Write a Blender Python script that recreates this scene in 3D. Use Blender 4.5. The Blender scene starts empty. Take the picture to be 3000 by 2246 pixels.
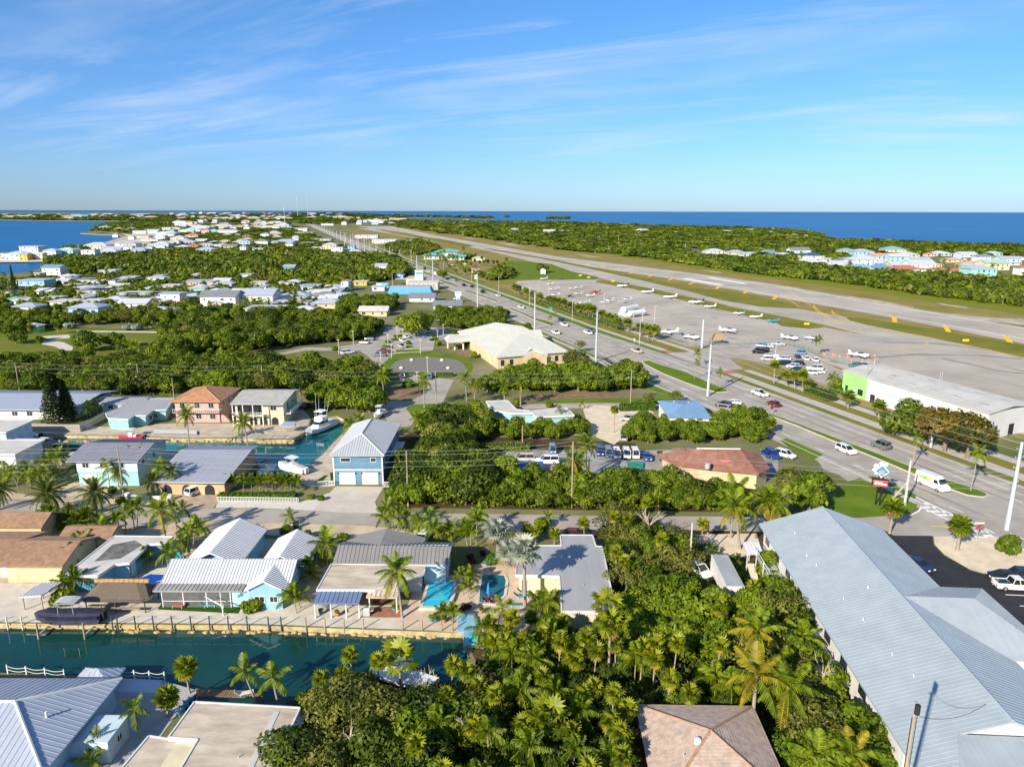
import bpy, math, random
import numpy as np
from mathutils import Vector, Matrix
from mathutils.geometry import tessellate_polygon
random.seed(7); RNG = np.random.default_rng(7)
SC = bpy.context.scene; COL = SC.collection
# ------------------------------------------------------------------ camera
F_PX, CAM_H, HORIZON = 2080.0, 55.0, 617.0
PITCH = math.atan((1123 - HORIZON) / F_PX); ROLL = math.radians(.13)
cam = bpy.data.cameras.new('camera'); cam_o = bpy.data.objects.new('camera', cam); COL.objects.link(cam_o)
cam.sensor_width = 36.0; cam.lens = 36.0 * F_PX / 3000; cam.clip_start = 1.0; cam.clip_end = 120000
cam_o.matrix_world = Matrix.Translation((0, 0, CAM_H)) @ Matrix.Rotation(math.pi/2 - PITCH, 4, 'X') @ Matrix.Rotation(ROLL, 4, 'Z')
SC.camera = cam_o
# ------------------------------------------------------------------ sky and sun
SUN_EL, SUN_DIR = math.radians(27), Vector((-.6, -.8, 0))          # the sun stands low behind the viewer, to the left
w = bpy.data.worlds.new('World'); SC.world = w; w.use_nodes = True
nt = w.node_tree; bgn = nt.nodes['Background']
sky = nt.nodes.new('ShaderNodeTexSky'); sky.sky_type = 'NISHITA'; sky.sun_disc = False
sky.sun_elevation = SUN_EL; sky.sun_rotation = math.atan2(SUN_DIR.x, SUN_DIR.y)
sky.altitude = 0; sky.air_density = 1.0; sky.dust_density = .25; sky.ozone_density = 2.2
def wn(t, **k):
    n = nt.nodes.new(t)
    for a, b in k.items(): setattr(n, a, b)
    return n
tc = wn('ShaderNodeTexCoord'); sep = wn('ShaderNodeSeparateXYZ'); nt.links.new(tc.outputs['Generated'], sep.inputs[0])
# cirrus: noise laid out on a high flat layer, streaked along one axis
mx = wn('ShaderNodeMath', operation='MAXIMUM'); nt.links.new(sep.outputs[2], mx.inputs[0]); mx.inputs[1].default_value = .03
add = wn('ShaderNodeMath', operation='ADD'); nt.links.new(mx.outputs[0], add.inputs[0]); add.inputs[1].default_value = .11
dvx = wn('ShaderNodeMath', operation='DIVIDE'); nt.links.new(sep.outputs[0], dvx.inputs[0]); nt.links.new(add.outputs[0], dvx.inputs[1])
dvy = wn('ShaderNodeMath', operation='DIVIDE'); nt.links.new(sep.outputs[1], dvy.inputs[0]); nt.links.new(add.outputs[0], dvy.inputs[1])
cmb = wn('ShaderNodeCombineXYZ'); nt.links.new(dvx.outputs[0], cmb.inputs[0]); nt.links.new(dvy.outputs[0], cmb.inputs[1])
mp = wn('ShaderNodeMapping'); nt.links.new(cmb.outputs[0], mp.inputs[0])
mp.vector_type = 'TEXTURE'; mp.inputs['Rotation'].default_value = (0, 0, math.radians(-24)); mp.inputs['Scale'].default_value = (2.3, .62, 1); mp.inputs['Location'].default_value = (3.1, 1.9, 0)
n1 = wn('ShaderNodeTexNoise'); nt.links.new(mp.outputs[0], n1.inputs['Vector']); n1.inputs['Scale'].default_value = 1.15; n1.inputs['Detail'].default_value = 9; n1.inputs['Roughness'].default_value = .62; n1.inputs['Distortion'].default_value = .9
n2 = wn('ShaderNodeTexNoise'); nt.links.new(cmb.outputs[0], n2.inputs['Vector']); n2.inputs['Scale'].default_value = .55; n2.inputs['Detail'].default_value = 3
r1 = wn('ShaderNodeMapRange'); nt.links.new(n1.outputs[0], r1.inputs[0]); r1.inputs[1].default_value = .44; r1.inputs[2].default_value = .74
r2 = wn('ShaderNodeMapRange'); nt.links.new(n2.outputs[0], r2.inputs[0]); r2.inputs[1].default_value = .34; r2.inputs[2].default_value = .62
mul = wn('ShaderNodeMath', operation='MULTIPLY'); nt.links.new(r1.outputs[0], mul.inputs[0]); nt.links.new(r2.outputs[0], mul.inputs[1])
mul2 = wn('ShaderNodeMath', operation='MULTIPLY'); nt.links.new(mul.outputs[0], mul2.inputs[0]); zf = wn('ShaderNodeMapRange'); nt.links.new(sep.outputs[2], zf.inputs[0]); zf.inputs[1].default_value = .035; zf.inputs[2].default_value = .13; zf.inputs[4].default_value = .85; nt.links.new(zf.outputs[0], mul2.inputs[1])
tint = wn('ShaderNodeMix', data_type='RGBA', blend_type='MULTIPLY'); tint.inputs[0].default_value = 1.0; nt.links.new(sky.outputs[0], tint.inputs[6]); 
zr = wn('ShaderNodeMapRange'); nt.links.new(sep.outputs[2], zr.inputs[0]); zr.inputs[1].default_value = 0.0; zr.inputs[2].default_value = .34
tn = wn('ShaderNodeMix', data_type='RGBA'); nt.links.new(zr.outputs[0], tn.inputs[0]); tn.inputs[6].default_value = (.35, .51, .88, 1); tn.inputs[7].default_value = (.34, .635, .88, 1); nt.links.new(tn.outputs[2], tint.inputs[7])
cl = wn('ShaderNodeMix', data_type='RGBA'); nt.links.new(mul2.outputs[0], cl.inputs[0]); nt.links.new(tint.outputs[2], cl.inputs[6]); cl.inputs[7].default_value = (4.4, 4.9, 5.7, 1)
nt.links.new(cl.outputs[2], bgn.inputs[0]); bgn.inputs[1].default_value = .112
sun = bpy.data.lights.new('sun', 'SUN'); sun.energy = 5.0; sun.angle = math.radians(.53); sun.color = (1.0, .90, .74)
sun_o = bpy.data.objects.new('sun', sun); COL.objects.link(sun_o); sun_o.location = (-300, -400, 300)
sd = Vector((SUN_DIR.x*math.cos(SUN_EL), SUN_DIR.y*math.cos(SUN_EL), math.sin(SUN_EL)))
sun_o.rotation_euler = sd.to_track_quat('Z', 'Y').to_euler()
vs = SC.view_settings; vs.view_transform = 'Standard'; vs.look = 'None'; vs.exposure = 0.7; vs.gamma = 1
try:
    SC.cycles.max_bounces = 6; SC.cycles.diffuse_bounces = 2; SC.cycles.glossy_bounces = 2; SC.cycles.transmission_bounces = 2; SC.cycles.transparent_max_bounces = 4
    SC.cycles.sample_clamp_indirect = 4
except Exception: pass
# ------------------------------------------------------------------ survey: where a point of the photograph lies on the ground
CR = {'A':(0,550,2.212),'B':(1000,550,2.212),'C':(2000,550,2.212),'D':(0,1050,2.9493),'E':(750,1050,2.9493),'F':(1500,1050,2.9493),'H':(2250,1050,2.9493),
 'I':(0,1450,2.9493),'J':(750,1450,2.9493),'K':(1500,1450,2.9493),'L':(2250,1450,2.9493),'M':(0,1820,2.9493),'N':(750,1820,2.9493),'O':(1500,1820,2.9493),
 'P':(2250,1820,2.9493),'Q':(800,900,3.16),'R':(2200,950,4.424),'S':(0,900,2.765),'T':(0,600,4.424),'U':(500,600,4.424),'V':(0,780,4.424),'W':(500,780,4.424),
 'X':(1000,680,4.424),'Y':(1500,780,3.687),'Z':(2300,700,3.16),'G':(0,0,.73733)}
CP, SP, CRL, SRL = math.cos(PITCH), math.sin(PITCH), math.cos(ROLL), math.sin(ROLL)
def _dir(c, x, y):
    ox, oy, s = CR[c]; u = (ox + x/s - 1500)/F_PX; v = (1123 - (oy + y/s))/F_PX
    u, v = u*CRL - v*SRL, u*SRL + v*CRL
    return u, CP + v*SP, -SP + v*CP
def p(c, x, y, z=0.0):
    u, dy, dz = _dir(c, x, y); t = (z - CAM_H)/min(dz, -1e-4)
    return (u*t, dy*t, z)
def top_of(c, x, y, base):
    u, dy, dz = _dir(c, x, y); return CAM_H + dz*base[1]/dy
def pp(c, pts, z=0.0):
    return [p(c, *q) if len(q) == 3 else p(c, q[0], q[1], z) for q in pts]
def ray(c, x, dist):      # ground point at a known distance, on the bearing of picture column x
    ox, oy, s = CR[c]; u = (ox + x/s - 1500)/F_PX; return (u*dist, dist, 0.0)
# ------------------------------------------------------------------ materials
MATS = {}
def mat(key, col, rough=.6, var=.10, scale=1.2, metal=0.0, spec=.4, bump=0.0, bscale=20.0, col2=None, coord='Object', rnd=0.0, stretch=None):
    if key in MATS: return MATS[key]
    m = bpy.data.materials.new(key); m.use_nodes = True; t = m.node_tree; b = t.nodes['Principled BSDF']
    N = lambda ty: t.nodes.new(ty)
    b.inputs['Roughness'].default_value = rough; b.inputs['Metallic'].default_value = metal; b.inputs['Specular IOR Level'].default_value = spec
    c = Vector(col[:3])
    tc = N('ShaderNodeTexCoord'); src = tc.outputs[coord]
    if stretch:
        mpn = N('ShaderNodeMapping'); mpn.inputs['Scale'].default_value = stretch; t.links.new(src, mpn.inputs[0]); src = mpn.outputs[0]
    out = None
    if var > 0 or col2 is not None:
        nz = N('ShaderNodeTexNoise'); nz.inputs['Scale'].default_value = scale; nz.inputs['Detail'].default_value = 6; nz.inputs['Roughness'].default_value = .62
        t.links.new(src, nz.inputs['Vector'])
        rp = N('ShaderNodeValToRGB'); t.links.new(nz.outputs[0], rp.inputs[0])
        a = tuple(max(0, x*(1-var)) for x in c); bb = tuple(min(1, x*(1+var)) for x in c) if col2 is None else tuple(col2[:3])
        rp.color_ramp.elements[0].position = .34; rp.color_ramp.elements[1].position = .66
        rp.color_ramp.elements[0].color = (*(a if col2 is None else tuple(c)), 1); rp.color_ramp.elements[1].color = (*bb, 1)
        out = rp.outputs[0]
    if rnd > 0:
        oi = N('ShaderNodeObjectInfo'); mr = N('ShaderNodeMapRange'); t.links.new(oi.outputs['Random'], mr.inputs[0]); mr.inputs[3].default_value = 1-rnd; mr.inputs[4].default_value = 1+rnd
        mm = N('ShaderNodeMix'); mm.data_type = 'RGBA'; mm.blend_type = 'MULTIPLY'; mm.inputs[0].default_value = 1
        if out is None: mm.inputs[6].default_value = (*c, 1)
        else: t.links.new(out, mm.inputs[6])
        t.links.new(mr.outputs[0], mm.inputs[7]); out = mm.outputs[2]
    if out is None: b.inputs['Base Color'].default_value = (*c, 1)
    else: t.links.new(out, b.inputs['Base Color'])
    if bump > 0:
        bz = N('ShaderNodeTexNoise'); bz.inputs['Scale'].default_value = bscale; bz.inputs['Detail'].default_value = 4; t.links.new(src, bz.inputs['Vector'])
        bn = N('ShaderNodeBump'); bn.inputs['Strength'].default_value = min(1, bump); bn.inputs['Distance'].default_value = .1; t.links.new(bz.outputs[0], bn.inputs['Height']); t.links.new(bn.outputs[0], b.inputs['Normal'])
    MATS[key] = m; return m
def leafmat(key, c1, c2, trans=.38, rnd=.25):
    """foliage: leaf colour runs from c1 to c2 by a value stored on each leaf, shifted a little from plant to plant"""
    m = bpy.data.materials.new(key); m.use_nodes = True; t = m.node_tree; t.nodes.clear(); N = lambda ty: t.nodes.new(ty)
    at = N('ShaderNodeAttribute'); at.attribute_name = 'tone'
    oi = N('ShaderNodeObjectInfo'); ma = N('ShaderNodeMath'); ma.operation = 'MULTIPLY_ADD'; t.links.new(oi.outputs['Random'], ma.inputs[0]); ma.inputs[1].default_value = rnd*2; ma.inputs[2].default_value = -rnd
    ad = N('ShaderNodeMath'); ad.operation = 'ADD'; ad.use_clamp = True; t.links.new(at.outputs['Fac'], ad.inputs[0]); t.links.new(ma.outputs[0], ad.inputs[1])
    mx = N('ShaderNodeMix'); mx.data_type = 'RGBA'; t.links.new(ad.outputs[0], mx.inputs[0]); mx.inputs[6].default_value = (*c1, 1); mx.inputs[7].default_value = (*c2, 1)
    d = N('ShaderNodeBsdfDiffuse'); tr = N('ShaderNodeBsdfTranslucent'); t.links.new(mx.outputs[2], d.inputs[0]); t.links.new(mx.outputs[2], tr.inputs[0])
    g = N('ShaderNodeBsdfGlossy'); g.inputs['Roughness'].default_value = .45; g.inputs['Color'].default_value = (.9, .9, .8, 1)
    s1 = N('ShaderNodeMixShader'); s1.inputs[0].default_value = trans; t.links.new(d.outputs[0], s1.inputs[1]); t.links.new(tr.outputs[0], s1.inputs[2])
    s2 = N('ShaderNodeMixShader'); s2.inputs[0].default_value = .012; t.links.new(s1.outputs[0], s2.inputs[1]); t.links.new(g.outputs[0], s2.inputs[2])
    o = N('ShaderNodeOutputMaterial'); t.links.new(s2.outputs[0], o.inputs[0]); MATS[key] = m; return m
# ------------------------------------------------------------------ mesh building
class MB:
    def __init__(s): s.v = []; s.f = []; s.mi = []; s.tone = None
    def add(s, vs, fs, mi=0):
        o = len(s.v); s.v += [tuple(q) for q in vs]; s.f += [tuple(i+o for i in f) for f in fs]; s.mi += [mi]*len(fs); return s
    def face(s, pts, mi=0): return s.add(pts, [tuple(range(len(pts)))], mi)
    def box(s, x0, x1, y0, y1, z0, z1, mi=0):
        return s.add([(x0,y0,z0),(x1,y0,z0),(x1,y1,z0),(x0,y1,z0),(x0,y0,z1),(x1,y0,z1),(x1,y1,z1),(x0,y1,z1)],
                     [(0,3,2,1),(4,5,6,7),(0,1,5,4),(1,2,6,5),(2,3,7,6),(3,0,4,7)], mi)
    def obox(s, c, ux, hx, hy, z0, z1, mi=0):       # box turned about z: centre, unit axis, half sizes
        ux = Vector((ux[0], ux[1])).normalized(); uy = Vector((-ux.y, ux.x)); q = []
        for z in (z0, z1):
            for a, b in ((-1,-1),(1,-1),(1,1),(-1,1)):
                e = Vector(c[:2]) + ux*hx*a + uy*hy*b; q.append((e.x, e.y, z))
        return s.add(q, [(0,3,2,1),(4,5,6,7),(0,1,5,4),(1,2,6,5),(2,3,7,6),(3,0,4,7)], mi)
    def prism(s, poly, z0, z1, mi=0, top=True, bottom=False):
        n = len(poly); P2 = ccw([(q[0], q[1]) for q in poly])
        vs = [(x, y, z0) for x, y in P2] + [(x, y, z1) for x, y in P2]
        fs = [(i, (i+1) % n, (i+1) % n + n, i+n) for i in range(n)]
        tris = tess(P2)
        if top: fs += [tuple(i+n for i in t) for t in tris]
        if bottom: fs += [tuple(reversed(t)) for t in tris]
        return s.add(vs, fs, mi)
    def sheet(s, poly, z, mi=0):
        P2 = ccw([(q[0], q[1]) for q in poly]); return s.add([(x, y, z) for x, y in P2], tess(P2), mi)
    def slab(s, pts, th, mi=0):      # a thick plate: polygon in space given a depth downwards
        n = len(pts); a = [Vector(q) for q in pts]
        return s.add(a + [q - Vector((0, 0, th)) for q in a], [tuple(range(n)), tuple(reversed(range(n, 2*n)))] + [((i+1) % n, i, i+n, (i+1) % n + n) for i in range(n)], mi)
    def tube(s, a, b, r0, r1=None, n=6, mi=0, cap=True):
        r1 = r0 if r1 is None else r1; a, b = Vector(a), Vector(b); d = (b-a).normalized()
        u = d.orthogonal().normalized(); v = d.cross(u); vs = []
        for q, r in ((a, r0), (b, r1)): vs += [q + u*(r*math.cos(t)) + v*(r*math.sin(t)) for t in (2*math.pi*i/n for i in range(n))]
        fs = [(i, (i+1) % n, (i+1) % n + n, i+n) for i in range(n)]
        if cap: fs += [tuple(reversed(range(n))), tuple(range(n, 2*n))]
        return s.add(vs, fs, mi)
    def path(s, pts, rs, n=6, mi=0):
        pts = [Vector(q) for q in pts]; rs = rs if hasattr(rs, '__len__') else [rs]*len(pts); vs = []; u = None
        for i, q in enumerate(pts):
            d = (pts[min(i+1, len(pts)-1)] - pts[max(i-1, 0)]).normalized()
            u = d.orthogonal().normalized() if u is None else (u - d*u.dot(d)).normalized()
            v = d.cross(u); vs += [q + u*(rs[i]*math.cos(t)) + v*(rs[i]*math.sin(t)) for t in (2*math.pi*k/n for k in range(n))]
        fs = [(j*n+i, j*n+(i+1) % n, (j+1)*n+(i+1) % n, (j+1)*n+i) for j in range(len(pts)-1) for i in range(n)]
        fs += [tuple(reversed(range(n))), tuple(range((len(pts)-1)*n, len(pts)*n))]
        return s.add(vs, fs, mi)
    def loft(s, rings, mi=0, close=True, caps=True):
        n = len(rings[0]); vs = [q for r in rings for q in r]; m = n if close else n-1
        fs = [(j*n+i, j*n+(i+1) % n, (j+1)*n+(i+1) % n, (j+1)*n+i) for j in range(len(rings)-1) for i in range(m)]
        if caps: fs += [tuple(reversed(range(n))), tuple(range((len(rings)-1)*n, len(rings)*n))]
        return s.add(vs, fs, mi)
    def mesh(s, name, mats, org=(0,0,0), smooth=False, tone=None):
        me = bpy.data.meshes.new(name); o = Vector(org)
        me.from_pydata([tuple(Vector(q)-o) for q in s.v] if o.length > 0 else s.v, [], s.f)
        for m in (mats if isinstance(mats, (list, tuple)) else [mats]): me.materials.append(m)
        if any(s.mi): me.polygons.foreach_set('material_index', s.mi)
        if smooth: me.polygons.foreach_set('use_smooth', [True]*len(me.polygons))
        if tone is not None:
            at = me.attributes.new('tone', 'FLOAT', 'FACE'); at.data.foreach_set('value', np.asarray(tone, dtype=np.float32))
        me.update(); return me
    def build(s, name, mats, parent=None, org=None, **k):
        if org is None: org = tuple(parent['_o']) if parent is not None and '_o' in parent.keys() else (0,0,0)
        return link(name, s.mesh(name, mats, org, **k), parent)
def ccw(P2):
    a = sum(P2[i][0]*P2[(i+1) % len(P2)][1] - P2[(i+1) % len(P2)][0]*P2[i][1] for i in range(len(P2)))
    return P2 if a > 0 else P2[::-1]
def tess(P2):
    if len(P2) == 3: return [(0,1,2)]
    out = []
    for t in tessellate_polygon([[Vector((x, y, 0)) for x, y in P2]]):
        a, b, c = (P2[i] for i in t)
        out.append(t if (b[0]-a[0])*(c[1]-a[1]) - (b[1]-a[1])*(c[0]-a[0]) > 0 else (t[0], t[2], t[1]))
    return out
def link(name, me, parent=None, loc=None, rz=None, sc=None):
    o = bpy.data.objects.new(name, me); COL.objects.link(o)
    if parent is not None: o.parent = parent
    if loc is not None: o.location = loc
    if rz is not None: o.rotation_euler = (0, 0, rz)
    if sc is not None: o.scale = (sc,)*3 if not hasattr(sc, '__len__') else sc
    return o
def tag(o, label, cat, group=None, kind=None):
    o['label'] = label; o['category'] = cat
    if group: o['group'] = group
    if kind: o['kind'] = kind
    return o
def thing(name, label, cat, loc=(0,0,0), rz=0, group=None, sc=1):
    o = link(name, None, None, loc, rz, sc); o.empty_display_size = .3; o['_o'] = tuple(loc) if rz == 0 and sc == 1 else (0,0,0); return tag(o, label, cat, group)
def struct(name, mb, m, parent=None, **k):
    o = mb.build(name, m, parent, **k)
    if parent is None: o['kind'] = 'structure'
    return o
def inpoly(x, y, P2):
    c = False; j = len(P2)-1
    for i in range(len(P2)):
        xi, yi = P2[i][:2]; xj, yj = P2[j][:2]
        if (yi > y) != (yj > y) and x < (xj-xi)*(y-yi)/(yj-yi) + xi: c = not c
        j = i
    return c
def clip_half(poly, n, d):      # keep the part of a 3-D polygon where n.q <= d
    out = []
    for i in range(len(poly)):
        a, b = poly[i], poly[(i+1) % len(poly)]; da, db = n.dot(a)-d, n.dot(b)-d
        if da <= 0: out.append(a)
        if (da < 0 < db) or (db < 0 < da): out.append(a + (b-a)*(da/(da-db)))
    return out
# ------------------------------------------------------------------ the setting: water, land, roads, lawns
def watermat(key, col, spec, rough, scale, bump, col2=None, vs=.004, stretch=(1,1,1)):
    m = mat(key, col, rough, 0 if col2 is None else .1, vs, spec=spec, col2=col2, stretch=stretch)
    t = m.node_tree; b = t.nodes['Principled BSDF']; tc = t.nodes.new('ShaderNodeTexCoord')
    nz = t.nodes.new('ShaderNodeTexNoise'); nz.inputs['Scale'].default_value = scale; nz.inputs['Detail'].default_value = 3; t.links.new(tc.outputs['Object'], nz.inputs['Vector'])
    bn = t.nodes.new('ShaderNodeBump'); bn.inputs['Strength'].default_value = bump; bn.inputs['Distance'].default_value = .3; t.links.new(nz.outputs[0], bn.inputs['Height']); t.links.new(bn.outputs[0], b.inputs['Normal'])
    return m
R = 60000
o = struct('sea', MB().face([(-R,-3000,-.9),(R,-3000,-.9),(R,R,-.9),(-R,R,-.9)]), watermat('sea_water', (.002,.088,.25), .03, .35, .05, .25, (.005,.125,.31), .0016, (1,.35,1)))
G_ = lambda *a: p(*a)[:2]
outer = [(-1500,-150),(2600,-150),(2600,700),(1700,950)] + [G_('C',x,y) for x,y in [(2212,374),(1700,364),(1400,345),(1000,338),(905,327),(875,303),(700,268),(400,257),(100,247)]] \
  + [G_('B',x,y) for x,y in [(2000,238),(1700,228),(1400,219),(1000,217),(560,212),(400,205)]] + [ray('B',330,5600)[:2], ray('B',310,9000)[:2], ray('B',200,14000)[:2], (-4000,15000), (-14000,13500)] \
  + [G_('A',x,y) for x,y in [(-500,207),(0,208),(320,213),(700,215),(1060,221),(1000,229),(700,247),(625,264),(600,284),(520,290),(520,296),(640,303),(770,308),(850,327),(868,346),(760,349),(735,357),(560,374),(480,387),(250,408),(0,417),(-300,428),(-300,473),(0,476),(320,476),(325,492),(280,520),(180,545),(0,566),(-200,592)]] + [(-900,420),(-1500,380)]
canal1 = [(-250,87.6),(-69.9,86.6),(-34.9,86.3),(-18.8,85.3),(-6.4,84.6),(-5.6,80),(-4.5,75),(-9,72.2),(-17,70.6),(-21,69.0),(-38,69.0),(-39.5,73.4),(-47.5,75.0),(-62,76.0),(-250,77.5)]
canal2 = [(-300,180)] + [G_('D',x,y) for x,y in [(-300,560),(0,612),(350,655),(700,665),(1000,668),(1500,690),(1750,690),(2212,690)]] + [G_('E',x,y) for x,y in [(330,692),(450,610),(480,520),(700,497),(770,530),(745,640),(660,725),(560,835),(450,920),(330,985),(100,1040)]] + [G_('D',x,y) for x,y in [(2170,815),(1600,800),(700,800),(480,800),(430,850),(100,850),(0,800),(-300,800)]] + [(-300,150)]
def land_mesh():
    loops = [ccw(outer), ccw(canal1)[::-1], ccw(canal2)[::-1]]; flat = [q for l in loops for q in l]; mb = MB()
    tr = []
    for t in tessellate_polygon([[Vector((x,y,0)) for x,y in l] for l in loops]):
        a, b, c = (flat[i] for i in t); tr.append(t if (b[0]-a[0])*(c[1]-a[1])-(b[1]-a[1])*(c[0]-a[0]) > 0 else (t[0],t[2],t[1]))
    mb.add([(x,y,0) for x,y in flat], tr)
    for l in loops:
        n = len(l); mb.add([(x,y,0) for x,y in l]+[(x,y,-2.5) for x,y in l], [((i+1)%n, i, i+n, (i+1)%n+n) for i in range(n)], 1)
    return mb
SAND = (.52,.44,.33)
m_land = mat('island_ground', (.24,.215,.12), .95, 0, .035, col2=(.10,.125,.03), spec=.1, bump=.5, bscale=3)
m_wall = mat('weathered_seawall', (.42,.34,.20), .9, .35, .8)
struct('ground', land_mesh(), [m_land, m_wall])
# water of the two canals: clear and green over a pale bed, darker in the deep
m_canal = watermat('canal_water', (.004,.034,.030), .5, .04, .6, .06, (.009,.062,.054), .06)
m_canal2 = watermat('inner_canal_water', (.002,.085,.095), .45, .05, .6, .06, (.006,.15,.15), .05)
struct('canal_water', MB().sheet(canal1, -.75), m_canal); struct('canal_water', MB().sheet(canal2, -.75), m_canal2)
# sheets of surfacing, each a little above the one below
asphalt = mat('worn_road_asphalt', (.37,.335,.29), .9, .18, .12, spec=.2, bump=.2, bscale=8, stretch=(1,1,1))
apronm = mat('pale_apron_asphalt', (.41,.368,.31), .92, .18, .03, spec=.15, bump=.15, bscale=6)
blackt = mat('fresh_black_asphalt', (.028,.028,.032), .75, .25, .25, spec=.3, bump=.2, bscale=10)
concrete = mat('pale_concrete', (.56,.51,.43), .9, .12, .5, spec=.2)
pathm = mat('path_concrete', (.44,.41,.385), .9, .1, .4, spec=.2)
sand = mat('pale_coral_sand', (.64,.54,.40), .97, .14, .35, spec=.05, bump=.5, bscale=4)
yardm = mat('sandy_yard', (.50,.41,.29), .97, .22, .25, spec=.05, bump=.5, bscale=3)
pinkpave = mat('warm_paver_terrace', (.55,.43,.32), .9, .15, .8, spec=.1)
gravelm = mat('grey_gravel', (.20,.19,.175), .97, .2, 1.5, spec=.1, bump=.8, bscale=6)
whgravel = mat('white_gravel', (.60,.57,.52), .97, .15, 2, spec=.1, bump=.8, bscale=8)
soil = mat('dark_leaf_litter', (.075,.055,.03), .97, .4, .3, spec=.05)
mulch = mat('brown_mulch', (.24,.15,.10), .97, .25, .5, spec=.05)
grass = mat('mown_grass', (.085,.150,.010), .95, .0, .15, spec=.08, bump=.6, bscale=6, col2=(.14,.195,.02))
grass2 = mat('rough_grass', (.125,.155,.014), .95, 0, .06, spec=.06, bump=.7, bscale=4, col2=(.23,.19,.045))
drygrass = mat('dry_field_grass', (.20,.175,.035), .97, 0, .035, spec=.05, bump=.8, bscale=2, col2=(.29,.225,.09))
turf = mat('artificial_turf', (.03,.085,.012), .95, .15, 1, spec=.05)
whitep = mat('white_road_paint', (.80,.79,.75), .7, .05, 2); yellowp = mat('yellow_road_paint', (.78,.50,.015), .7, .08, 2); bluep = mat('blue_road_paint', (.10,.32,.55), .7, .05, 2); redp = mat('red_brick_paving', (.42,.17,.12), .9, .15, 2)
HB, HD, HN = (77.5,128.8), (-.3085,.9512), (.9512,.3085)
def hw(s, o): return (HB[0]+HD[0]*s+HN[0]*o, HB[1]+HD[1]*s+HN[1]*o)
def surf(name, poly, z, m): return struct(name, MB().sheet(poly, z), m)
def curbed(name, poly, z0, h, m, edge=None):       # a raised island with a pale kerb round it
    c = MB(); P2 = ccw([(q[0],q[1]) for q in poly]); n = len(P2); cx = sum(q[0] for q in P2)/n; cy = sum(q[1] for q in P2)/n
    ins = []
    for i in range(n):
        a, b, d = Vector(P2[i-1]), Vector(P2[i]), Vector(P2[(i+1)%n]); t = ((b-a).normalized()+(d-b).normalized())
        t = t.normalized() if t.length > 1e-6 else (b-a).normalized(); q = b + Vector((-t.y, t.x))*.28; ins.append((q.x,q.y))
    c.add([(x,y,z0) for x,y in P2]+[(x,y,z0+h) for x,y in P2]+[(x,y,z0+h) for x,y in ins], [(i,(i+1)%n,(i+1)%n+n,i+n) for i in range(n)]+[(i+n,(i+1)%n+n,(i+1)%n+2*n,i+2*n) for i in range(n)])
    o = struct(name, MB().sheet(ins, z0+h-.02), m); k = c.build('kerb', edge or concrete, o); return o
# -- roads
surf('highway', [hw(-90,-1), hw(30,-.5), hw(90,1), hw(170,.5), hw(260,0), hw(4200,0), hw(4200,24), hw(260,24.5), hw(215,24.5), hw(170,27.5), hw(110,30), hw(-90,30)], .04, asphalt)
st_top = [p('D',-500,1200),p('D',0,1222),p('D',1000,1262),p('D',1840,1292),p('J',0,118),p('J',1060,150),p('K',0,166),p('K',690,180),p('L',-400,185),p('L',300,192),p('L',800,196),p('L',1240,165),p('L',1310,120),p('H',1290,1245)]
st_bot = [hw(-40,3),p('L',2000,360),p('L',1960,362),p('L',1430,358),p('L',1000,345),p('K',1500,300),p('K',690,320),p('K',0,300),p('J',1060,268),p('J',0,238),p('I',1700,225),p('I',1000,300),p('I',0,290),p('I',-500,270)]
surf('street', st_top + st_bot, .03, asphalt)
surf('side_road', pp('F',[(60,395),(560,385),(1130,385),(1400,365),(1520,330),(1500,310),(1560,330),(1450,420),(1130,415),(560,430),(60,440)]), .03, asphalt)
# -- airfield
air = [hw(20,62), hw(60,44.5), hw(95,42), hw(140,43), hw(200,43), hw(290,40), hw(420,40), hw(800,60), hw(2100,70), hw(2150,190)] + [p('B',480,268), p('B',1000,335), p('B',1500,410), p('C',0,485), p('C',900,600), p('C',1700,712), p('C',2212,772)] + [(420,330),(330,110),(200,60)]
surf('airfield_grass', air, .02, drygrass)
surf('runway', [p('C',2400,1045),p('C',2212,1010),p('C',1400,850),p('C',840,752),p('C',0,602),p('B',1000,421),p('B',420,292),p('B',100,250),p('B',330,250),p('B',620,310),p('B',1400,446),p('C',0,545),p('C',600,625),p('C',1400,765),p('C',2212,905),p('C',2400,938)], .035, apronm)
surf('taxiway', [p('C',2400,1150),p('C',1900,1030),p('C',1500,952),p('C',1100,865),p('C',1060,838),p('C',780,790),p('C',740,783),p('C',500,772),p('C',0,662),p('B',2000,600),p('B',1300,462),p('B',900,393),p('B',330,296),p('B',200,262),p('B',100,262),p('B',500,330),p('B',900,395),p('Y',430,5),p('Y',960,130),p('Y',1100,160),p('Y',2212,392),p('C',300,765),p('C',920,888),p('C',1200,960),p('C',2400,1230)], .03, apronm)
ap = pp('Y',[(0,215),(60,160),(300,150),(900,140),(960,128),(895,170),(1000,190),(1300,245),(1700,335),(2050,420),(2212,470)]) + pp('C',[(300,802),(420,832),(600,872),(640,897),(820,915),(920,905),(1200,960),(1600,1040),(2400,1240)]) + [(330,110),(215,60),hw(20,66),hw(35,60)] + pp('R',[(1150,560),(900,470),(760,400),(560,310),(420,262),(0,265)]) + pp('Y',[(1900,870),(1600,760),(1250,620),(700,440),(300,320)])
surf('apron', ap, .045, apronm)
surf('bright_verge', pp('C',[(-600,395),(0,478),(500,555),(900,592),(1300,648),(1700,705),(2400,790),(2400,845),(1700,755),(1300,690),(900,632),(500,580),(0,508),(-600,415)]), .03, mat('lush_grass', (.145,.19,.014), .95, 0, .1, col2=(.20,.20,.035), spec=.05, bump=.7, bscale=4))
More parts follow.
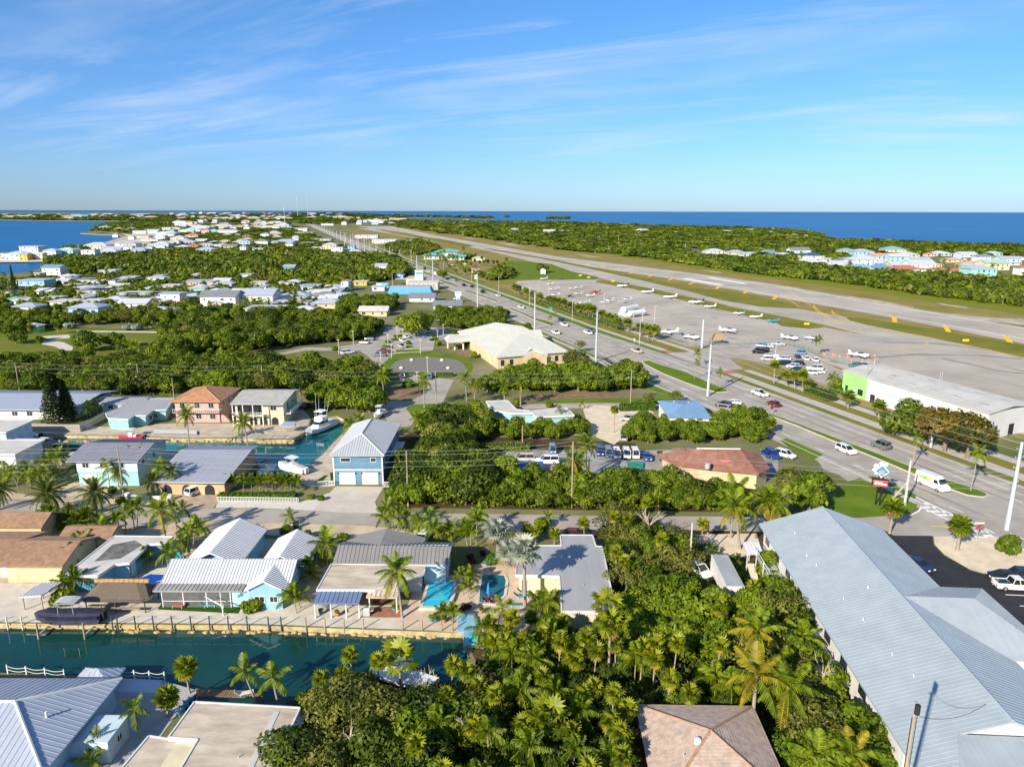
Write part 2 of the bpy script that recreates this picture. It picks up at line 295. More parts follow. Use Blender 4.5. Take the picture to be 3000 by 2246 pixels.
surf('airfield_lawn', pp('B',[(1060,470),(1250,483),(1360,495),(1500,545),(1650,575),(1678,586),(1640,596),(1300,590),(1040,602),(900,560)]), .05, grass)
surf('taxiway_island', pp('Y',[(895,172),(1000,158),(1100,165),(1500,240),(1800,310),(2212,400)])+pp('C',[(300,772),(600,832),(800,867),(915,890),(900,908),(800,912),(650,893),(600,868),(420,828),(300,798),(100,745)]) + pp('Y',[(1800,345),(1300,235)]), .06, grass2)
surf('taxiway_island', pp('C',[(1060,840),(1200,850),(1300,865),(1600,915),(2300,1035),(2300,1112),(1900,1030),(1500,950),(1200,890),(1080,860)]), .06, grass2)
surf('taxiway_island', pp('B',[(900,391),(1000,400),(1400,470),(2000,590),(2212,638)])+pp('C',[(430,690),(650,740),(750,770),(740,782),(500,770),(250,728),(0,662)])+pp('B',[(1700,545),(1300,460),(1000,408)]), .06, grass2)
surf('taxiway_island', pp('B',[(330,290),(450,303),(700,343),(870,377),(800,384),(600,345)]), .06, grass2)
def strip(name, pts, wd, z, m, parent=None):
    mb = MB(); q = [Vector(a[:2]) for a in pts]; L = []; Rr = []
    for i in range(len(q)):
        d = (q[min(i+1,len(q)-1)]-q[max(i-1,0)]).normalized(); n = Vector((-d.y,d.x))*wd/2; L.append(q[i]+n); Rr.append(q[i]-n)
    for i in range(len(q)-1): mb.face([(Rr[i].x,Rr[i].y,z),(Rr[i+1].x,Rr[i+1].y,z),(L[i+1].x,L[i+1].y,z),(L[i].x,L[i].y,z)])
    return struct(name, mb, m, parent)
strip('runway_edge_line', [p('C',2400,1012),p('C',1400,836),p('C',840,741),p('C',420,664),p('C',0,592),p('B',1500,490),p('B',800,372),p('B',420,286)], 1.0, .06, whitep)
strip('runway_edge_line', [p('C',2400,943),p('C',1400,776),p('C',600,636),p('C',0,551),p('B',1400,454),p('B',620,316),p('B',360,268)], 1.0, .06, whitep)
for a, b in (((10,588),(250,630)),((170,584),(410,622))): strip('touchdown_bar', [p('C',*a),p('C',*b)], 5.5, .065, whitep)
for c,x0,y0,x1,y1 in [('C',42,626,86,608),('C',215,656,245,635),('C',392,688,420,666),('C',586,723,616,700),('C',1368,830,1376,872),('C',1700,890,1724,935),('C',2088,958,2126,1008),('B',2120,600,2158,583),('B',1988,577,2032,563),('B',1868,555,1910,543),('B',1765,536,1805,524),('B',1668,517,1706,506),('B',1580,500,1614,490),('B',1492,484,1526,475),('B',1340,456,1370,448)]:
    strip('shoulder_stripe', [p(c,x0,y0),p(c,x1,y1)], 2.2, .06, yellowp)
for pts in ([(655,708),(700,735),(755,770)],[(700,680),(770,730),(860,778)],[(835,762),(870,800),(950,850),(1040,886)],[(845,760),(885,798),(965,848),(1055,884)],[(965,793),(985,815),(1048,842)],[(960,800),(978,820),(1040,846)],[(1040,888),(1300,920),(1500,950),(2212,1100)],[(900,948),(1060,940),(1140,925),(1155,912),(1130,905)],[(1200,1056),(1500,1038),(1580,1020),(1590,1010),(1560,1000)],[(750,770),(900,790),(1000,810)]):
    strip('taxi_line', pp('C',pts), .55, .08, yellowp if pts[0] != (750,770) else redp)
# -- highway markings
def hdash(o, s0, s1, L, gap, wd=.22):
    mb = MB(); s = s0
    while s < s1:
        a, b = hw(s, o-wd/2), hw(s+L, o-wd/2); c, d = hw(s+L, o+wd/2), hw(s, o+wd/2); mb.face([(*a,.06),(*d,.06),(*c,.06),(*b,.06)]); s += L+gap
    return struct('lane_line', mb, whitep)
hdash(5.6, -80, 700, 3, 9.2); hdash(20.8, -80, 700, 3, 9.2); hdash(1.9, -80, 700, 60, 0, .2); hdash(24.0, 120, 700, 60, 0, .2); hdash(24.6, -80, 110, 30, 0, .2); hdash(28.4, -80, 110, 30, 0, .2)
strip('centre_line', [p('L',1405,270),p('L',1560,276)], .3, .06, yellowp); strip('stop_line', [p('L',1575,352),p('L',1900,366)], .5, .06, whitep)
for x0,y0,x1,y1 in [(1320,105,1450,108),(1370,140,1530,146),(1460,172,1620,178),(1760,310,1900,316),(1660,282,1780,288),(1320,72,1390,76),(1860,350,1960,356)]: strip('hatch_bar', [p('L',x0,y0),p('L',x1,y1)], .75, .06, whitep)
strip('hatch_line', pp('L',[(1250,0),(1340,50),(1620,180)]), .3, .062, whitep); strip('hatch_line', pp('L',[(1330,105),(1500,190),(1570,218)]), .3, .062, whitep); strip('hatch_line', pp('L',[(1330,100),(1300,140),(1240,170)]), .3, .062, whitep); strip('hatch_line', pp('L',[(1620,180),(1960,330)]), .3, .062, whitep)
strip('turn_line', pp('Y',[(1240,995),(1320,950)]), .4, .06, yellowp); strip('turn_line', pp('Y',[(1300,1020),(1400,978)]), .4, .06, yellowp)
# -- medians
for c, pts in [('H',[(-10,470),(300,578),(600,692),(900,805),(1200,922),(1500,1038),(1750,1112),(1885,1165),(1905,1188),(1870,1203),(1720,1185),(1600,1142),(1300,1022),(1000,892),(750,790),(500,690),(250,585),(0,492)]),
  ('F',[(1122,30),(1180,20),(1300,60),(1500,118),(1700,208),(1860,272),(1872,288),(1780,296),(1650,266),(1500,212),(1300,132),(1150,55)]),
  ('Y',[(-20,452),(100,495),(250,560),(400,600),(458,622),(452,645),(400,640),(250,588),(80,507),(-30,465)]),
  ('X',[(1580,757),(1640,757),(1800,812),(2025,890),(2000,901),(1850,850),(1650,785)]),('X',[(1250,620),(1300,620),(1525,697),(1470,704),(1340,662)]),
  ('X',[(790,408),(900,450),(1240,576),(1180,576),(900,484)]),('X',[(375,190),(420,192),(540,240),(500,244)]),('X',[(235,206),(280,212),(365,244),(330,250)]),('X',[(60,90),(110,98),(150,112),(100,108)])]:
    curbed('median', pp(c,pts), .04, .14, grass)
# -- verges, paths
surf('verge', [hw(-90,29.5),hw(100,29.5),hw(112,31),hw(112,32),hw(-90,32)], .05, grass2); surf('verge', [hw(142,30.6),hw(155,29),hw(215,25),hw(1200,24.6),hw(1200,28.5),hw(215,28.8),hw(155,31.2)], .05, grass)
surf('sidewalk', [hw(-90,32),hw(112,32),hw(118,33),hw(150,31.2),hw(215,28.8),hw(1200,28.5),hw(1200,31),hw(215,31.4),hw(150,34.6),hw(112,36),hw(-90,36)], .07, pathm)
surf('verge', [hw(-90,36),hw(110,36),hw(110,40.5),hw(-90,40.5)], .05, grass2); surf('verge', [hw(146,35),hw(215,31.4),hw(1200,31),hw(1200,39.5),hw(290,39.5),hw(146,41)], .05, grass2)
surf('sidewalk', [hw(-90,40.5),hw(110,40.5),hw(110,43.5),hw(60,43.5),hw(-90,43.5)], .06, pathm); surf('sidewalk', [hw(146,41),hw(230,39.6),hw(230,42.5),hw(146,44)], .065, pathm)
surf('crosswalk', [hw(107,31.8),hw(112,31.8),hw(112,36.2),hw(107,36.2)], .08, redp); surf('crosswalk', [hw(146,31.2),hw(152,31.2),hw(152,34.8),hw(146,34.8)], .08, redp)
surf('car_park', pp('R',[(-420,255),(0,262),(280,250),(420,262),(560,310),(760,400),(900,470),(1100,560),(1210,610),(1190,730),(1000,800),(900,770),(600,610),(380,560),(0,470),(-300,430)]) + [hw(112,42),hw(112,30),hw(146,30),hw(146,44)], .055, asphalt)
surf('verge', pp('H',[(165,690),(480,830),(440,848),(390,880),(180,770),(100,700)]), .055, grass); surf('verge', pp('F',[(760,0),(820,0),(960,80),(1160,150),(1380,270),(1490,330),(1450,345),(1100,240),(900,100)]), .055, grass); surf('sidewalk', pp('F',[(740,5),(775,5),(930,90),(1170,190),(1400,290),(1385,300),(1150,205),(900,105)]), .075, pathm)
surf('verge', pp('Y',[(325,712),(400,740),(640,840),(1000,990),(1250,1106),(1190,1106),(900,1010),(700,880),(330,730)]), .055, grass); surf('sidewalk', pp('Y',[(330,738),(400,760),(640,865),(940,1010),(1130,1106),(1090,1106),(860,1010),(600,870),(330,752)]), .075, pathm)
surf('lawn', pp('H',[(690,1070),(790,1033),(1000,1120),(1290,1262),(1265,1300),(1200,1322)])+pp('L',[(1060,175),(780,195),(300,190),(420,110)]), .05, grass); surf('sidewalk', pp('H',[(805,1028),(850,1020),(1285,1240),(1270,1258)]), .07, pathm); surf('verge', pp('H',[(850,1022),(930,1022),(1280,1180),(1270,1215)]), .065, grass)
surf('black_car_park', pp('L',[(1000,300),(1090,350),(1420,352),(1432,430),(1520,520),(1750,650),(2000,720),(2600,850),(2900,1700),(1900,1500),(1400,800)]), .045, blackt)
surf('sandy_corner', pp('L',[(1432,358),(1960,365),(2250,480),(2600,845),(2000,716),(1750,645),(1525,515),(1440,425)]), .05, sand)
for x0,y0,x1,y1 in [(1935,772,2000,778),(2052,862,2212,868),(2175,958,2300,964)]: strip('bay_line', [p('L',x0,y0),p('L',x1,y1)], .18, .06, whitep)
# -- library and park
surf('library_car_park', pp('Q',[(540,372),(760,345),(1010,255),(1050,180),(1300,170),(1660,205),(1600,300),(1500,310),(1480,400),(1130,430),(1020,520),(1010,600),(890,462),(800,402),(640,402),(300,402),(50,447),(-200,480),(-200,455),(50,425),(300,372)]), .04, asphalt)
surf('library_lawn', pp('Q',[(1100,440),(1500,412),(1700,435),(1820,480),(1850,560),(1820,625),(1500,620),(1010,618),(1010,540)]), .05, grass)
surf('gravel_basin', pp('Q',[(1075,575),(1140,500),(1250,470),(1450,462),(1680,480),(1760,520),(1800,580),(1750,607),(1150,607)]), .06, gravelm)
surf('library_drive', pp('Q',[(1170,622),(1420,636),(1675,672),(1610,800),(1570,890),(1480,900),(1300,900),(1230,940),(1330,1040),(1360,1085),(1200,1110),(1080,1090),(950,868),(1280,868),(1400,800),(1440,700),(1350,692),(1180,690)]), .04, asphalt)
surf('round_lawn', pp('Q',[(1235,930),(1300,900),(1500,890),(1640,900),(1640,1000),(1450,1095),(1340,1085),(1270,990)]), .05, grass)
surf('mulch_bed', pp('Q',[(960,790),(1200,760),(1400,770),(1380,820),(1000,850),(930,840)]), .05, mulch); surf('mulch_bed', pp('Q',[(1540,412),(1800,405),(1860,470),(1800,470),(1700,430)]), .07, mulch); surf('mulch_bed', pp('F',[(0,330),(300,310),(900,300),(1000,340),(500,350),(0,355)]), .04, mulch)
surf('lawn_strip', pp('F',[(200,360),(500,345),(1000,345),(1240,340),(1240,300),(1480,330),(1250,395),(1130,385),(400,385)]), .05, grass)
for pts in ([(1170,220),(1240,215),(1250,238),(1165,242)],[(1135,395),(1360,392),(1365,415),(1125,425)],[(1120,262),(1195,258),(1200,282),(1120,288)],[(1460,262),(1530,258),(1525,290),(1465,290)],[(1215,358),(1300,355),(1295,385),(1215,385)]): curbed('planting_island', pp('Q',pts), .04, .15, grass)
for x,y in ((1295,285),(1410,285)): surf('bay_marking', pp('Q',[(x-16,y-6),(x+14,y-8),(x+18,y+12),(x-20,y+14)]), .05, bluep)
surf('park_lawn', pp('S',[(-200,180),(350,150),(1300,185),(1700,290),(2100,350),(2400,360),(2400,440),(1300,475),(0,450),(-200,440)]), .02, mat('park_grass', (.10,.145,.014), .95, 0, .08, col2=(.17,.175,.035), spec=.05, bump=.6, bscale=4))
for pts in ([(340,275),(430,270),(520,285),(590,320),(590,350),(500,350),(450,320),(340,300)],[(740,388),(900,392),(1210,432),(1130,462),(900,440)],[(620,188),(1300,196),(1300,208),(620,200)],[(1655,305),(1720,312),(1725,335),(1660,322)],[(330,235),(560,222),(570,250),(420,262)],[(960,380),(1330,395),(1330,408),(960,395)]): surf('park_path', pp('S',pts), .05, concrete)
# -- lots and yards of the centre
surf('parking_lot', pp('F',[(-200,820),(150,790),(1700,790),(2100,815),(2300,860),(2300,1010),(2212,1000),(1320,1010),(1000,1005),(700,1000),(430,1062),(230,1080),(0,960),(-200,940)]), .04, mat('cracked_asphalt', (.30,.295,.285), .9, .3, .2, spec=.2))
surf('sandy_lot', pp('F',[(600,400),(1150,420),(1230,470),(1080,600),(940,700),(880,745),(680,660),(430,660),(400,640),(640,520)]), .04, sand)
surf('palm_bed', pp('F',[(440,980),(705,985),(700,1055),(430,1045)]), .06, grass)
surf('driveway', pp('E',[(490,1312),(690,1105),(1098,1108),(1092,1130),(1028,1240),(1062,1336),(800,1335)]), .045, mat('light_driveway', (.52,.47,.40), .9, .08, .4)); surf('white_gravel_strip', pp('E',[(-330,1235),(370,1245),(640,1160),(560,1300),(480,1312),(0,1292),(-350,1290)]), .04, whgravel)
surf('paver_drive', pp('D',[(1500,1190),(1700,1100),(1910,1095),(1890,1235),(1840,1290),(1400,1275),(1490,1230)]), .04, mat('brown_pavers', (.40,.31,.22), .9, .2, .7))
surf('sandy_yard', pp('D',[(-400,1040),(300,1190),(700,1050),(1000,1080),(1100,1190),(1480,1225),(1400,1270),(1000,1255),(-400,1200)]), .02, yardm); surf('sandy_yard', pp('I',[(-400,270),(500,300),(1000,320),(1700,215),(2212,230)])+pp('J',[(1060,270),(1400,300),(1400,420),(800,420),(0,330)])+pp('I',[(1500,500),(600,420),(-400,420)]), .025, yardm)
surf('quay', [(-110,86.9),(-69.9,86.9),(-34.9,86.6),(-18.8,85.6),(-6.6,84.9),(-6.6,91),(-20,91.5),(-36,92),(-110,92)], .05, concrete); surf('back_yard', [(-110,92),(-20,91.5),(-20,112),(-110,114)], .015, yardm)
surf('pool_terrace', pp('J',[(1280,1075),(1380,720),(1700,690),(1900,600),(2212,580)])+pp('K',[(420,830),(440,1000),(300,1130),(250,1180)])+pp('N',[(2212,260),(1800,220),(1780,100),(1280,60)]), .055, pinkpave)
surf('concrete_yard', pp('I',[(0,760),(500,770),(1100,740),(1300,660),(1420,590),(1600,560),(1480,690),(1440,900),(1360,1000),(500,1020),(-300,1020),(-300,760)]), .06, concrete); surf('turf_lawn', pp('I',[(1430,890),(2110,925),(2060,1025),(1360,990)]), .075, turf)
surf('house_yard', pp('M',[(900,500),(1400,510),(1720,600),(1560,760),(1200,1256),(1000,1500),(0,1700),(-400,1600),(300,1256)]), .05, mat('grey_concrete', (.36,.36,.35), .9, .12, .4)); surf('canal_terrace', pp('M',[(880,482),(1400,508),(1360,620),(940,605)]), .06, mat('pale_blue_terrace', (.42,.52,.60), .8, .05, .5))
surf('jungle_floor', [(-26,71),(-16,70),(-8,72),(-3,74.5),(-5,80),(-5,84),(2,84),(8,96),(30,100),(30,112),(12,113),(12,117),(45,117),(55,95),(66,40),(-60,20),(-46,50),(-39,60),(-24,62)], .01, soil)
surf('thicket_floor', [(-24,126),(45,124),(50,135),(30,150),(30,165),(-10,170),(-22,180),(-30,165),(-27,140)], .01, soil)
surf('seawall_path', pp('T',[(-200,705),(640,700),(650,735),(300,742),(-200,745)]), .05, sand); surf('beach', pp('T',[(1050,360),(1250,360),(1560,372),(1680,410),(1760,450),(1720,470),(1550,468),(1480,485),(1800,480),(1900,450),(1800,400),(1500,365)]), .05, sand)
surf('sandy_streets', pp('W',[(0,340),(700,560),(1500,600),(1500,300),(700,220),(-900,300),(-900,420),(0,600)]), .02, mat('district_sand', (.42,.37,.29), .95, .3, .08)); surf('district_ground', pp('U',[(-300,320),(600,300),(1500,300),(1700,420),(1500,560),(400,600),(-300,620),(-900,640),(-900,500)]), .02, mat('district_sand', (.4,.4,.4)))

for pts in ([(920,688),(1100,705),(1300,735),(1500,775),(1480,785),(1250,745),(1000,710)],[(1640,745),(1850,775),(1840,782),(1680,758)],[(1500,790),(1700,812),(1950,838),(2200,850),(2300,900),(2000,868),(1700,830)],[(600,628),(760,648),(740,655)],[(100,528),(260,548),(230,553)]): surf('worn_ground', pp('C',pts), .04, mat('worn_limestone',(.40,.35,.27),.97,.3,.15))
for pts in ([(1000,352),(1100,362),(1200,385),(1080,372)],[(780,318),(900,335),(820,330)],[(1500,425),(1700,455),(1600,448)]): surf('worn_ground', pp('B',pts), .04, MATS['worn_limestone'])
for c,pts,w_ in (('C',[(1300,1000),(1650,1010),(2000,1050),(2212,1075)],3.2),('C',[(1200,1106),(1500,1080),(1900,1085),(2200,1110)],2.6),('H',[(1500,0),(1700,40),(2000,110),(2212,130)],2.0)): strip('rubber_streak', pp(c,pts), w_, .051, mat('dark_rubber_smear',(.25,.23,.205),.9,.3,.1))
for o_,z_ in ((4.0,.055),(8.0,.055),(19.2,.055),(22.6,.055)): strip('wheel_track', [hw(s,o_) for s in (-80,60,200,400,700)], .9, z_-.008, mat('oil_darkened_asphalt',(.29,.27,.245),.9,.25,.08))
surf('sandy_yard', pp('K',[(1560,340),(2110,330),(2160,480),(2010,535),(1700,520),(1560,500)]), .02, sand); surf('lawn_patch', pp('K',[(1880,545),(2150,600),(2160,700),(2020,740),(1900,600)]), .02, grass)
surf('restaurant_entrance', pp('H',[(485,835),(640,930),(850,1022),(800,1030),(690,1065),(620,1010),(480,960),(420,870)]), .056, asphalt)
surf('canal_quay', pp('D',[(-100,590),(0,606),(350,648),(700,658),(1000,661),(1500,683),(2212,683)])+pp('E',[(320,684),(440,605),(470,515),(400,430),(250,560),(0,560)])+pp('D',[(1900,560),(1500,560),(900,590),(-100,540)]), .02, mat('tan_quay',(.46,.39,.30),.95,.2,.3)); surf('canal_quay', pp('E',[(750,650),(668,728),(568,838),(458,924),(338,990),(250,1020),(380,1075),(470,1110),(680,1105),(665,850),(760,700)]), .02, MATS['tan_quay']); surf('canal_quay', pp('D',[(480,806),(700,806),(1600,806),(2170,820),(2200,860),(2100,1000),(1500,900),(600,870),(480,950),(0,1000),(0,860),(430,856)]), .02, MATS['tan_quay'])
surf('front_lawn', pp('E',[(590,1010),(625,1010),(570,1060),(520,1055)]), .04, turf); surf('front_lawn', pp('E',[(640,985),(668,985),(668,1060),(645,1060)]), .04, turf)
rj = random.Random(9)
for i in range(26):
    s0, o0 = rj.uniform(20,300), rj.uniform(52,120); L_ = rj.uniform(15,70); a_ = rj.choice((0,0,1)); q = [hw(s0+(L_*t if a_ == 0 else rj.uniform(-.3,.3)), o0+(L_*t if a_ else rj.uniform(-.3,.3))) for t in (0,.3,.6,1)]
    if inpoly(*q[0],ap) and inpoly(*q[3],ap): strip('tar_seam', q, rj.uniform(.12,.3), .053, mat('tar_seam',(.20,.185,.165),.8,.3,.3))
for i in range(16):
    s0, o0 = rj.uniform(20,280), rj.uniform(50,110); q = [hw(s0+rj.uniform(1.5,4)*math.cos(t), o0+rj.uniform(1,3)*math.sin(t)) for t in np.linspace(0,6.283,9)[:-1]]
    if all(inpoly(*k,ap) for k in q): surf('oil_stain', q, .049, mat('oil_stain',(.30,.275,.24),.85,.3,.5))
# ------------------------------------------------------------------ plants
LG = {}
leafmat('leaf_mangrove', (.048,.088,.007), (.225,.28,.018)); leafmat('leaf_bright', (.062,.118,.008), (.28,.345,.02)); leafmat('leaf_olive', (.068,.086,.015), (.275,.28,.05))
leafmat('leaf_dark', (.026,.050,.007), (.125,.175,.018)); leafmat('leaf_rust', (.035,.055,.008), (.25,.17,.03)); leafmat('leaf_silver', (.16,.19,.15), (.36,.40,.33), .15); leafmat('leaf_pine', (.012,.026,.006), (.06,.085,.018), .1)
leafmat('frond_green', (.052,.105,.007), (.30,.36,.02)); leafmat('frond_yellow', (.20,.19,.015), (.46,.36,.03), .4); leafmat('frond_dark', (.04,.075,.012), (.18,.21,.04)); leafmat('frond_brown', (.16,.10,.05), (.30,.20,.09), .2); leafmat('fan_green', (.06,.105,.007), (.33,.36,.02)); leafmat('fan_silver', (.20,.25,.20), (.42,.45,.34), .2); leafmat('leaf_red', (.07,.012,.02), (.24,.05,.07)); leafmat('leaf_hedge', (.04,.095,.005), (.16,.27,.014))
leafmat('leaf_woods', (.042,.075,.008), (.195,.245,.02), .3, 0)
bark = mat('grey_bark', (.20,.165,.125), .95, .25, 3); palmbark = mat('palm_trunk', (.30,.255,.20), .95, .2, 4, stretch=(1,1,6)); deadwood = mat('bleached_wood', (.46,.38,.29), .9, .15, 3)
def quads_mesh(name, V, m, tone, mi=None):       # V: (n,4,3)
    n = len(V); me = bpy.data.meshes.new(name); me.vertices.add(4*n); me.vertices.foreach_set('co', V.reshape(-1).astype(np.float32))
    me.loops.add(4*n); me.loops.foreach_set('vertex_index', np.arange(4*n, dtype=np.int32)); me.polygons.add(n)
    me.polygons.foreach_set('loop_start', np.arange(0, 4*n, 4, dtype=np.int32)); me.polygons.foreach_set('loop_total', np.full(n, 4, dtype=np.int32))
    [me.materials.append(k) for k in (m if isinstance(m, list) else [m])]; mi is not None and me.polygons.foreach_set('material_index', mi.astype(np.int32)); at = me.attributes.new('tone', 'FLOAT', 'FACE'); at.data.foreach_set('value', np.clip(tone, 0, 1).astype(np.float32)); me.update(calc_edges=True); return me
def leaf_quads(C, Nn, size, rng, asp=1.6):
    n = len(C); r = rng.normal(size=(n,3)); t = np.cross(Nn, r); t /= np.linalg.norm(t, axis=1)[:,None]+1e-9; b = np.cross(Nn, t)
    t = t*(size*asp*.5)[:,None]; b = b*(size*.5)[:,None]
    return np.stack([C-t, C-b*.9+t*.1, C+t, C+b*.9+t*.1], axis=1)
def crown_arrays(n, R, H, z0, nl, leaf, seed, flat=1.0, spread=.6, lobe=(.34,.52)):
    """leaves set round a number of boughs: uneven outline, hollows between the boughs, dark inside"""
    rng = np.random.default_rng(seed); k = rng.normal(size=(nl,3)); k /= np.linalg.norm(k, axis=1)[:,None]; rad = rng.random(nl)**.5*spread
    Cn = k*rad[:,None]*np.array([R,R,H*.5]); Cn[:,2] = np.abs(Cn[:,2])*1.1 + z0 + H*.22; lr = rng.uniform(*lobe, nl)*R
    which = rng.choice(nl, n, p=lr**2/(lr**2).sum()); d = rng.normal(size=(n,3)); d[:,2] = d[:,2]*.9+.35; d /= np.linalg.norm(d, axis=1)[:,None]
    rr = lr[which]*rng.normal(1,.10,n)*np.where(rng.random(n) < .12, rng.uniform(.3,.9,n), 1)
    Pp = Cn[which]+d*rr[:,None]*np.array([1,1,.8*flat])
    dd = np.linalg.norm((Pp[:,None,:]-Cn[None])/np.array([1,1,.8*flat]), axis=2)/lr[None]; dd[np.arange(n), which] = 9; keep = (dd.min(1) > .74) & (Pp[:,2] > z0*.6)
    Pp, d, which = Pp[keep], d[keep], which[keep]; n = len(Pp)
    Nn = d+rng.normal(size=(n,3))*.42; Nn /= np.linalg.norm(Nn, axis=1)[:,None]
    V = leaf_quads(Pp, Nn, leaf*rng.uniform(.6,1.35,n), rng); tone = .45+(rng.random(nl)[which]-.5)*.5+rng.normal(0,.2,n)
    return V, tone
def trunk_mesh(name, H, r, limbs, R, seed, m=None):
    rng = random.Random(seed); mb = MB(); top = (rng.uniform(-.2,.2)*R*.3, rng.uniform(-.2,.2)*R*.3, H*.5)
    mb.path([(0,0,-.3),(top[0]*.3,top[1]*.3,H*.25),top], [r*1.3,r,r*.8], 7)
    for i in range(limbs):
        a = 2*math.pi*(i+rng.random()*.6)/limbs; l = R*rng.uniform(.5,.8); z = H*rng.uniform(.65,.9)
        mb.path([(top[0]*.6,top[1]*.6,H*rng.uniform(.3,.45)),(math.cos(a)*l*.45,math.sin(a)*l*.45,(H*.45+z)/2+.1),(math.cos(a)*l,math.sin(a)*l,z)], [r*.55,r*.35,r*.12], 5)
    return mb.mesh(name, m or bark)
TREES = {}
def proto(kind, lm, variants, n, R, H, z0, nl, leaf, r, **k):
    L = []
    for i in range(variants):
        V, tone = crown_arrays(n, R*(1+.08*(i % 3-1)), H, z0, nl+i % 3, leaf, 100+len(TREES)*17+i, **k)
        L.append((quads_mesh('crown', V, MATS[lm], tone), trunk_mesh('trunk', z0+H*.75, r, 5, R, i)))
    TREES[kind] = L
proto('mangrove_tree', 'leaf_mangrove', 6, 3600, 3.7, 6.2, .5, 18, .42, .16, spread=.85, lobe=(.24,.44)); proto('leafy_tree', 'leaf_bright', 5, 4800, 3.6, 6.2, .4, 21, .36, .2, spread=.8, lobe=(.24,.44)); proto('olive_tree', 'leaf_olive', 3, 4500, 3.8, 5.4, 1.2, 20, .33, .2)
proto('dark_tree', 'leaf_dark', 3, 3600, 3.6, 5.2, 1.5, 16, .36, .2); proto('shrub', 'leaf_bright', 4, 1500, 1.6, 2.2, .1, 8, .30, .05); proto('silver_bush', 'leaf_silver', 2, 1500, 2.0, 2.8, .1, 9, .3, .05)
proto('almond_tree', 'leaf_rust', 3, 4200, 4.2, 5.2, 2.0, 20, .36, .22, flat=.8); proto('red_shrub', 'leaf_red', 2, 500, .9, 1.6, .1, 6, .28, .04); proto('round_shrub', 'leaf_hedge', 2, 1600, 1.5, 2.0, .05, 5, .22, .04, spread=.3, lobe=(.6,.75)); proto('wispy_tree', 'leaf_olive', 3, 2600, 3.4, 5.0, 1.8, 22, .22, .14, lobe=(.2,.34), spread=.95)
def tree(kind, loc, s=1.0, label=None, group=None, rz=None, name=None, cat='tree', sz=None):
    cr, tk = random.choice(TREES[kind]); t = thing(name or kind, label, cat, (loc[0],loc[1],loc[2] if len(loc) > 2 else 0), random.uniform(0,6.28) if rz is None else rz, group, (s,s,s*(sz or 1)))
    link('trunk', tk, t); link('crown', cr, t); return t
# -- palms
def frond_arrays(L, W, n, up, droop, hang, seed):
    rng = np.random.default_rng(seed); V = []; T = []
    rp = lambda t: np.array([L*t*(1-.12*t*t), 0, up*t-droop*t*t*L*.3])
    for i in range(n):
        t = .14+.86*i/(n-1); q = rp(t); l = W*(math.sin(math.pi*min(1,.15+t*.85))**.6)*rng.uniform(.85,1.1)
        for sgn in (-1,1):
            e = q+np.array([l*.38, sgn*l, -l*hang*rng.uniform(.7,1.3)]); wv = np.array([L/n*.48,0,0]); V.append([q-wv,q+wv,e+wv*.35,e-wv*.2]); T.append(rng.normal(.5,.22))
    for i in range(5):
        a, b = rp(i/5), rp((i+1)/5); wv = np.array([0,.05,0]); V.append([a-wv,a+wv,b+wv*.6,b-wv*.6]); T.append(.9)
    return np.array(V), np.array(T)
FR = {}
for nm, L, W, n in (('coconut',3.6,.75,17),('royal',2.4,.62,13),('date',2.9,.42,18),('sago',1.5,.3,10)):
    for j, (up, dr, hg) in enumerate(((1.1,1.2,.35),(.9,1.9,.6),(.6,2.5,.9))): FR[nm,j] = frond_arrays(L,W,n,up,dr,hg,j+50)
FROND_ME = {}
def frond_me(nm, j, m):
    if (nm,j,m) not in FROND_ME: V,T = FR[nm,j]; FROND_ME[nm,j,m] = quads_mesh('frond', V, MATS[m], T)
    return FROND_ME[nm,j,m]
def rotm(az, el):       # frond pointing +x, raised by el, turned by az
    ca, sa, ce, se = math.cos(az), math.sin(az), math.cos(el), math.sin(el)
    return np.array([[ca,-sa,0],[sa,ca,0],[0,0,1]]) @ np.array([[ce,0,-se],[0,1,0],[se,0,ce]])
def fan_leaf(rng, L, r, spikes=11, droop=.25):
    """one fan leaf on its stalk: folded blades spread in a circle, tips drooping"""
    V = []; T = []; q = np.array([L,0,0.]); V.append([np.array([0,-.02,0]),np.array([0,.02,0]),q+[0,.015,0],q-[0,.015,0]]); T.append(.7)
    for i in range(spikes):
        a = (i-(spikes-1)/2)/(spikes-1)*math.radians(250); da = math.radians(250)/spikes*.52; d = lambda x, k: q+np.array([math.cos(x)*r*k, math.sin(x)*r*k, -droop*r*k*k+(.06*r if k == .62 else 0)])
        V.append([q, d(a-da,.62), d(a,1.0*rng.uniform(.85,1.1)), d(a+da,.62)]); T.append(rng.normal(.5,.25))
    return np.array(V), np.array(T)
def fan_crown(n, L, r, m, seed, lo=-.9, hi=1.35, skirt=0, droop=.25):
    rng = np.random.default_rng(seed); VV = []; TT = []; MI = []
    for i in range(n):
        V, T = fan_leaf(rng, L*rng.uniform(.75,1.1), r*rng.uniform(.85,1.1), 11, droop); az = i*2.39996+rng.uniform(-.2,.2); el = hi+(lo-hi)*(i/(n-1))**1.1
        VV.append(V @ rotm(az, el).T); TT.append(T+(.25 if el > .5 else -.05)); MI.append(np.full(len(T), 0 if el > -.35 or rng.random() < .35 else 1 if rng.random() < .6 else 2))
    return quads_mesh('crown', np.concatenate(VV), [MATS[m], MATS['frond_yellow' if 'silver' not in m else m], MATS['frond_brown']], np.concatenate(TT), np.concatenate(MI))
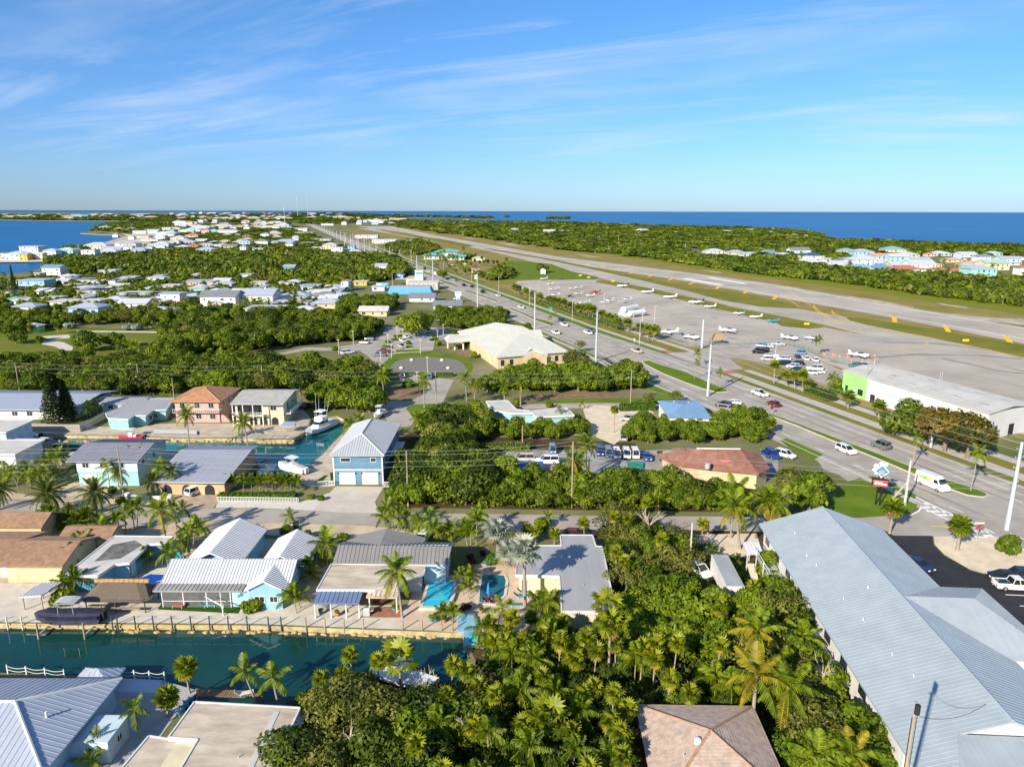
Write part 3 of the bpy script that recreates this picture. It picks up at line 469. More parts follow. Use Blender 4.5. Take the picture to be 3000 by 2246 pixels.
def feather_crown(nm, n, m, seed, sc=1.0, lo=-.5, hi=1.1):
    rng = np.random.default_rng(seed); VV = []; TT = []
    for i in range(n):
        f = i/(n-1); V, T = FR[nm, min(2, int(f*3))]; VV.append((V*sc*rng.uniform(.85,1.1)) @ rotm(i*2.39996+rng.uniform(-.2,.2), hi+(lo-hi)*f).T); TT.append(T+rng.uniform(-.15,.15))
    return quads_mesh('crown', np.concatenate(VV), MATS[m], np.concatenate(TT))
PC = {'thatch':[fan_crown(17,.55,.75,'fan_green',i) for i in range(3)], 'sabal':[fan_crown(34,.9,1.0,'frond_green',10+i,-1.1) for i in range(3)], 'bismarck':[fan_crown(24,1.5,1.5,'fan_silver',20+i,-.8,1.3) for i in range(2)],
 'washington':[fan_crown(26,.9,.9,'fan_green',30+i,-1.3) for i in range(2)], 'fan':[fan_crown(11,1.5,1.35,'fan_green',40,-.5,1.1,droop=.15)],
 'royal':[feather_crown('royal',10,'frond_green',i) for i in range(3)], 'date':[feather_crown('date',38,'frond_dark',5+i,1.0,-.75,1.25) for i in range(2)], 'coconut':[feather_crown('coconut',17,'frond_green',8+i,.95,-.6,1.15) for i in range(3)], 'areca':[feather_crown('royal',16,'frond_green',70+i,.9,.15,1.45) for i in range(2)], 'sago':[feather_crown('sago',22,'frond_green',80,1.0,-.2,1.2)], 'yellow':[feather_crown('coconut',15,'frond_yellow',90,.8,-.7,1.15)]}
PNAME = {'thatch':'thatch_palm','sabal':'cabbage_palm','bismarck':'silver_palm','washington':'fan_palm','fan':'fan_palm','royal':'christmas_palm','date':'date_palm','coconut':'coconut_palm','areca':'areca_palm','sago':'sago_palm','yellow':'golden_palm'}
def palm_at(kind, base, top, label, group=None, r=.14, s=1.0, own=False, yel=.0):
    """base and top in the world; own: every frond an object of its own"""
    b, t = Vector(base), Vector(top); o = thing(PNAME[kind], label, 'palm', tuple(b), 0, group); d = t-b; mb = MB()
    mid = d*.5+Vector((-d.y,d.x,0))*random.uniform(-.06,.06)
    mb.path([(0,0,-.2),tuple(d*.06+Vector((0,0,0))),tuple(mid*.9),tuple(d*.85),tuple(d)], [r*1.6,r*1.15,r,r*.9,r*.8], 7); mb.build('trunk', palmbark, o, org=(0,0,0))
    if own:
        nm = 'coconut' if kind in ('coconut','yellow') else 'royal'; n = 18 if nm == 'coconut' else 11; a0 = random.uniform(0,6)
        for i in range(n):
            f = i/(n-1); el = 1.15-1.75*f; m = 'frond_yellow' if (f > .72 and random.random() < yel) or kind == 'yellow' and random.random() < .6 else 'frond_green'
            q = link('frond', frond_me(nm, min(2,int(f*3)), m), o, tuple(d), sc=s*random.uniform(.88,1.1)); q.rotation_euler = Matrix(rotm(a0+i*2.39996+random.uniform(-.2,.2), el).tolist()).to_euler()
    else: link('crown', random.choice(PC[kind]), o, tuple(d), random.uniform(0,6.28), s)
    return o
def palmb(kind, c, xb, yb, xt, yt, label, group=None, **k):      # foot and head both seen
    b = p(c,xb,yb); z = top_of(c,xt,yt,b); u,dy,dz = _dir(c,xt,yt); return palm_at(kind, b, (u*b[1]/dy, b[1], max(z,.6)), label, group, **k)
def palmh(kind, c, x, y, h, label, group=None, lean=.06, **k):   # only the head seen: its height is judged
    q = p(c,x,y,h); a = random.uniform(0,6.28); return palm_at(kind, (q[0]+math.cos(a)*lean*h, q[1]+math.sin(a)*lean*h, 0), q, label, group, **k)
# ------------------------------------------------------------------ buildings
def paint(k, c, **kw): return mat(k, tuple(x*.82 for x in c), kw.pop('rough',.75), kw.pop('var',.12), kw.pop('scale',.45), spec=.25, **kw)
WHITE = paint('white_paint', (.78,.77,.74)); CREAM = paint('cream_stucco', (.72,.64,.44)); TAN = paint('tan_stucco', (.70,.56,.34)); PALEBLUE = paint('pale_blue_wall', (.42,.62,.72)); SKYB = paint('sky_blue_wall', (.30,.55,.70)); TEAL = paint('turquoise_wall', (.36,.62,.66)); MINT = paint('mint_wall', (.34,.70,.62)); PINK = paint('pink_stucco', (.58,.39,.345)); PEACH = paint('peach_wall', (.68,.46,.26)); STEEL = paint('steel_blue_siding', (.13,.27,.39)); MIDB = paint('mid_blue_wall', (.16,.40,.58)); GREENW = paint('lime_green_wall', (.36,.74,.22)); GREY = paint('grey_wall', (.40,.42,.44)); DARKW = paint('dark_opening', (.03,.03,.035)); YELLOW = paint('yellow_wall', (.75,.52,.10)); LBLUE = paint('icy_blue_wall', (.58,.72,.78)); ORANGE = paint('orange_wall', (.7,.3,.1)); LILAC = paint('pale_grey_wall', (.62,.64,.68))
glass = mat('window_glass', (.02,.028,.035), .08, .2, .5, spec=.8)
RW = mat('white_metal_roof', (.52,.53,.56), .38, .04, .3, metal=.0, spec=.5, rnd=.04); RBW = mat('blue_white_metal_roof', (.38,.42,.50), .36, .04, .3, spec=.5, rnd=.05); RG = mat('grey_metal_roof', (.20,.195,.19), .4, .06, .3, spec=.5, rnd=.06); RBIG = mat('silver_blue_metal_roof', (.325,.378,.412), .36, .07, .35, spec=.5, rnd=.018); RBL = mat('blue_metal_roof', (.16,.27,.42), .4, .05, .3, spec=.5, rnd=.04); RLIB = mat('ivory_metal_roof', (.55,.55,.48), .4, .03, .2, spec=.4, rnd=.03); RFB = mat('porch_blue_metal', (.13,.18,.30), .4, .05, .5, rnd=.05)
FLATG = mat('grey_membrane_roof', (.34,.34,.355), .9, .10, .5, stretch=(1,.15,1)); FLATB = mat('beige_weathered_roof', (.49,.415,.325), .95, .26, .6, stretch=(.35,1,1)); FLATW = mat('white_flat_roof', (.52,.50,.47), .9, .12, .4); RTAN = mat('tan_roof_tile', (.30,.185,.115), .85, .22, 1.2); RBRN = mat('brown_shingle', (.47,.36,.29), .9, .22, 1.6); RTERR = mat('terracotta_tile', (.44,.22,.12), .85, .2, 1.0); RBROWN = mat('red_brown_tile', (.26,.125,.09), .85, .2, .8); THATCH = mat('grey_thatch', (.17,.135,.10), .98, .35, 3, bump=1, bscale=18, stretch=(3,3,.6)); TEALR = mat('teal_metal_roof', (.12,.40,.36), .45, .06, .2); REDR = mat('red_metal_roof', (.40,.16,.11), .5, .06, .3); TURQR = mat('turquoise_metal_roof', (.19,.40,.42), .45, .06, .3); NAVYR = mat('navy_roof', (.05,.08,.16), .4, .1, .3); GREENR = mat('pale_green_roof', (.36,.50,.36), .5, .06, .3); SALMON = mat('salmon_roof', (.55,.30,.22), .7, .1, .4); DGREY = mat('dark_grey_roof', (.20,.21,.23), .6, .1, .3)
metal = mat('galvanised_metal', (.50,.52,.54), .45, .08, 2, metal=.3); wood = mat('weathered_timber', (.33,.26,.19), .9, .25, 2, stretch=(1,1,.3)); darkwood = mat('dark_timber', (.10,.075,.05), .9, .25, 2); rock = mat('ochre_rock', (.42,.30,.13), .95, .35, 1.5, bump=1, bscale=5)
ORD = 'first second third fourth fifth sixth seventh eighth ninth tenth eleventh twelfth thirteenth fourteenth'.split()
def house(name, label, x, y, group=None, cat='house'): return thing(name, label, cat, (x,y,0), 0, group)
def roof(h, faces, m, w=.6, sep=True, th=.2, style='metal', name='roof'):
    """a deck of real thickness; on it standing-seam panels, or rows of tiles laid course over course"""
    deck = MB()
    for f in faces: deck.slab(f, th)
    r = deck.build(name, m, h); one = MB()
    for f in faces:
        f = [Vector(q) for q in f]; u = (f[1]-f[0]).normalized(); n = Vector((0,0,0))
        for i in range(len(f)): n += (f[i]-f[0]).cross(f[(i+1) % len(f)]-f[0])
        n.normalize(); n = n if n.z > 0 else -n; v = n.cross(u)
        if v.z < 0: v = -v
        ax = u if style == 'metal' else v; lo = min(ax.dot(q) for q in f); hi = max(ax.dot(q) for q in f); k = max(1, round((hi-lo)/w)); ww = (hi-lo)/k
        for i in range(k):
            a, b = lo+i*ww, lo+(i+1)*ww; q = clip_half(clip_half(f, -ax, -a), ax, b-(.0 if style == 'metal' else 0))
            if len(q) < 3: continue
            mb = MB() if sep else one
            if style == 'metal':
                q2 = [c+n*.03 for c in q]; N_ = len(q2); mb.add(q2+[c+n*.002 for c in q], [tuple(range(N_))]+[((j+1)%N_, j, j+N_, (j+1)%N_+N_) for j in range(N_)])
                e = [c for c in clip_half(clip_half(f, -ax, -(a+1e-3)), ax, a+.06)]
                if len(e) >= 3:
                    N_ = len(e); mb.add([c+n*(.10 if m not in (RBIG,RBW) else .065) for c in e]+[c+n*.031 for c in e], [tuple(range(N_))]+[((j+1)%N_, j, j+N_, (j+1)%N_+N_) for j in range(N_)])
            else:
                t0 = min(ax.dot(c) for c in q); q2 = [c+n*(.075-.06*min(1,(ax.dot(c)-t0)/ww)) for c in q]; N_ = len(q2); mb.add(q2+[c+n*.002 for c in q], [tuple(range(N_))]+[((j+1)%N_, j, j+N_, (j+1)%N_+N_) for j in range(N_)])
            if sep: mb.build('panel' if style == 'metal' else 'tile_course', m, r, org=tuple(h['_o']))
    if not sep:
        o = one.build('sheeting' if style == 'metal' else 'tiling', m, r, org=tuple(h['_o'])); o['kind'] = 'stuff'
    return r
def ridge(h, r, pts, m, wd=.16):
    for a, b in pts: MB().tube(a, b, wd, wd, 6).build('ridge_cap', m, r, org=tuple(h['_o']))
def hipf(x0,x1,y0,y1,ze,zr,axis='x',k=None):
    if axis == 'x':
        k = (y1-y0)/2 if k is None else k; ym = (y0+y1)/2; a, b = (x0+k,ym,zr), (x1-k,ym,zr)
        return [[(x0,y0,ze),(x1,y0,ze),b,a],[(x1,y0,ze),(x1,y1,ze),b],[(x1,y1,ze),(x0,y1,ze),a,b],[(x0,y1,ze),(x0,y0,ze),a]]
    k = (x1-x0)/2 if k is None else k; xm = (x0+x1)/2; a, b = (xm,y0+k,zr), (xm,y1-k,zr)
    return [[(x0,y0,ze),(x1,y0,ze),a],[(x1,y0,ze),(x1,y1,ze),b,a],[(x1,y1,ze),(x0,y1,ze),b],[(x0,y1,ze),(x0,y0,ze),a,b]]
def gabf(x0,x1,y0,y1,ze,zr,axis='x'):
    if axis == 'x': ym = (y0+y1)/2; return [[(x0,y0,ze),(x1,y0,ze),(x1,ym,zr),(x0,ym,zr)],[(x1,y1,ze),(x0,y1,ze),(x0,ym,zr),(x1,ym,zr)]]
    xm = (x0+x1)/2; return [[(x1,y0,ze),(x1,y1,ze),(xm,y1,zr),(xm,y0,zr)],[(x0,y1,ze),(x0,y0,ze),(xm,y0,zr),(xm,y1,zr)]]
def walls(h, x0,x1,y0,y1,z0,z1,m, gable=None, zr=0, name='wall'):
    mb = MB()
    if gable == 'x': ym = (y0+y1)/2; mb.loft([[(x,y0,z0),(x,y1,z0),(x,y1,z1),(x,ym,zr),(x,y0,z1)] for x in (x0,x1)])
    elif gable == 'y': xm = (x0+x1)/2; mb.loft([[(x0,y,z0),(x1,y,z0),(x1,y,z1),(xm,y,zr),(x0,y,z1)] for y in (y0,y1)])
    else: mb.box(x0,x1,y0,y1,z0,z1)
    return mb.build(name, m, h)
def _side(side, c, a, b, d0, d1):    # box on a wall: along the wall a..b, depth d0..d1 outwards
    if side == 'S': return (a,b,c-d1,c-d0)
    if side == 'N': return (a,b,c+d0,c+d1)
    if side == 'E': return (c+d0,c+d1,a,b)
    return (c-d1,c-d0,a,b)
def window(h, side, c, pos, wd, z0, z1, fm=None, bars=1, name='window', pm=None):
    a, b = pos-wd/2, pos+wd/2; t = .09; mb = MB()
    for q in ((a,b,z0,z0+t),(a,b,z1-t,z1),(a,a+t,z0+t,z1-t),(b-t,b,z0+t,z1-t)): mb.box(*_side(side,c,q[0],q[1],.002,.08), q[2], q[3])
    for i in range(1, bars+1):
        if bars: e = a+(b-a)*i/(bars+1); mb.box(*_side(side,c,e-.03,e+.03,.004,.07), z0+t, z1-t)
    f = mb.build(name, fm or WHITE, h); MB().box(*_side(side,c,a+t*.5,b-t*.5,.001,.03), z0+t*.5, z1-t*.5).build('pane', pm or glass, f, org=tuple(h['_o'])); return f
def door(h, side, c, pos, wd, z0, z1, m, name='door'):
    o = MB().box(*_side(side,c,pos-wd/2,pos+wd/2,.002,.05), z0, z1).build(name, m, h); tr = MB(); a, b = pos-wd/2, pos+wd/2
    for q in ((a-.12,a,z0,z1+.12),(b,b+.12,z0,z1+.12),(a,b,z1,z1+.12)): tr.box(*_side(side,c,q[0],q[1],.002,.09), q[2], q[3])
    tr.build('trim', WHITE, o, org=tuple(h['_o']))
    if name == 'garage_door':
        for i in range(4): MB().box(*_side(side,c,a+.05,b-.05,.05,.075), z0+(z1-z0)*i/4+.03, z0+(z1-z0)*(i+1)/4-.03).build('panel', m, o, org=tuple(h['_o']))
    else: MB().box(*_side(side,c,b-.16,b-.1,.05,.12), z0+.95*(z1-z0)/2, z0+1.1*(z1-z0)/2).build('handle', metal, o, org=tuple(h['_o']))
    return o
def flatroof(h, poly, z, m, th=.3, lip=None):
    r = MB().prism(poly, z-th, z, bottom=True).build('roof', m, h)
    if lip:
        mb = MB(); P2 = ccw([(q[0],q[1]) for q in poly]); n = len(P2)
        for i in range(n):
            a, b = Vector(P2[i]), Vector(P2[(i+1)%n]); L = (b-a).length
            if L > .3: mb.obox(((a+b)/2), (b-a), L/2-.02, .09, z-th-.04, z+.09)
        mb.build('fascia', lip, r, org=tuple(h['_o']))
    return r
def shrink(poly, d):
    P2 = ccw([(q[0],q[1]) for q in poly]); n = len(P2); out = []
    for i in range(n):
        a, b, c = Vector(P2[i-1]), Vector(P2[i]), Vector(P2[(i+1)%n]); e1, e2 = (b-a).normalized(), (c-b).normalized(); n1, n2 = Vector((-e1.y,e1.x)), Vector((-e2.y,e2.x)); k = n1+n2
        k = k/max(.35, k.length_squared/2) if k.length > 1e-4 else n1; q = b+k*d; out.append((q.x,q.y))
    return out
def vent(h, x, y, z, s=.12, hh=.5, m=None): MB().tube((x,y,z-.15),(x,y,z+hh),s,s,8).build('roof_vent', m or metal, h)
# ---- near canal, south bank
h = house('canal_house', 'pale blue canal house with a blue-grey ribbed hip roof, south bank beside the gazebo', -52, 63.3)
r = roof(h, hipf(-68,-44.2,56.4,70.4,3.3,5.7), RBW, .62); ridge(h, r, [((-44.2,70.4,3.36),(-51.2,63.4,5.76)),((-44.2,56.4,3.36),(-51.2,63.4,5.76)),((-51.2,63.4,5.76),(-61,63.4,5.76))], WHITE)
walls(h, -67.4,-44.9,57,69.8,0,3.2,PALEBLUE); vent(h,-47.6,62.6,4.6,.12,.55,WHITE); vent(h,-57.6,67.6,4.4,.12,.5,WHITE)
MB().box(-44.9,-41.0,61.4,65.2,0,2.5).box(-45.0,-40.9,61.3,65.3,2.5,2.62).build('annex', LBLUE, h); MB().box(-44.8,-42.6,55.0,60.6,0,.9).build('store_lid', SKYB, h); window(h,'E',-41.0,63.4,1.0,1.0,1.9)
ac = thing('air_conditioner', 'grey box air conditioner between the blue canal house and its annex', 'air conditioner', (-44.2,66.3,0)); MB().box(-44.7,-43.6,65.6,66.8,.1,1.3).build('casing', GREY, ac); MB().tube((-44.15,66.2,1.3),(-44.15,66.2,1.34),.42,.42,14).build('fan_grille', DARKW, ac)
g = thing('gazebo', 'small gazebo with a blue-grey pyramid roof at the canal edge behind the ribbed hip roof', 'gazebo', (-48.8,73.2,0))
roof(g, hipf(-51.2,-46.4,71.4,74.9,1.5,2.6,k=2.2), RBW, .6, sep=True)
for x in (-50.6,-47):
    for y in (71.8,74.5): MB().box(x-.07,x+.07,y-.07,y+.07,-1,1.4).build('post', WHITE, g)
# flat beige roofed house
h = house('flat_roof_house', 'low house with a flat weathered beige roof between the canal and the jungle trees', -30, 62)
flatroof(h, [(-34.3,66.5),(-22.6,65.6),(-22.7,60.6),(-23.5,50),(-31.5,50),(-31.5,60.9),(-34.6,61.2)], 3.3, FLATB, .35, WHITE); flatroof(h, [(-37.0,61.9),(-31.6,60.85),(-31.6,50),(-38.5,50),(-37.4,58)], 2.85, FLATB, .3, WHITE)
walls(h,-33.8,-23.2,51,65.2,0,2.9,CREAM); walls(h,-36.4,-31.8,51,60.4,0,2.5,CREAM,name='wing_wall'); roof(h, [[(-22.0,60.8,2.5),(-22.0,65.5,2.5),(-22.8,65.5,3.0),(-22.8,60.8,3.0)]], RBW, .55, name='canopy')
MB().box(-25.2,-24.6,52,65,3.3,3.36).box(-24.6,-23,59.6,62.6,3.3,3.35).build('roof_patch', FLATW, h); vent(h,-26.5,58.5,3.3,.06,.3)
# brown shingle
h = house('shingle_house', 'house with a brown shingle hip roof and white dome vent among the palms', 19.5, 59.2); K = (19.4,59.2,5.9)
cs = [(13.4,66.2,3.3),(26.0,66.0,3.3),(25.6,52.4,3.3),(13.0,52.2,3.3)]; r = roof(h, [[cs[1],cs[0],K],[cs[2],cs[1],K],[cs[3],cs[2],K],[cs[0],cs[3],K]], RBRN, .34, sep=True, style='tile')
ridge(h, r, [((c[0],c[1],3.36),(K[0],K[1],5.92)) for c in cs], mat('ridge_tile', (.36,.22,.13), .9, .2, 2), .14); walls(h,14,25.4,52.8,65.4,0,3.2,TAN)
v = MB(); v.loft([[(18.0+math.cos(a)*rr, 58.3+math.sin(a)*rr, zz) for a in np.linspace(0,6.283,13)[:-1]] for rr, zz in ((.36,5.0),(.36,5.6),(.26,5.75),(.1,5.82))]); v.build('dome_vent', WHITE, h); vent(h,16.4,57.2,4.5,.06,.5)
# ---- the big silver-blue roofed building
BA = Vector((-.0640,-.998,0)).normalized(); BB = Vector((BA.y,-BA.x,0))*-1  # along the ridge towards the viewer / across to the east
B0 = Vector((49.9,106.2,0))
def bl(s, o, z): q = B0+BA*s+BB*o; return (q.x,q.y,z)
if bl(0,5,0)[0] < B0.x: BB = -BB
h = house('metal_roof_building', 'big two-storey building under a long silver-blue ribbed gable roof by the black car park', 48, 80, cat='building')
wz = 8.9; r = roof(h, [[bl(0,-9.7,5.6),bl(49.5,-9.7,5.6),bl(49.5,0,wz),bl(0,0,wz)],[bl(49.5,9.4,5.6),bl(0,9.4,5.6),bl(0,0,wz),bl(49.5,0,wz)]], RBIG, .56); ridge(h, r, [(bl(0,0,wz+.05),bl(49.5,0,wz+.05))], RBIG)
w_ = MB(); w_.loft([[bl(s,-9.0,0),bl(s,8.8,0),bl(s,8.8,5.4),bl(s,0,8.5),bl(s,-9.0,5.4)] for s in (.8,48.9)]); w_.build('wall', WHITE, h); MB().obox(bl(54.2,-.1,0), BA, 5.2, 8.8, 0, 5.4).build('annex_wall', WHITE, h); MB().obox(bl(48.95,3.4,0), BB, .5, .05, 7.5, 8.0).build('window', glass, h)
r2 = roof(h, [[bl(19,14.6,5.8),bl(19,8.6,5.8),bl(27,.3,8.75),bl(27,8.8,8.75)],[bl(35,8.6,5.8),bl(35,14.6,5.8),bl(27,8.8,8.75),bl(27,.3,8.75)],[bl(35,14.6,5.8),bl(19,14.6,5.8),bl(27,8.8,8.75)]], RBIG, .56, name='portico_roof'); MB().obox(bl(27,10.8,0), BA, 7.2, 3.2, 0, 5.6).build('portico', WHITE, h)
roof(h, [[bl(49.5,-9.7,5.6),bl(60,-9.7,5.6),bl(49.5,-4.7,7.3)],[bl(60,-9.7,5.6),bl(60,9.4,5.6),bl(49.5,4.7,7.3),bl(49.5,-4.7,7.3)],[bl(60,9.4,5.6),bl(49.5,9.4,5.6),bl(49.5,4.7,7.3)]], RBIG, .56, name='lower_roof')
for s in range(8): 
    a = bl(3+s*5.2,-9.05,0); MB().obox(a, BA, .9, .05, 3.4, 4.8).build('window', glass, h)
for s in range(4): MB().obox(bl(6+s*9,-10.4,0), BA, 3.9, 1.1, 2.75, 2.9).build('walkway', GREY, h)
for s in range(10): MB().obox(bl(2+s*3.8,-11.4,0), BA, .06, .06, 0, 3.9).build('post', WHITE, h)
MB().obox(bl(20,-11.4,0), BA, 18, .04, 3.75, 3.85).obox(bl(20,-11.4,0), BA, 18, .03, 3.2, 3.26).build('railing', WHITE, h)
for s, o in ((6,-6),(13,-6.5),(16,-6.2),(25,-5.9),(30,-5.5),(24,-2.6),(37,-5.2),(41,-4.8)): q = bl(s,o,5.6+(o+9.7)*.34); vent(h,q[0],q[1],q[2],.07,.35,WHITE)
st = thing('outdoor_stair', 'white covered stair landing at the corner of the big metal-roofed building', 'stair', (37.8,102.5,0)); roof(st, [[(36.6,101.2,3.2),(39.2,101.2,3.2),(39.2,103.6,4.0),(36.6,103.6,4.0)]], RW, .5)
for i in range(9): MB().box(36.8,37.9,98.6+i*.3,98.9+i*.3,.17*i,.17*i+.17).build('step', concrete, st)
for x in (36.8,39): MB().box(x-.06,x+.06,101.3,101.42,0,3.2).build('post', WHITE, st)
# ---- near canal, north bank
h = house('tile_roof_house', 'cream house with a tan tiled roof at the canal beside the blue flat-roofed house', -73, 101)
roof(h, gabf(-77.2,-67.4,97.0,107.2,3.0,4.7), RTAN, .42, style='tile', sep=True); walls(h,-76.4,-68.0,97.6,106.6,0,2.9,TAN,'x',4.5); roof(h, gabf(-92,-77.3,98.4,109,2.9,4.2), RTAN, .42, style='tile', name='wing_roof'); walls(h,-91,-77.4,99.2,108.4,0,2.8,TAN,'x',4.0,'wing_wall'); roof(h, gabf(-74,-65.4,106.4,111.5,3.0,4.0), RTAN, .42, style='tile', name='back_roof'); walls(h,-73.5,-66,107,111,0,2.9,TAN,'x',3.9,'back_wall')
window(h,'S',99.2,-79.0,1.0,.9,2.1); door(h,'S',99.2,-77.9,.9,0,2.1,WHITE); window(h,'S',99.2,-85,1.6,.9,2.2)
h = house('garden_house', 'brown tiled corner of a house behind the tan tiled house', -83, 113); roof(h, gabf(-96,-79.5,111,117,2.8,4.2), RTAN, .5, style='tile'); walls(h,-95,-80.2,111.6,116.4,0,2.7,TAN,'x',4.0)
h = house('blue_flat_house', 'blue house with a stained flat white roof beside the thatched hut', -61, 101)
fl = [(-65.4,94.2),(-60.5,94.2),(-60.0,97.6),(-57.9,98.2),(-57.9,103.0),(-58.4,103.2),(-58.4,104.4),(-55.6,104.6),(-55.4,107.0),(-65.2,107.2)]; flatroof(h, fl, 3.05, FLATW, .28, WHITE); w_ = MB().prism(shrink(fl,.55),0,2.76); w_.build('wall', MIDB, h)
MB().sheet([(-63.5,98.5),(-60,99.5),(-58.9,104),(-61,105.6),(-63.8,104.2)],3.06).build('roof_stain', mat('dark_stain',(.14,.135,.13),.95,.5,.6), h); door(h,'E',-58.45,99.8,.9,0,2.1,PALEBLUE); window(h,'E',-58.45,98.9,.7,1.2,2.0)
# white ribbed roof house
h = house('white_ribbed_house', 'blue canal house with white ribbed gables, a screened porch and a crab on its wall', -41, 97)
roof(h, gabf(-50.2,-31.6,91.9,99.3,3.1,5.0), RW, .45); walls(h,-49.6,-32.2,92.4,98.8,0,3.0,SKYB,'x',4.8)
roof(h, gabf(-49.6,-40.9,97.4,109.8,3.1,5.1,'y'), RW, .45, name='wing_roof'); walls(h,-49.0,-41.4,98.6,109.4,0,3.0,SKYB,'y',4.9,'wing_wall'); roof(h, gabf(-38.0,-31.2,97.0,106.2,3.1,4.8,'y'), RW, .45, name='wing_roof'); walls(h,-37.5,-31.7,98.6,105.8,0,3.0,SKYB,'y',4.6,'wing_wall')
roof(h, gabf(-37.6,-31.9,89.9,96,3.1,4.6,'y'), RW, .45, name='front_roof'); walls(h,-37.0,-32.4,90.3,95,0,3.0,SKYB,'y',4.4,'front_wall'); roof(h, [[(-50.6,90.3,2.85),(-38.0,90.3,2.85),(-38.0,92.4,3.12),(-50.6,92.4,3.12)]], mat('porch_grey_roof',(.27,.265,.26),.8,.15,.5), .6, name='porch_roof', sep=True)
MB().box(-49.4,-39.9,90.75,92.3,0,.1).build('porch_floor', concrete, h)
for x in (-49.6,-46.6,-43.3,-41.3,-39.9): MB().box(x-.06,x+.06,90.68,90.8,0,2.75).build('post', WHITE, h)
for z in (1.0,2.72): MB().box(-49.55,-39.95,90.69,90.79,z,z+.08).build('rail', WHITE, h)
for x0,x1 in ((-49.54,-46.66),(-46.54,-43.36),(-43.24,-41.36),(-41.24,-39.96)): MB().box(x0,x1,90.72,90.76,.1,2.7).build('screen', mat('dark_insect_screen',(.10,.10,.105),.7,.2,1), h)
MB().box(-39.9,-37.0,90.85,92.3,0,2.85).build('wall', PALEBLUE, h)
cb = MB(); cb.obox((-38.5,90.79),(1,0),.24,.05,1.75,2.05)
for a in range(8): t = math.radians(20+a*20 if a < 4 else 100+a*20); cb.tube((-38.5,90.8,1.9),(-38.5+math.cos(t)*.55,90.8,1.9+math.sin(t)*.42),.045,.03,5)
cb.build('crab_ornament', mat('teal_ornament',(.03,.28,.34),.5,.1,2), h); window(h,'S',90.3,-35.6,1.5,1.1,2.1); window(h,'S',90.3,-33.6,1.2,1.1,2.1)
# grey house
h = house('grey_ribbed_house', 'canal house with a dark grey ribbed roof, flat beige terrace roof and long swimming pool', -19, 96)
roof(h, [[(-27,97.6,3.4),(-9.6,97.3,3.4),(-9.2,99.8,5.0),(-26.6,100.2,5.0)],[(-9,104.4,3.4),(-27,104.7,3.4),(-26.6,100.2,5.0),(-9.2,99.8,5.0)]], RG, .62); walls(h,-26.4,-9.8,98,104,0,3.3,LBLUE,'x',4.7); roof(h, [[(-14,100.4,3.5),(-13.9,106,3.5),(-20.2,106,4.95),(-20.2,99.9,4.95)],[(-26.5,106,3.5),(-26.5,100.4,3.5),(-20.2,99.9,4.95),(-20.2,106,4.95)]], RG, .62, name='wing_roof'); walls(h,-25.9,-14.6,101,105.6,0,3.4,LBLUE,name='wing_wall')
flatroof(h, [(-27.2,97.7),(-12.9,97.4),(-12.9,94.9),(-19.2,90.2),(-27.4,90.2)], 3.15, FLATB, .25, WHITE); walls(h,-26.8,-13.4,95.2,97.8,0,2.8,WHITE,name='terrace_wall'); walls(h,-13.2,-9.9,97.0,98,0,3.3,LBLUE,name='panel_wall')
roof(h, [[(-27.4,87.9,2.45),(-21.0,87.8,2.45),(-20.9,90.1,2.95),(-27.3,90.1,2.95)]], RFB, .62, name='porch_roof'); roof(h, [[(-20.3,89.2,2.6),(-15.9,89.1,2.6),(-15.9,92.2,3.1),(-20.3,92.3,3.1)]], FLATB, .62, name='side_roof')
for x in (-27.2,-25,-22.9,-21.1): MB().box(x-.08,x+.08,88.0,88.16,0,2.45).build('post', WHITE, h)
for x in (-16.1,-19.9): MB().box(x-.08,x+.08,89.3,89.46,0,2.6).build('post', WHITE, h)
MB().box(-20.9,-15.4,88.2,91,.04,.09).build('terrace', mat('brick_terrace',(.30,.14,.09),.9,.2,1.5), h)
# pools
def pool(label, poly, m, z=.16, rim=concrete):
    t = thing('swimming_pool', label, 'pool', (sum(q[0] for q in poly)/len(poly), sum(q[1] for q in poly)/len(poly), 0)); P2 = ccw([(q[0],q[1]) for q in poly]); o2 = shrink(P2,-.45); n = len(P2); mb = MB()
    mb.add([(x,y,0) for x,y in o2]+[(x,y,z) for x,y in o2]+[(x,y,z) for x,y in P2]+[(x,y,.08) for x,y in P2], [(i,(i+1)%n,(i+1)%n+n,i+n) for i in range(n)]+[(i+n,(i+1)%n+n,(i+1)%n+2*n,i+2*n) for i in range(n)]+[((i+1)%n+3*n,i+3*n,i+2*n,(i+1)%n+2*n) for i in range(n)]); mb.build('coping', rim, t); MB().sheet(P2, z-.05).build('water', m, t); return t
pw = watermat('pool_water', (.03,.45,.62), .5, .05, 1.2, .05); pw2 = watermat('dark_pool_water', (.01,.10,.15), .5, .05, 1.2, .05, (.015,.16,.22), .4)
pool('bright turquoise swimming pool beside the grey ribbed house', pp('J',[(1510,760),(1700,765),(1715,820),(1680,920),(1640,980),(1440,985)]), pw, .5); pool('dark teal swimming pool with rounded end beside the silver palm', pp('J',[(1970,692),(2140,695),(2158,740),(2140,870),(2060,940),(1930,930),(1935,850),(1955,710)]), pw2); pool('narrow pool under a crumpled blue cover beside the white ribbed house', pp('I',[(1180,735),(1310,685),(1420,690),(1400,740),(1300,770)]), mat('blue_pool_cover',(.005,.07,.42),.35,.4,2.5,bump=1,bscale=4))
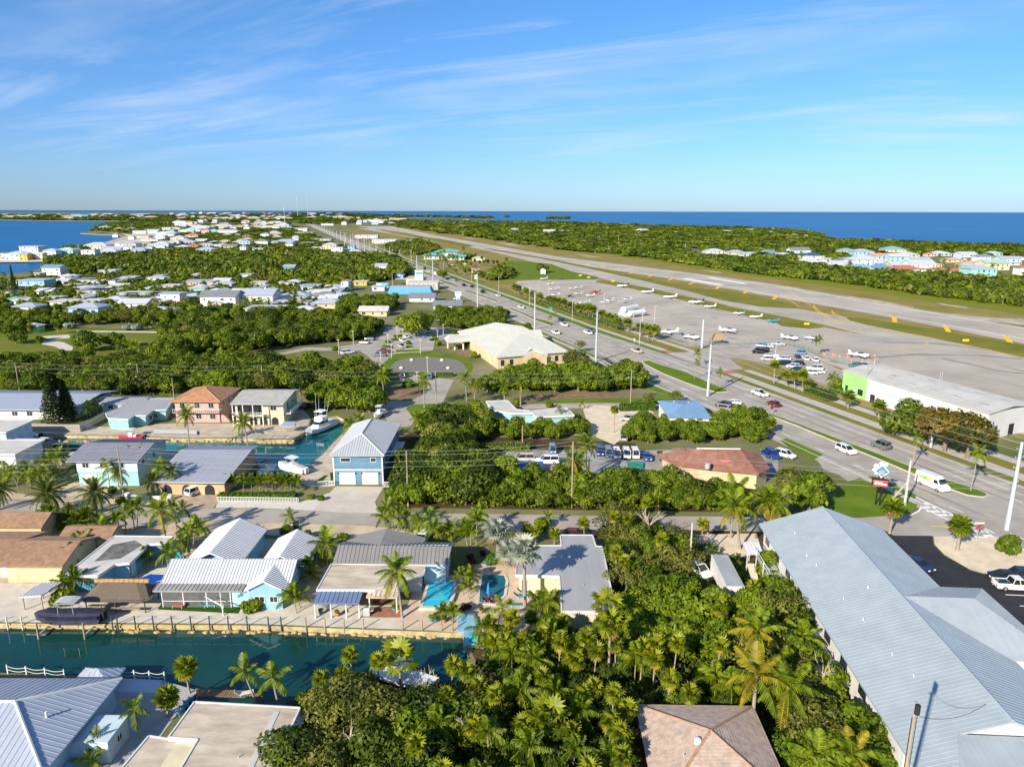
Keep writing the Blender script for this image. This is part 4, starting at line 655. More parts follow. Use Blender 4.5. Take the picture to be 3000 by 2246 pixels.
# grey flat roof with terrace
h = house('grey_flat_house', 'cream house with a pale grey flat roof marked by a palm shadow', 8, 96); fl = [(8.0,107.6),(13.3,107.6),(13.4,103.6),(14.4,103.5),(14.0,88.6),(13.7,84.7),(6.7,84.7),(7.0,94.1),(.6,94.4),(.8,103.8),(7.9,103.8)]; flatroof(h, fl, 3.2, FLATG, .3, WHITE); MB().prism(shrink(fl,.5),0,2.9).build('wall', CREAM, h)
for x in (2.2,4.6): window(h,'S',94.85,x,1.5,.2,2.3,bars=1)
window(h,'S',94.85,6.2,1.2,.2,2.3); vent(h,10.2,91.5,3.2,.06,.2)
# tiki hut
t = thing('tiki_hut', 'open canal hut under a rounded grey thatch roof with tan ridge caps', 'hut', (-55.6,91,0)); rings = []
for k, (ww, zz) in enumerate(((0,2.0),(.5,2.15),(1.3,3.0),(2.0,3.7),(2.5,3.9))):
    x0, x1, y0, y1 = -60.3+ww*.8, -50.6-ww*.8, 88.7+ww, 93.7-ww; rings.append([(x0+.8,y0,zz),(x1-.8,y0,zz),(x1,y0+.7,zz),(x1,y1-.7,zz),(x1-.8,y1,zz),(x0+.8,y1,zz),(x0,y1-.7,zz),(x0,y0+.7,zz)])
rings[-1] = [(q[0], 91.2+(q[1]-91.2)*.15, 3.95) for q in rings[-1]]; mb = MB(); mb.loft(rings); rf = mb.build('roof', THATCH, t)
for i in range(11): x = -59.0+i*.7; MB().tube((x,91.2,3.9),(x+.62,91.2,3.9),.34,.30,8).build('ridge_cap', mat('tan_thatch_cap',(.42,.25,.10),.95,.2,2), rf, org=tuple(t['_o']))
for x in (-59.6,-55.5,-51.4):
    for y in (89.3,93.1): MB().tube((x,y,0),(x,y,2.2),.09,.09,7).build('post', darkwood, t)
MB().box(-59.5,-57,89.2,89.9,0,1.0).box(-56.4,-52,88.9,89.5,.75,.82).build('bar_counter', wood, t)
# ---- between street and inner canal
h = house('turquoise_stilt_house', 'turquoise two-storey house with a grey ribbed roof and white garage door by the inner canal', -82.5, 143)
roof(h, gabf(-90.2,-75.6,135.6,150,5.6,7.2), mat('mauve_grey_metal_roof',(.26,.26,.30),.4,.05,.3,rnd=.04), .6); walls(h,-88.6,-76.4,136.6,149,0,5.5,TEAL,'x',7.0); walls(h,-88.7,-76.3,136.5,136.6,3.0,5.5,LBLUE,name='upper_wall')
for x in (-86.8,-83.2,-79.6): window(h,'S',136.5,x,1.4,3.9,5.0)
door(h,'S',136.6,-86.3,2.9,0,2.4,WHITE,'garage_door'); window(h,'E',-76.4,139,1.2,3.8,5.0); window(h,'E',-76.4,143.5,1.2,3.8,5.1)
h = house('peach_bungalow', 'peach bungalow with a white ribbed roof and palm shadow beside the white parked car', -63.5, 138); roof(h, [[(-71.2,131.2,3.0),(-56.4,130.8,3.0),(-56.0,145,4.9),(-71.2,145,4.9)],[(-56.0,150,4.2),(-70.6,150,4.2),(-71.2,145,4.9),(-56.0,145,4.9)]], mat('lilac_white_metal_roof',(.40,.41,.47),.4,.04,.3,rnd=.04), .5); walls(h,-70.4,-57.0,132,149.4,0,2.9,PEACH); MB().loft([[(x,132,2.9),(x,149.2,2.9),(x,149.2,4.1),(x,145,4.7)] for x in (-70.3,-57.1)]).build('gable', PEACH, h)
for x in (-68.5,-64.5,-60): 
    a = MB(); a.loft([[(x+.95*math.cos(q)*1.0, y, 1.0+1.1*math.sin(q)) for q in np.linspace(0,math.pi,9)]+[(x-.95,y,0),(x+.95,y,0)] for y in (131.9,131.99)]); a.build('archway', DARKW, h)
window(h,'E',-57.0,136,1.2,1.2,2.4)
# blue house
h = house('blue_garage_house', 'tall steel-blue house with silver hip roof and two white garage doors', -31.6, 148)
r = roof(h, hipf(-37.2,-26.0,137.0,159.2,6.5,9.4,'y'), mat('silver_metal_roof',(.38,.405,.44),.36,.04,.3,rnd=.04), .5); ridge(h, r, [((-37.2,137,6.55),(-31.6,142.6,9.45)),((-26,137,6.55),(-31.6,142.6,9.45)),((-31.6,142.6,9.45),(-31.6,153.6,9.45))], WHITE, .1)
walls(h,-36.6,-26.6,137.7,158.6,0,6.4,STEEL)
for x in (-36.6,-26.6): MB().box(x-.14,x+.14,137.6,137.78,0,6.4).build('corner_trim', WHITE, h)
MB().box(-36.46,-26.74,137.62,137.72,3.0,3.3).build('band_trim', WHITE, h)
door(h,'S',137.7,-33.9,3.1,0,2.5,WHITE,'garage_door'); door(h,'S',137.7,-29.2,3.1,0,2.5,WHITE,'garage_door'); window(h,'S',137.7,-34.1,2.1,4.9,5.8,bars=0); window(h,'S',137.7,-28.4,1.2,4.9,5.8,bars=0)
for y in (140.5,145,150,155): window(h,'E',-26.6,y,1.3,4.2,5.5)
MB().box(-26.5,-24.6,146,156,3.0,3.15).build('balcony', WHITE, h); MB().box(-26.58,-26.5,137.8,158,3.0,3.25).build('band_trim', WHITE, h)
for x in (-35.7,-32.2,-30.9,-27.4): MB().box(x-.09,x+.09,137.45,137.68,2.3,2.6).build('wall_lamp', DARKW, h)
# far bank of the inner canal
h = house('white_canal_house', 'white house with a pale blue-white roof on the inner canal beside the wooden fence', -128, 192); roof(h, [[(-150,183.2,3),(-117.4,182.6,3),(-116.6,195,4.4),(-150,195,4.4)],[(-116,203,3.2),(-150,203,3.2),(-150,195,4.4),(-116.6,195,4.4)]], RBW, .8, sep=False); walls(h,-149,-118,184,202,0,2.9,WHITE)
for x in (-134,-130,-123): window(h,'S',184,x,1.6,.9,2.2)
h = house('grey_shed_house', 'low house with pale patched roofs behind the wooden fence and the dark pine', -108, 195); roof(h, gabf(-115,-103,190.5,199,2.6,3.3), FLATG, .9, sep=False); walls(h,-114.4,-103.6,191,198.6,0,2.5,LILAC,'x',3.2); window(h,'S',191,-112,1.5,.9,2.1)
h = house('mint_house', 'mint green flat-roofed house on the inner canal quay', -96, 185); fl = pp('D',[(910,470),(1000,440),(1180,345),(1500,345),(1440,440),(1325,445),(1260,492),(1160,490),(1110,525),(935,515)],3.0); flatroof(h, fl, 3.0, FLATG, .3, LBLUE); MB().prism(shrink(fl,.4),0,2.7).build('wall', MINT, h)
q = [p('D',940,520,2.7), p('D',1110,528,2.7)]; yy = (q[0][1]+q[1][1])/2+.35
for x in (-103.3,-100.6): window(h,'S',yy-.05,x,.9,1.3,2.2)
for (cx,cy),x in (((1210,520),1),((1300,505),1),((1350,490),0)): a = p('D',cx,cy,1.6); window(h,'S',a[1]-.2,a[0],1.2,.9,2.2)
h = house('pink_house', 'pink two-storey house with a terracotta tiled hip roof on the canal', -83.3, 188); r = roof(h, hipf(-90.2,-76.8,180.4,195.6,6.0,8.2,'y'), RTERR, .5, style='tile'); ridge(h, r, [((-90.2,180.4,6.05),(-83.5,187.1,8.25)),((-76.8,180.4,6.05),(-83.5,187.1,8.25))], RTERR); walls(h,-89.3,-77.7,181.3,194.8,0,5.9,PINK)
for x in (-87.3,-83.4,-79.7): window(h,'S',181.3,x,1.5,3.9,5.4); window(h,'S',181.3,x+.2,1.6,.9,2.4)
for y in (184.5,188,191.5): window(h,'E',-77.7,y,1.2,3.8,5.2)
MB().box(-89.6,-77.4,180.2,181.3,2.9,3.05).build('balcony', PINK, h); MB().box(-89.6,-76.4,180.15,180.22,3.9,3.97).build('balcony_rail', WHITE, h)
for i in range(24): x = -89.5+i*.53; MB().box(x-.03,x+.03,180.16,180.21,3.05,3.9).build('baluster', WHITE, h)
for i in range(8): MB().box(-77.5+i*.28,-77.2+i*.28,181.6,182.8,0,2.9-.36*i).build('step', PINK, h)
h = house('cream_house', 'cream two-storey house with grey roof, arched ground floor and white balcony', -66, 185); roof(h, [[(-73.4,178.2,6.0),(-59.4,177.8,6.0),(-58.9,186.8,7.4),(-73.4,187,7.4)],[(-58.9,192,6.4),(-73.4,192,6.4),(-73.4,187,7.4),(-58.9,186.8,7.4)]], mat('grey_shingle_roof',(.36,.355,.34),.9,.15,.8), .5, style='tile'); walls(h,-72.6,-60.0,179.4,191.4,0,5.9,CREAM); MB().loft([[(x,179.4,5.9),(x,191.2,5.9),(x,191.2,6.3),(x,187,7.2)] for x in (-72.5,-60.1)]).build('gable', CREAM, h)
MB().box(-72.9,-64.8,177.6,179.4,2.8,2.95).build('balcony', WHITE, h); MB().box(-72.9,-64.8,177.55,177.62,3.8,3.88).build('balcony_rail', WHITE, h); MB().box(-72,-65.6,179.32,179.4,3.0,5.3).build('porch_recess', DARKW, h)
for i in range(16): x = -72.8+i*.53; MB().box(x-.03,x+.03,177.56,177.61,2.95,3.8).build('baluster', WHITE, h)
for x in (-72.7,-70,-67.4,-64.9): MB().box(x-.15,x+.15,177.6,177.9,0,2.8).build('pillar', CREAM, h); MB().box(x-.1,x+.1,177.7,177.9,2.95,5.8).build('post', WHITE, h)
window(h,'S',179.4,-62.6,1.7,3.9,5.1)
for x in (-70.9,-68,-65.3,-62.4):
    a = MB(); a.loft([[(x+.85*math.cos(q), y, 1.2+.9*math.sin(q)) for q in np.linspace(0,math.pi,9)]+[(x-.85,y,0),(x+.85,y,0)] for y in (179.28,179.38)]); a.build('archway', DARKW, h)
MB().box(-60,-58.3,180,191,2.8,2.95).build('side_balcony', WHITE, h); MB().box(-58.36,-58.3,180,191,3.0,3.85).build('balcony_rail', WHITE, h); window(h,'E',-60,183,1.5,3.1,5.2); window(h,'E',-60,187.5,1.4,3.9,5.1)
# ---- centre
h = house('turquoise_bungalow', 'long turquoise bungalow with a flat pale roof beside the sandy lot', 2, 180); fl = pp('F',[(-225,368),(-40,362),(40,440),(160,452),(470,425),(540,490),(205,503),(185,472),(-10,472),(-150,450)],3.1); flatroof(h, fl, 3.1, FLATW, .3, WHITE); MB().prism(shrink(fl,.35),0,2.8).build('wall', TEAL, h)
for cx,cy,ww in ((100,515,.7),(290,535,1.8),(455,525,.9)): a = p('F',cx,cy,1.7); window(h,'S',p('F',300,500,3.1)[1]+.33 if cx > 200 else p('F',80,472,3.1)[1]+.33,a[0],ww,1.0,2.3)
h = house('blue_roof_house', 'white house with a bright blue hip roof beside the highway', 44, 178); cs = [p('F',1255,362,4.2),p('F',1612,362,4.2),p('F',1725,513,4.2),p('F',1350,505,4.2)]; K0 = p('F',1480,400,6.0); roof(h, [[cs[3],cs[2],K0],[cs[2],cs[1],K0],[cs[1],cs[0],K0],[cs[0],cs[3],K0]], RBL, .6); MB().prism(shrink(cs,.5),0,4.1).build('wall', WHITE, h)
for x,y in ((1435,425),(1525,380),(1400,372),(1550,415)): a = p('F',x,y,5.2); vent(h,a[0],a[1],4.8,.12,.6,WHITE)
h = house('tile_restaurant', 'restaurant under a brown tiled roof with a faded red patch and white ridge', 36, 150, cat='restaurant'); A_,B_ = p('F',1595,778,6.4), p('F',1972,782,6.4); C_,D_ = p('F',1440,930,3.4), p('F',2130,1000,3.4); E_ = p('F',2230,950,3.2)
r = roof(h, [[C_,D_,B_,A_],[D_,E_,(B_[0]+5,B_[1]+2,4.6),B_],[(B_[0]+3,B_[1]+9,3.4),(A_[0]-3,A_[1]+9,3.4),A_,B_],[(A_[0]-8,A_[1]+5,3.4),C_,A_]], RBROWN, .42, style='tile'); ridge(h, r, [(A_,B_)], WHITE, .2); MB().prism(shrink([C_,D_,E_,(B_[0]+3,B_[1]+8),(A_[0]-6,A_[1]+8)],.5),0,3.2).build('wall', TAN, h); a = [p('F',1790,870,4.95),p('F',1900,870,4.95),p('F',1870,900,4.6),p('F',1810,898,4.6)]; nrm = Vector((0,-.5,.87))*.14; MB().face([Vector(q)+nrm for q in a]).build('red_patch', mat('faded_red_tile',(.62,.20,.14),.8,.15,1), h)
a = p('F',1690,930,4.4); MB().tube((a[0],a[1],4.0),(a[0],a[1],5.1),.55,.55,12).build('exhaust_fan', metal, h)
MB().box(*[p('F',1330,860,2.9)[0],p('F',1540,860,2.9)[0],p('F',1400,960,2.9)[1],p('F',1400,850,2.9)[1]],0,2.8).build('kitchen_block', TAN, h)
for cx,cy in ((1442,860),(1430,885),(1455,895)): a = p('F',cx,cy,3.6); MB().tube((a[0],a[1],2.8),(a[0],a[1],4.2),.4,.4,10).build('rooftop_unit', metal, h)
# library
LA = Vector((.345,-.939,0)); LB = Vector((.939,.345,0))
h = house('library_building', 'tan civic building with a wide ivory ribbed hip roof and porch', 0, 275, cat='building'); R1,R2 = p('B',1000,872,8.2), p('B',1165,945,8.2); c1,c2,c4 = p('B',1005,1100,4.4), p('B',1478,1062,4.4), p('B',750,930,4.4); c3 = (c4[0]+c2[0]-c1[0]+2, c4[1]+c2[1]-c1[1]+3, 4.4)
r = roof(h, [[c1,c2,R2],[c2,c3,R1,R2],[c3,c4,R1],[c4,c1,R2,R1]], RLIB, 1.0); MB().prism(shrink([c1,c2,c3,c4],.7),0,4.3).build('wall', TAN, h)
pc = [p('B',675,975,3.8),p('B',700,1005,3.8),p('B',855,990,3.9),p('B',890,940,4.6)]; roof(h, [[p('B',665,975,3.6),p('B',688,1004,3.6),p('B',880,990,3.6),p('B',860,955,5.4),p('B',700,950,5.2)]], RLIB, 1.0, name='porch_roof')
for x,y in ((690,1040),(735,1050),(790,1050),(840,1040)): a = p('B',x,y); MB().box(a[0]-.3,a[0]+.3,a[1]-.3,a[1]+.3,0,3.5).build('pillar', CREAM, h)
ga = [p('B',1170,1095,4.0),p('B',1340,1085,4.0)]; gm = p('B',1235,1040,5.8); roof(h, [[ga[0],(ga[0][0]-2,ga[0][1]+9,4.2),(gm[0]-2,gm[1]+8,5.8),gm],[(ga[1][0]-2,ga[1][1]+9,4.2),ga[1],gm,(gm[0]-2,gm[1]+8,5.8)]], RLIB, .9, name='gable_roof'); MB().add([(ga[0][0]+.4,ga[0][1]+.5,0),(ga[1][0]-.4,ga[1][1]+.5,0),(ga[1][0]-.4,ga[1][1]+.5,3.9),(gm[0],(ga[0][1]+ga[1][1])/2+.6,5.5),(ga[0][0]+.4,ga[0][1]+.5,3.9)],[(0,1,2,3,4)]).build('gable_wall', TAN, h)
d_ = Vector(c2)-Vector(c1)
for f in (.08,.2,.62,.82,.93): q = Vector(c1)+d_*f; MB().obox((q.x-.05,q.y+.62), d_, .6, .06, 1.2, 3.2).build('window', glass, h)
roof(h, [[p('B',1310,962,4.4),p('B',1290,918,4.4),p('B',1170,925,5.4),p('B',1200,955,5.4)]], RLIB, 1.0, name='rear_roof')
# hangar
h = house('hangar', 'long white hangar with a low ribbed roof and lime green office end', 118, 195, cat='hangar'); a,b = Vector((102.6,215.6,7.0)), Vector((117.1,167.3,7.0)); cdir = Vector((17.0,8.0,.0)); am, bm_ = a+cdir*.5+Vector((0,0,.9)), b+cdir*.5+Vector((0,0,.9)); roof(h, [[a,b,bm_,am],[b+cdir,a+cdir,am,bm_]], mat('pale_ribbed_roof',(.48,.47,.44),.5,.08,.1,rnd=.04), 1.0); hd = (b-a).normalized(); a2,b2 = a+cdir*.02-hd*-.6, b-hd*.4+cdir*.02
MB().prism([a2,b2,b2+cdir*.96,a2+cdir*.96],0,6.9).build('wall', mat('white_ribbed_cladding',(.60,.60,.59),.6,.05,.4), h); nn = Vector((-hd.y,hd.x,0)); nn = nn if nn.x < 0 else -nn
def hang(name,f0,f1,z0,z1,m,d=.06): q0,q1 = a2+(b2-a2)*f0, a2+(b2-a2)*f1; c = (q0+q1)/2+nn*d*.5; return MB().obox(c, hd, (q1-q0).length/2, d*.5, z0, z1).build(name, m, h)
hang('green_cladding',.0,.20,0,6.8,GREENW,.12); hang('window',.135,.175,1.0,2.8,DARKW,.2); hang('window',.03,.05,1.0,2.8,DARKW,.2); hang('door',.09,.115,0,2.3,WHITE,.2); hang('loading_door',.235,.27,0,2.4,DARKW,.1); hang('mural',.37,.43,1.6,5.2,LBLUE,.08); hang('louvre',.5,.54,3.4,4.8,metal,.08)
for f in (.3,.45,.6,.75,.9):
    for k in (.25,.72): q = a+(b-a)*f+cdir*k; zz = 7.0+.9*(2*min(k,1-k))+.04; MB().obox(q, hd, 1.4, .45, zz-.1, zz+.09).build('skylight', FLATG, h)
q = b-hd*.4+cdir*.55; MB().obox(q+hd*.03, cdir, 1.0, .06, 0, 3.0).build('end_door', DARKW, h); q = a+(b-a)*.45+cdir*.9; MB().tube((q.x,q.y,7.2),(q.x,q.y,9.8),.05,.05,5).tube((q.x+.9,q.y+.4,7.2),(q.x+.9,q.y+.4,9.8),.05,.05,5).build('mast', metal, h)
t = thing('box_trailer', 'white box trailer with a grey top parked by the big metal-roofed building', 'trailer', (31.5,97,0)); q = [p('K',1722,513,3.4),p('K',1866,515,3.4),p('K',2012,790,3.4),p('K',1840,745,3.4)]; q[3] = (q[0][0]+q[2][0]-q[1][0], q[0][1]+q[2][1]-q[1][1], 3.4); MB().prism(q,.9,3.4).build('body', WHITE, t); MB().prism(shrink(q,.05),3.4,3.46).build('top', GREY, t)
for f in (.12,.3): c = Vector(q[3])+(Vector(q[0])-Vector(q[3]))*f; c2 = Vector(q[2])+(Vector(q[1])-Vector(q[2]))*f; MB().tube((c.x-.05,c.y,.45),(c.x+.3,c.y,.45),.45,.45,10).build('wheel', blackt, t); MB().tube((c2.x+.05,c2.y,.45),(c2.x-.3,c2.y,.45),.45,.45,10).build('wheel', blackt, t)
# ------------------------------------------------------------------ vehicles
tyre = mat('tyre_rubber', (.02,.02,.02), .9, 0); carglass = mat('car_glass', (.012,.016,.02), .05, 0, spec=.9); chrome = mat('lamp_glass', (.75,.75,.72), .15, 0); redlamp = mat('tail_lamp', (.35,.01,.01), .2, 0); hubm = mat('wheel_hub', (.42,.42,.44), .4, 0, metal=.4)
def cpaint(k, c): return mat('car_paint_'+k, c, .22, 0, spec=.6)
CARC = {'white':(.74,.74,.73),'black':(.012,.012,.014),'silver':(.40,.42,.44),'grey':(.13,.14,.155),'red':(.16,.012,.02),'blue':(.015,.06,.28),'navy':(.015,.03,.08),'steelblue':(.16,.25,.36),'beige':(.50,.46,.38),'maroon':(.12,.02,.02),'green':(.05,.16,.13)}
#        length width belt roof   cabin base x0,x1   cabin top x0,x1   hood z
CK = {'sedan':(4.7,1.82,.92,1.42,-1.75,1.2,-1.05,.35,.80),'suv':(4.75,1.9,1.05,1.74,-2.3,1.25,-2.0,.45,.98),'wagon':(5.5,2.0,1.12,1.9,-2.65,1.35,-2.5,.6,1.05),'pickup':(5.7,1.98,1.1,1.86,-.75,1.5,-.45,.8,1.08),'jeep':(4.4,1.88,1.08,1.84,-2.05,.85,-2.0,.55,1.06),'mini':(3.5,1.55,1.0,1.92,-1.7,1.55,-1.6,1.0,.85)}
def car_meshes(kind):
    if kind == 'van':
        b = MB(); prof = [(-3.2,.45,2.55),(-3.1,.4,2.68),(1.0,.4,2.68),(1.7,.4,2.45),(2.35,.4,1.5),(3.1,.4,1.15),(3.25,.45,.8)]
        b.loft([[(x,-1.0,z0),(x,-1.0,z0+(z1-z0)*.6),(x,-.86 if z1 > 2 else -.95,z1),(x,.86 if z1 > 2 else .95,z1),(x,1.0,z0+(z1-z0)*.6),(x,1.0,z0)] for x,z0,z1 in prof])
        g = MB(); g.face([(1.78,-.84,2.36),(2.36,-.9,1.56),(2.36,.9,1.56),(1.78,.84,2.36)]); g.v = [(x+.03,y,z+.03) for x,y,z in g.v]
        for s in (-1,1): g.add([(1.0,s*1.02,1.55),(2.2,s*1.02,1.5),(1.75,s*.98,2.2),(1.0,s*.98,2.2)], [(0,1,2,3)])
        return b, g, 3.25, 1.0, 1.9, .38
    L,W,zb,zr,a0,a1,t0,t1,zh = CK[kind]; h = L/2; w = W/2; b = MB()
    prof = [(-h,.5,zb*.82),(-h+.12,.32,zb*.97),(a0+.3,.3,zb),(a1-.1,.3,zb),(a1+.1,.3,zb-.02),(h-.35,.32,zh-.04),(h-.1,.36,zh-.18),(h,.45,zh-.34)]
    b.loft([[(x,-w*(.9 if abs(x) > h-.2 else 1)*.95,z0),(x,-w*(.9 if abs(x) > h-.2 else 1),z0+(z1-z0)*.55),(x,-w*.9,z1),(x,w*.9,z1),(x,w*(.9 if abs(x) > h-.2 else 1),z0+(z1-z0)*.55),(x,w*(.9 if abs(x) > h-.2 else 1)*.95,z0)] for x,z0,z1 in prof])
    b.add([(t0,-w*.74,zr),(t1,-w*.74,zr),(t1,w*.74,zr),(t0,w*.74,zr),(t0,-w*.74,zr-.06),(t1,-w*.74,zr-.06),(t1,w*.74,zr-.06),(t0,w*.74,zr-.06)], [(0,1,2,3),(0,4,5,1),(1,5,6,2),(2,6,7,3),(3,7,4,0)])
    for s in (-1,1):
        for x0,x1 in ((a0,t0),(a1,t1),((a0+a1)/2,(t0+t1)/2)): b.tube((x0,s*w*.89,zb-.02),(x1,s*w*.75,zr-.03),.055,.045,4)
    if kind == 'pickup':
        for s in (-1,1): b.box(-h+.1,a0,s*w*.9-.05,s*w*.9+.05,zb-.05,zb+.1)
        b.box(-h+.05,-h+.15,-w*.88,w*.88,zb-.05,zb+.1)
    if kind == 'jeep': b.box(-h-.22,-h-.02,-.36,.36,.75,1.35)
    g = MB(); e = .9; g.loft([[(a0,-w*.88,zb-.02),(a1,-w*.88,zb-.02),(a1,w*.88,zb-.02),(a0,w*.88,zb-.02)],[(t0+.02,-w*.73,zr-.05),(t1-.02,-w*.73,zr-.05),(t1-.02,w*.73,zr-.05),(t0+.02,w*.73,zr-.05)]])
    if kind == 'pickup': g.box(-h+.18,a0-.06,-w*.84,w*.84,zb-.04,zb+.012)
    return b, g, h, w, h*.6, .36
CM = {}; wheel_me = MB().tube((0,-.11,0),(0,.11,0),.36,.36,12).mesh('wheel', tyre); hub_me = MB().tube((0,-.118,0),(0,.118,0),.2,.2,10).mesh('rim', hubm)
for k in list(CK)+['van']:
    b,g,h_,w_,wb,wr = car_meshes(k); zl = .75 if k != 'van' else .95
    CM[k] = (b.mesh('body', cpaint('white', CARC['white'])), g.mesh('windows', carglass), h_, w_, wb, MB().box(-.06,.04,-.18,.18,-.09,.09).mesh('headlight', chrome), MB().box(-.04,.05,-.14,.14,-.12,.12).mesh('taillight', redlamp), zl)
GROUPS = {'hw':'cars driving on the highway','lib':'cars parked at the library','ap':'cars parked at the airport lot','lot':'cars parked in the restaurant lot','far':'cars on the far highway'}
def car(kind, c, x, y, deg, col, label, group=None, sc=1.0, small=False):
    q = p(c,x,y,.75*sc) if c else (x,y,0); name = {'sedan':'car','suv':'suv','wagon':'suv','pickup':'pickup_truck','jeep':'jeep','mini':'shuttle_cart','van':'van'}[kind]; t = thing(name, label, {'pickup_truck':'pickup','shuttle_cart':'cart'}.get(name,name), (q[0],q[1],.06), math.radians(deg), GROUPS.get(group,group), sc)
    bme,gme,h_,w_,wb,hl,tl,zl = CM[kind]; o = link('body', bme, t); o.material_slots[0].link = 'OBJECT'; o.material_slots[0].material = cpaint(col, CARC[col]); link('windows', gme, t)
    for sx in (-1,1):
        for sy in (-1,1):
            wl = link('wheel', wheel_me, t, (sx*wb,sy*(w_-.1),.36))
            if not small: link('rim', hub_me, wl)
    if not small:
        for sy in (-1,1): link('headlight', hl, t, (h_-.06,sy*w_*.62,zl-.1)); link('taillight', tl, t, (-h_+.03,sy*w_*.68,zl+.05))
    return t
HA = math.degrees(math.atan2(HD[1],HD[0]))     # bearing of the highway, away from the viewer
S_, N_ = HA+180, HA
# traffic
v = car('van','H',1420,1085,S_,'white','white delivery van with a green and yellow side panel on the highway','hw',1.05); MB().box(-2.3,.3,-1.03,-.985,1.55,2.15).build('green_panel', mat('green_print',(.12,.55,.03),.5,.1,1), v, org=(0,0,0)); MB().box(-.55,.25,-1.045,-1.03,1.6,2.1).build('yellow_print', mat('yellow_print',(.75,.52,.02),.5,.1,1), v, org=(0,0,0)); MB().box(-2.1,-1.2,-1.045,-1.03,1.7,2.05).build('orange_print', mat('orange_print',(.65,.35,.15),.5,.3,3), v, org=(0,0,0))
for a in [('suv','H',675,785,S_,'white','white crossover with black glass roof driving behind the grey jeep'),('jeep','H',975,745,N_,'grey','dark grey jeep with black roof on the far carriageway'),('sedan','H',50,385,N_,'red','dark red car beside the brown road sign on the highway'),('pickup','R',115,890,N_,'white','white work van-like pickup ahead of the dark red car'),('pickup','Y',1345,910,S_,'beige','pale pickup crossing the turn lane near the yellow hatching'),('pickup','Y',820,712,S_,'white','white pickup beside the dark car before the steel pole'),('suv','Y',850,690,S_,'grey','dark grey car half hidden behind a white pickup'),('pickup','Y',470,712,S_,'white','white pickup behind the bus-stop post on the near carriageway'),('pickup','Y',560,628,S_,'white','white pickup passing the small median palm'),('suv','Y',530,577,N_,'navy','dark blue car beside the tip of the grass median'),('pickup','Y',95,438,N_,'white','white pickup on the far carriageway before the tall pole'),('suv','X',2030,818,N_,'white','white hatchback at the highway edge by a small palm'),('suv','X',1830,770,N_,'black','black car of a close pair on the far carriageway'),('sedan','X',1832,750,N_,'grey','grey car just ahead of a black one on the highway'),('suv','X',1590,685,S_,'black','black car beyond the two long median islands'),('sedan','X',1692,700,N_,'black','low black car beside the far verge'),('suv','X',1490,620,S_,'grey','grey car behind the tiny median palm'),('sedan','X',1375,603,S_,'black','black car at the airport turn-off'),('van','X',1220,545,N_,'white','white box van far along the highway'),('pickup','X',1125,508,S_,'white','white car behind a black pickup far along the highway'),('pickup','X',1080,472,S_,'black','black pickup far along the highway'),('suv','X',945,428,S_,'grey','grey car near the second tall pole up the highway'),('van','X',668,318,N_,'white','white truck in the distance on the highway'),('suv','X',765,372,S_,'navy','dark car at a pole far up the highway'),('sedan','X',705,352,S_,'black','small dark car far up the highway'),('suv','X',495,278,S_,'grey','tiny dark car where the woods meet the highway'),('suv','X',448,232,N_,'white','tiny white car beyond the far median'),('van','X',122,118,S_,'white','tiny white van near the far hangars')]:
    car(*a, group='hw', small=a[1] == 'X', sc=1.08)
for a in [('suv','D',1700,1135,62,'white','white crossover parked on the brown paver drive'),('suv','H',150,825,-52,'white','white car parked beside the blue jeep near the restaurant'),('jeep','H',40,828,-80,'blue','bright blue jeep parked beside the restaurant'),('suv','F',1005,515,172,'silver','silver crossover parked on the sandy lot'),('suv','F',965,675,82,'silver','grey car nosing into the shrubs of the sandy lot'),('wagon','F',300,878,180,'white','long white suv parked in the cracked lot'),('wagon','F',90,862,180,'beige','pale car in tree shade behind the long white suv'),('suv','F',1830,395,152,'black','black car parked behind the blue-roofed house'),('sedan','F',1915,375,152,'white','white car parked behind the blue-roofed house'),('sedan','F',2205,815,95,'blue','blue car beyond the brown restaurant roof'),('suv','F',1520,805,95,'grey','grey car tucked beside the restaurant roof'),('suv','K',1615,640,-62,'white','white car parked under trees beside the box trailer'),('sedan','L',1310,590,-70,'navy','dark car half hidden by the eave of the big roof'),('sedan','L',2040,690,172,'black','black car in the new asphalt car park'),('pickup','L',2130,770,-6,'white','white pickup in the new asphalt car park'),('wagon','L',2180,690,172,'navy','dark car beside the black one in the new car park'),('suv','J',1460,340,80,'white','white van-like car behind the grey ribbed house'),('sedan','K',510,325,172,'maroon','dark red car parked behind the grey flat roof'),('sedan','K',600,325,172,'black','black car parked behind the grey flat roof'),('sedan','E',430,405,80,'maroon','dark car in shade beside the cream house')]: car(*a)
for i,(x,y,c) in enumerate([(760,800,'blue'),(833,815,'steelblue'),(905,825,'white'),(990,825,'white'),(1065,825,'white')]): car('mini','F',x,y,-92,c,['dark blue shuttle cart at the shaded end of the row','blue-roofed shuttle cart in the row','white shuttle cart next to the blue-roofed one','white shuttle cart in the middle of the white three','white shuttle cart at the open end of the row'][i],'shuttle carts in a row',1.1)
car('mini','F',350,785,-88,'steelblue','blue shuttle cart parked alone under the trees','shuttle carts in a row',1.0); car('sedan','F',1165,840,-90,'blue','royal blue car beside the white shuttle carts','lot'); car('sedan','F',1300,835,-90,'navy','dark blue car near the restaurant kitchen','lot')
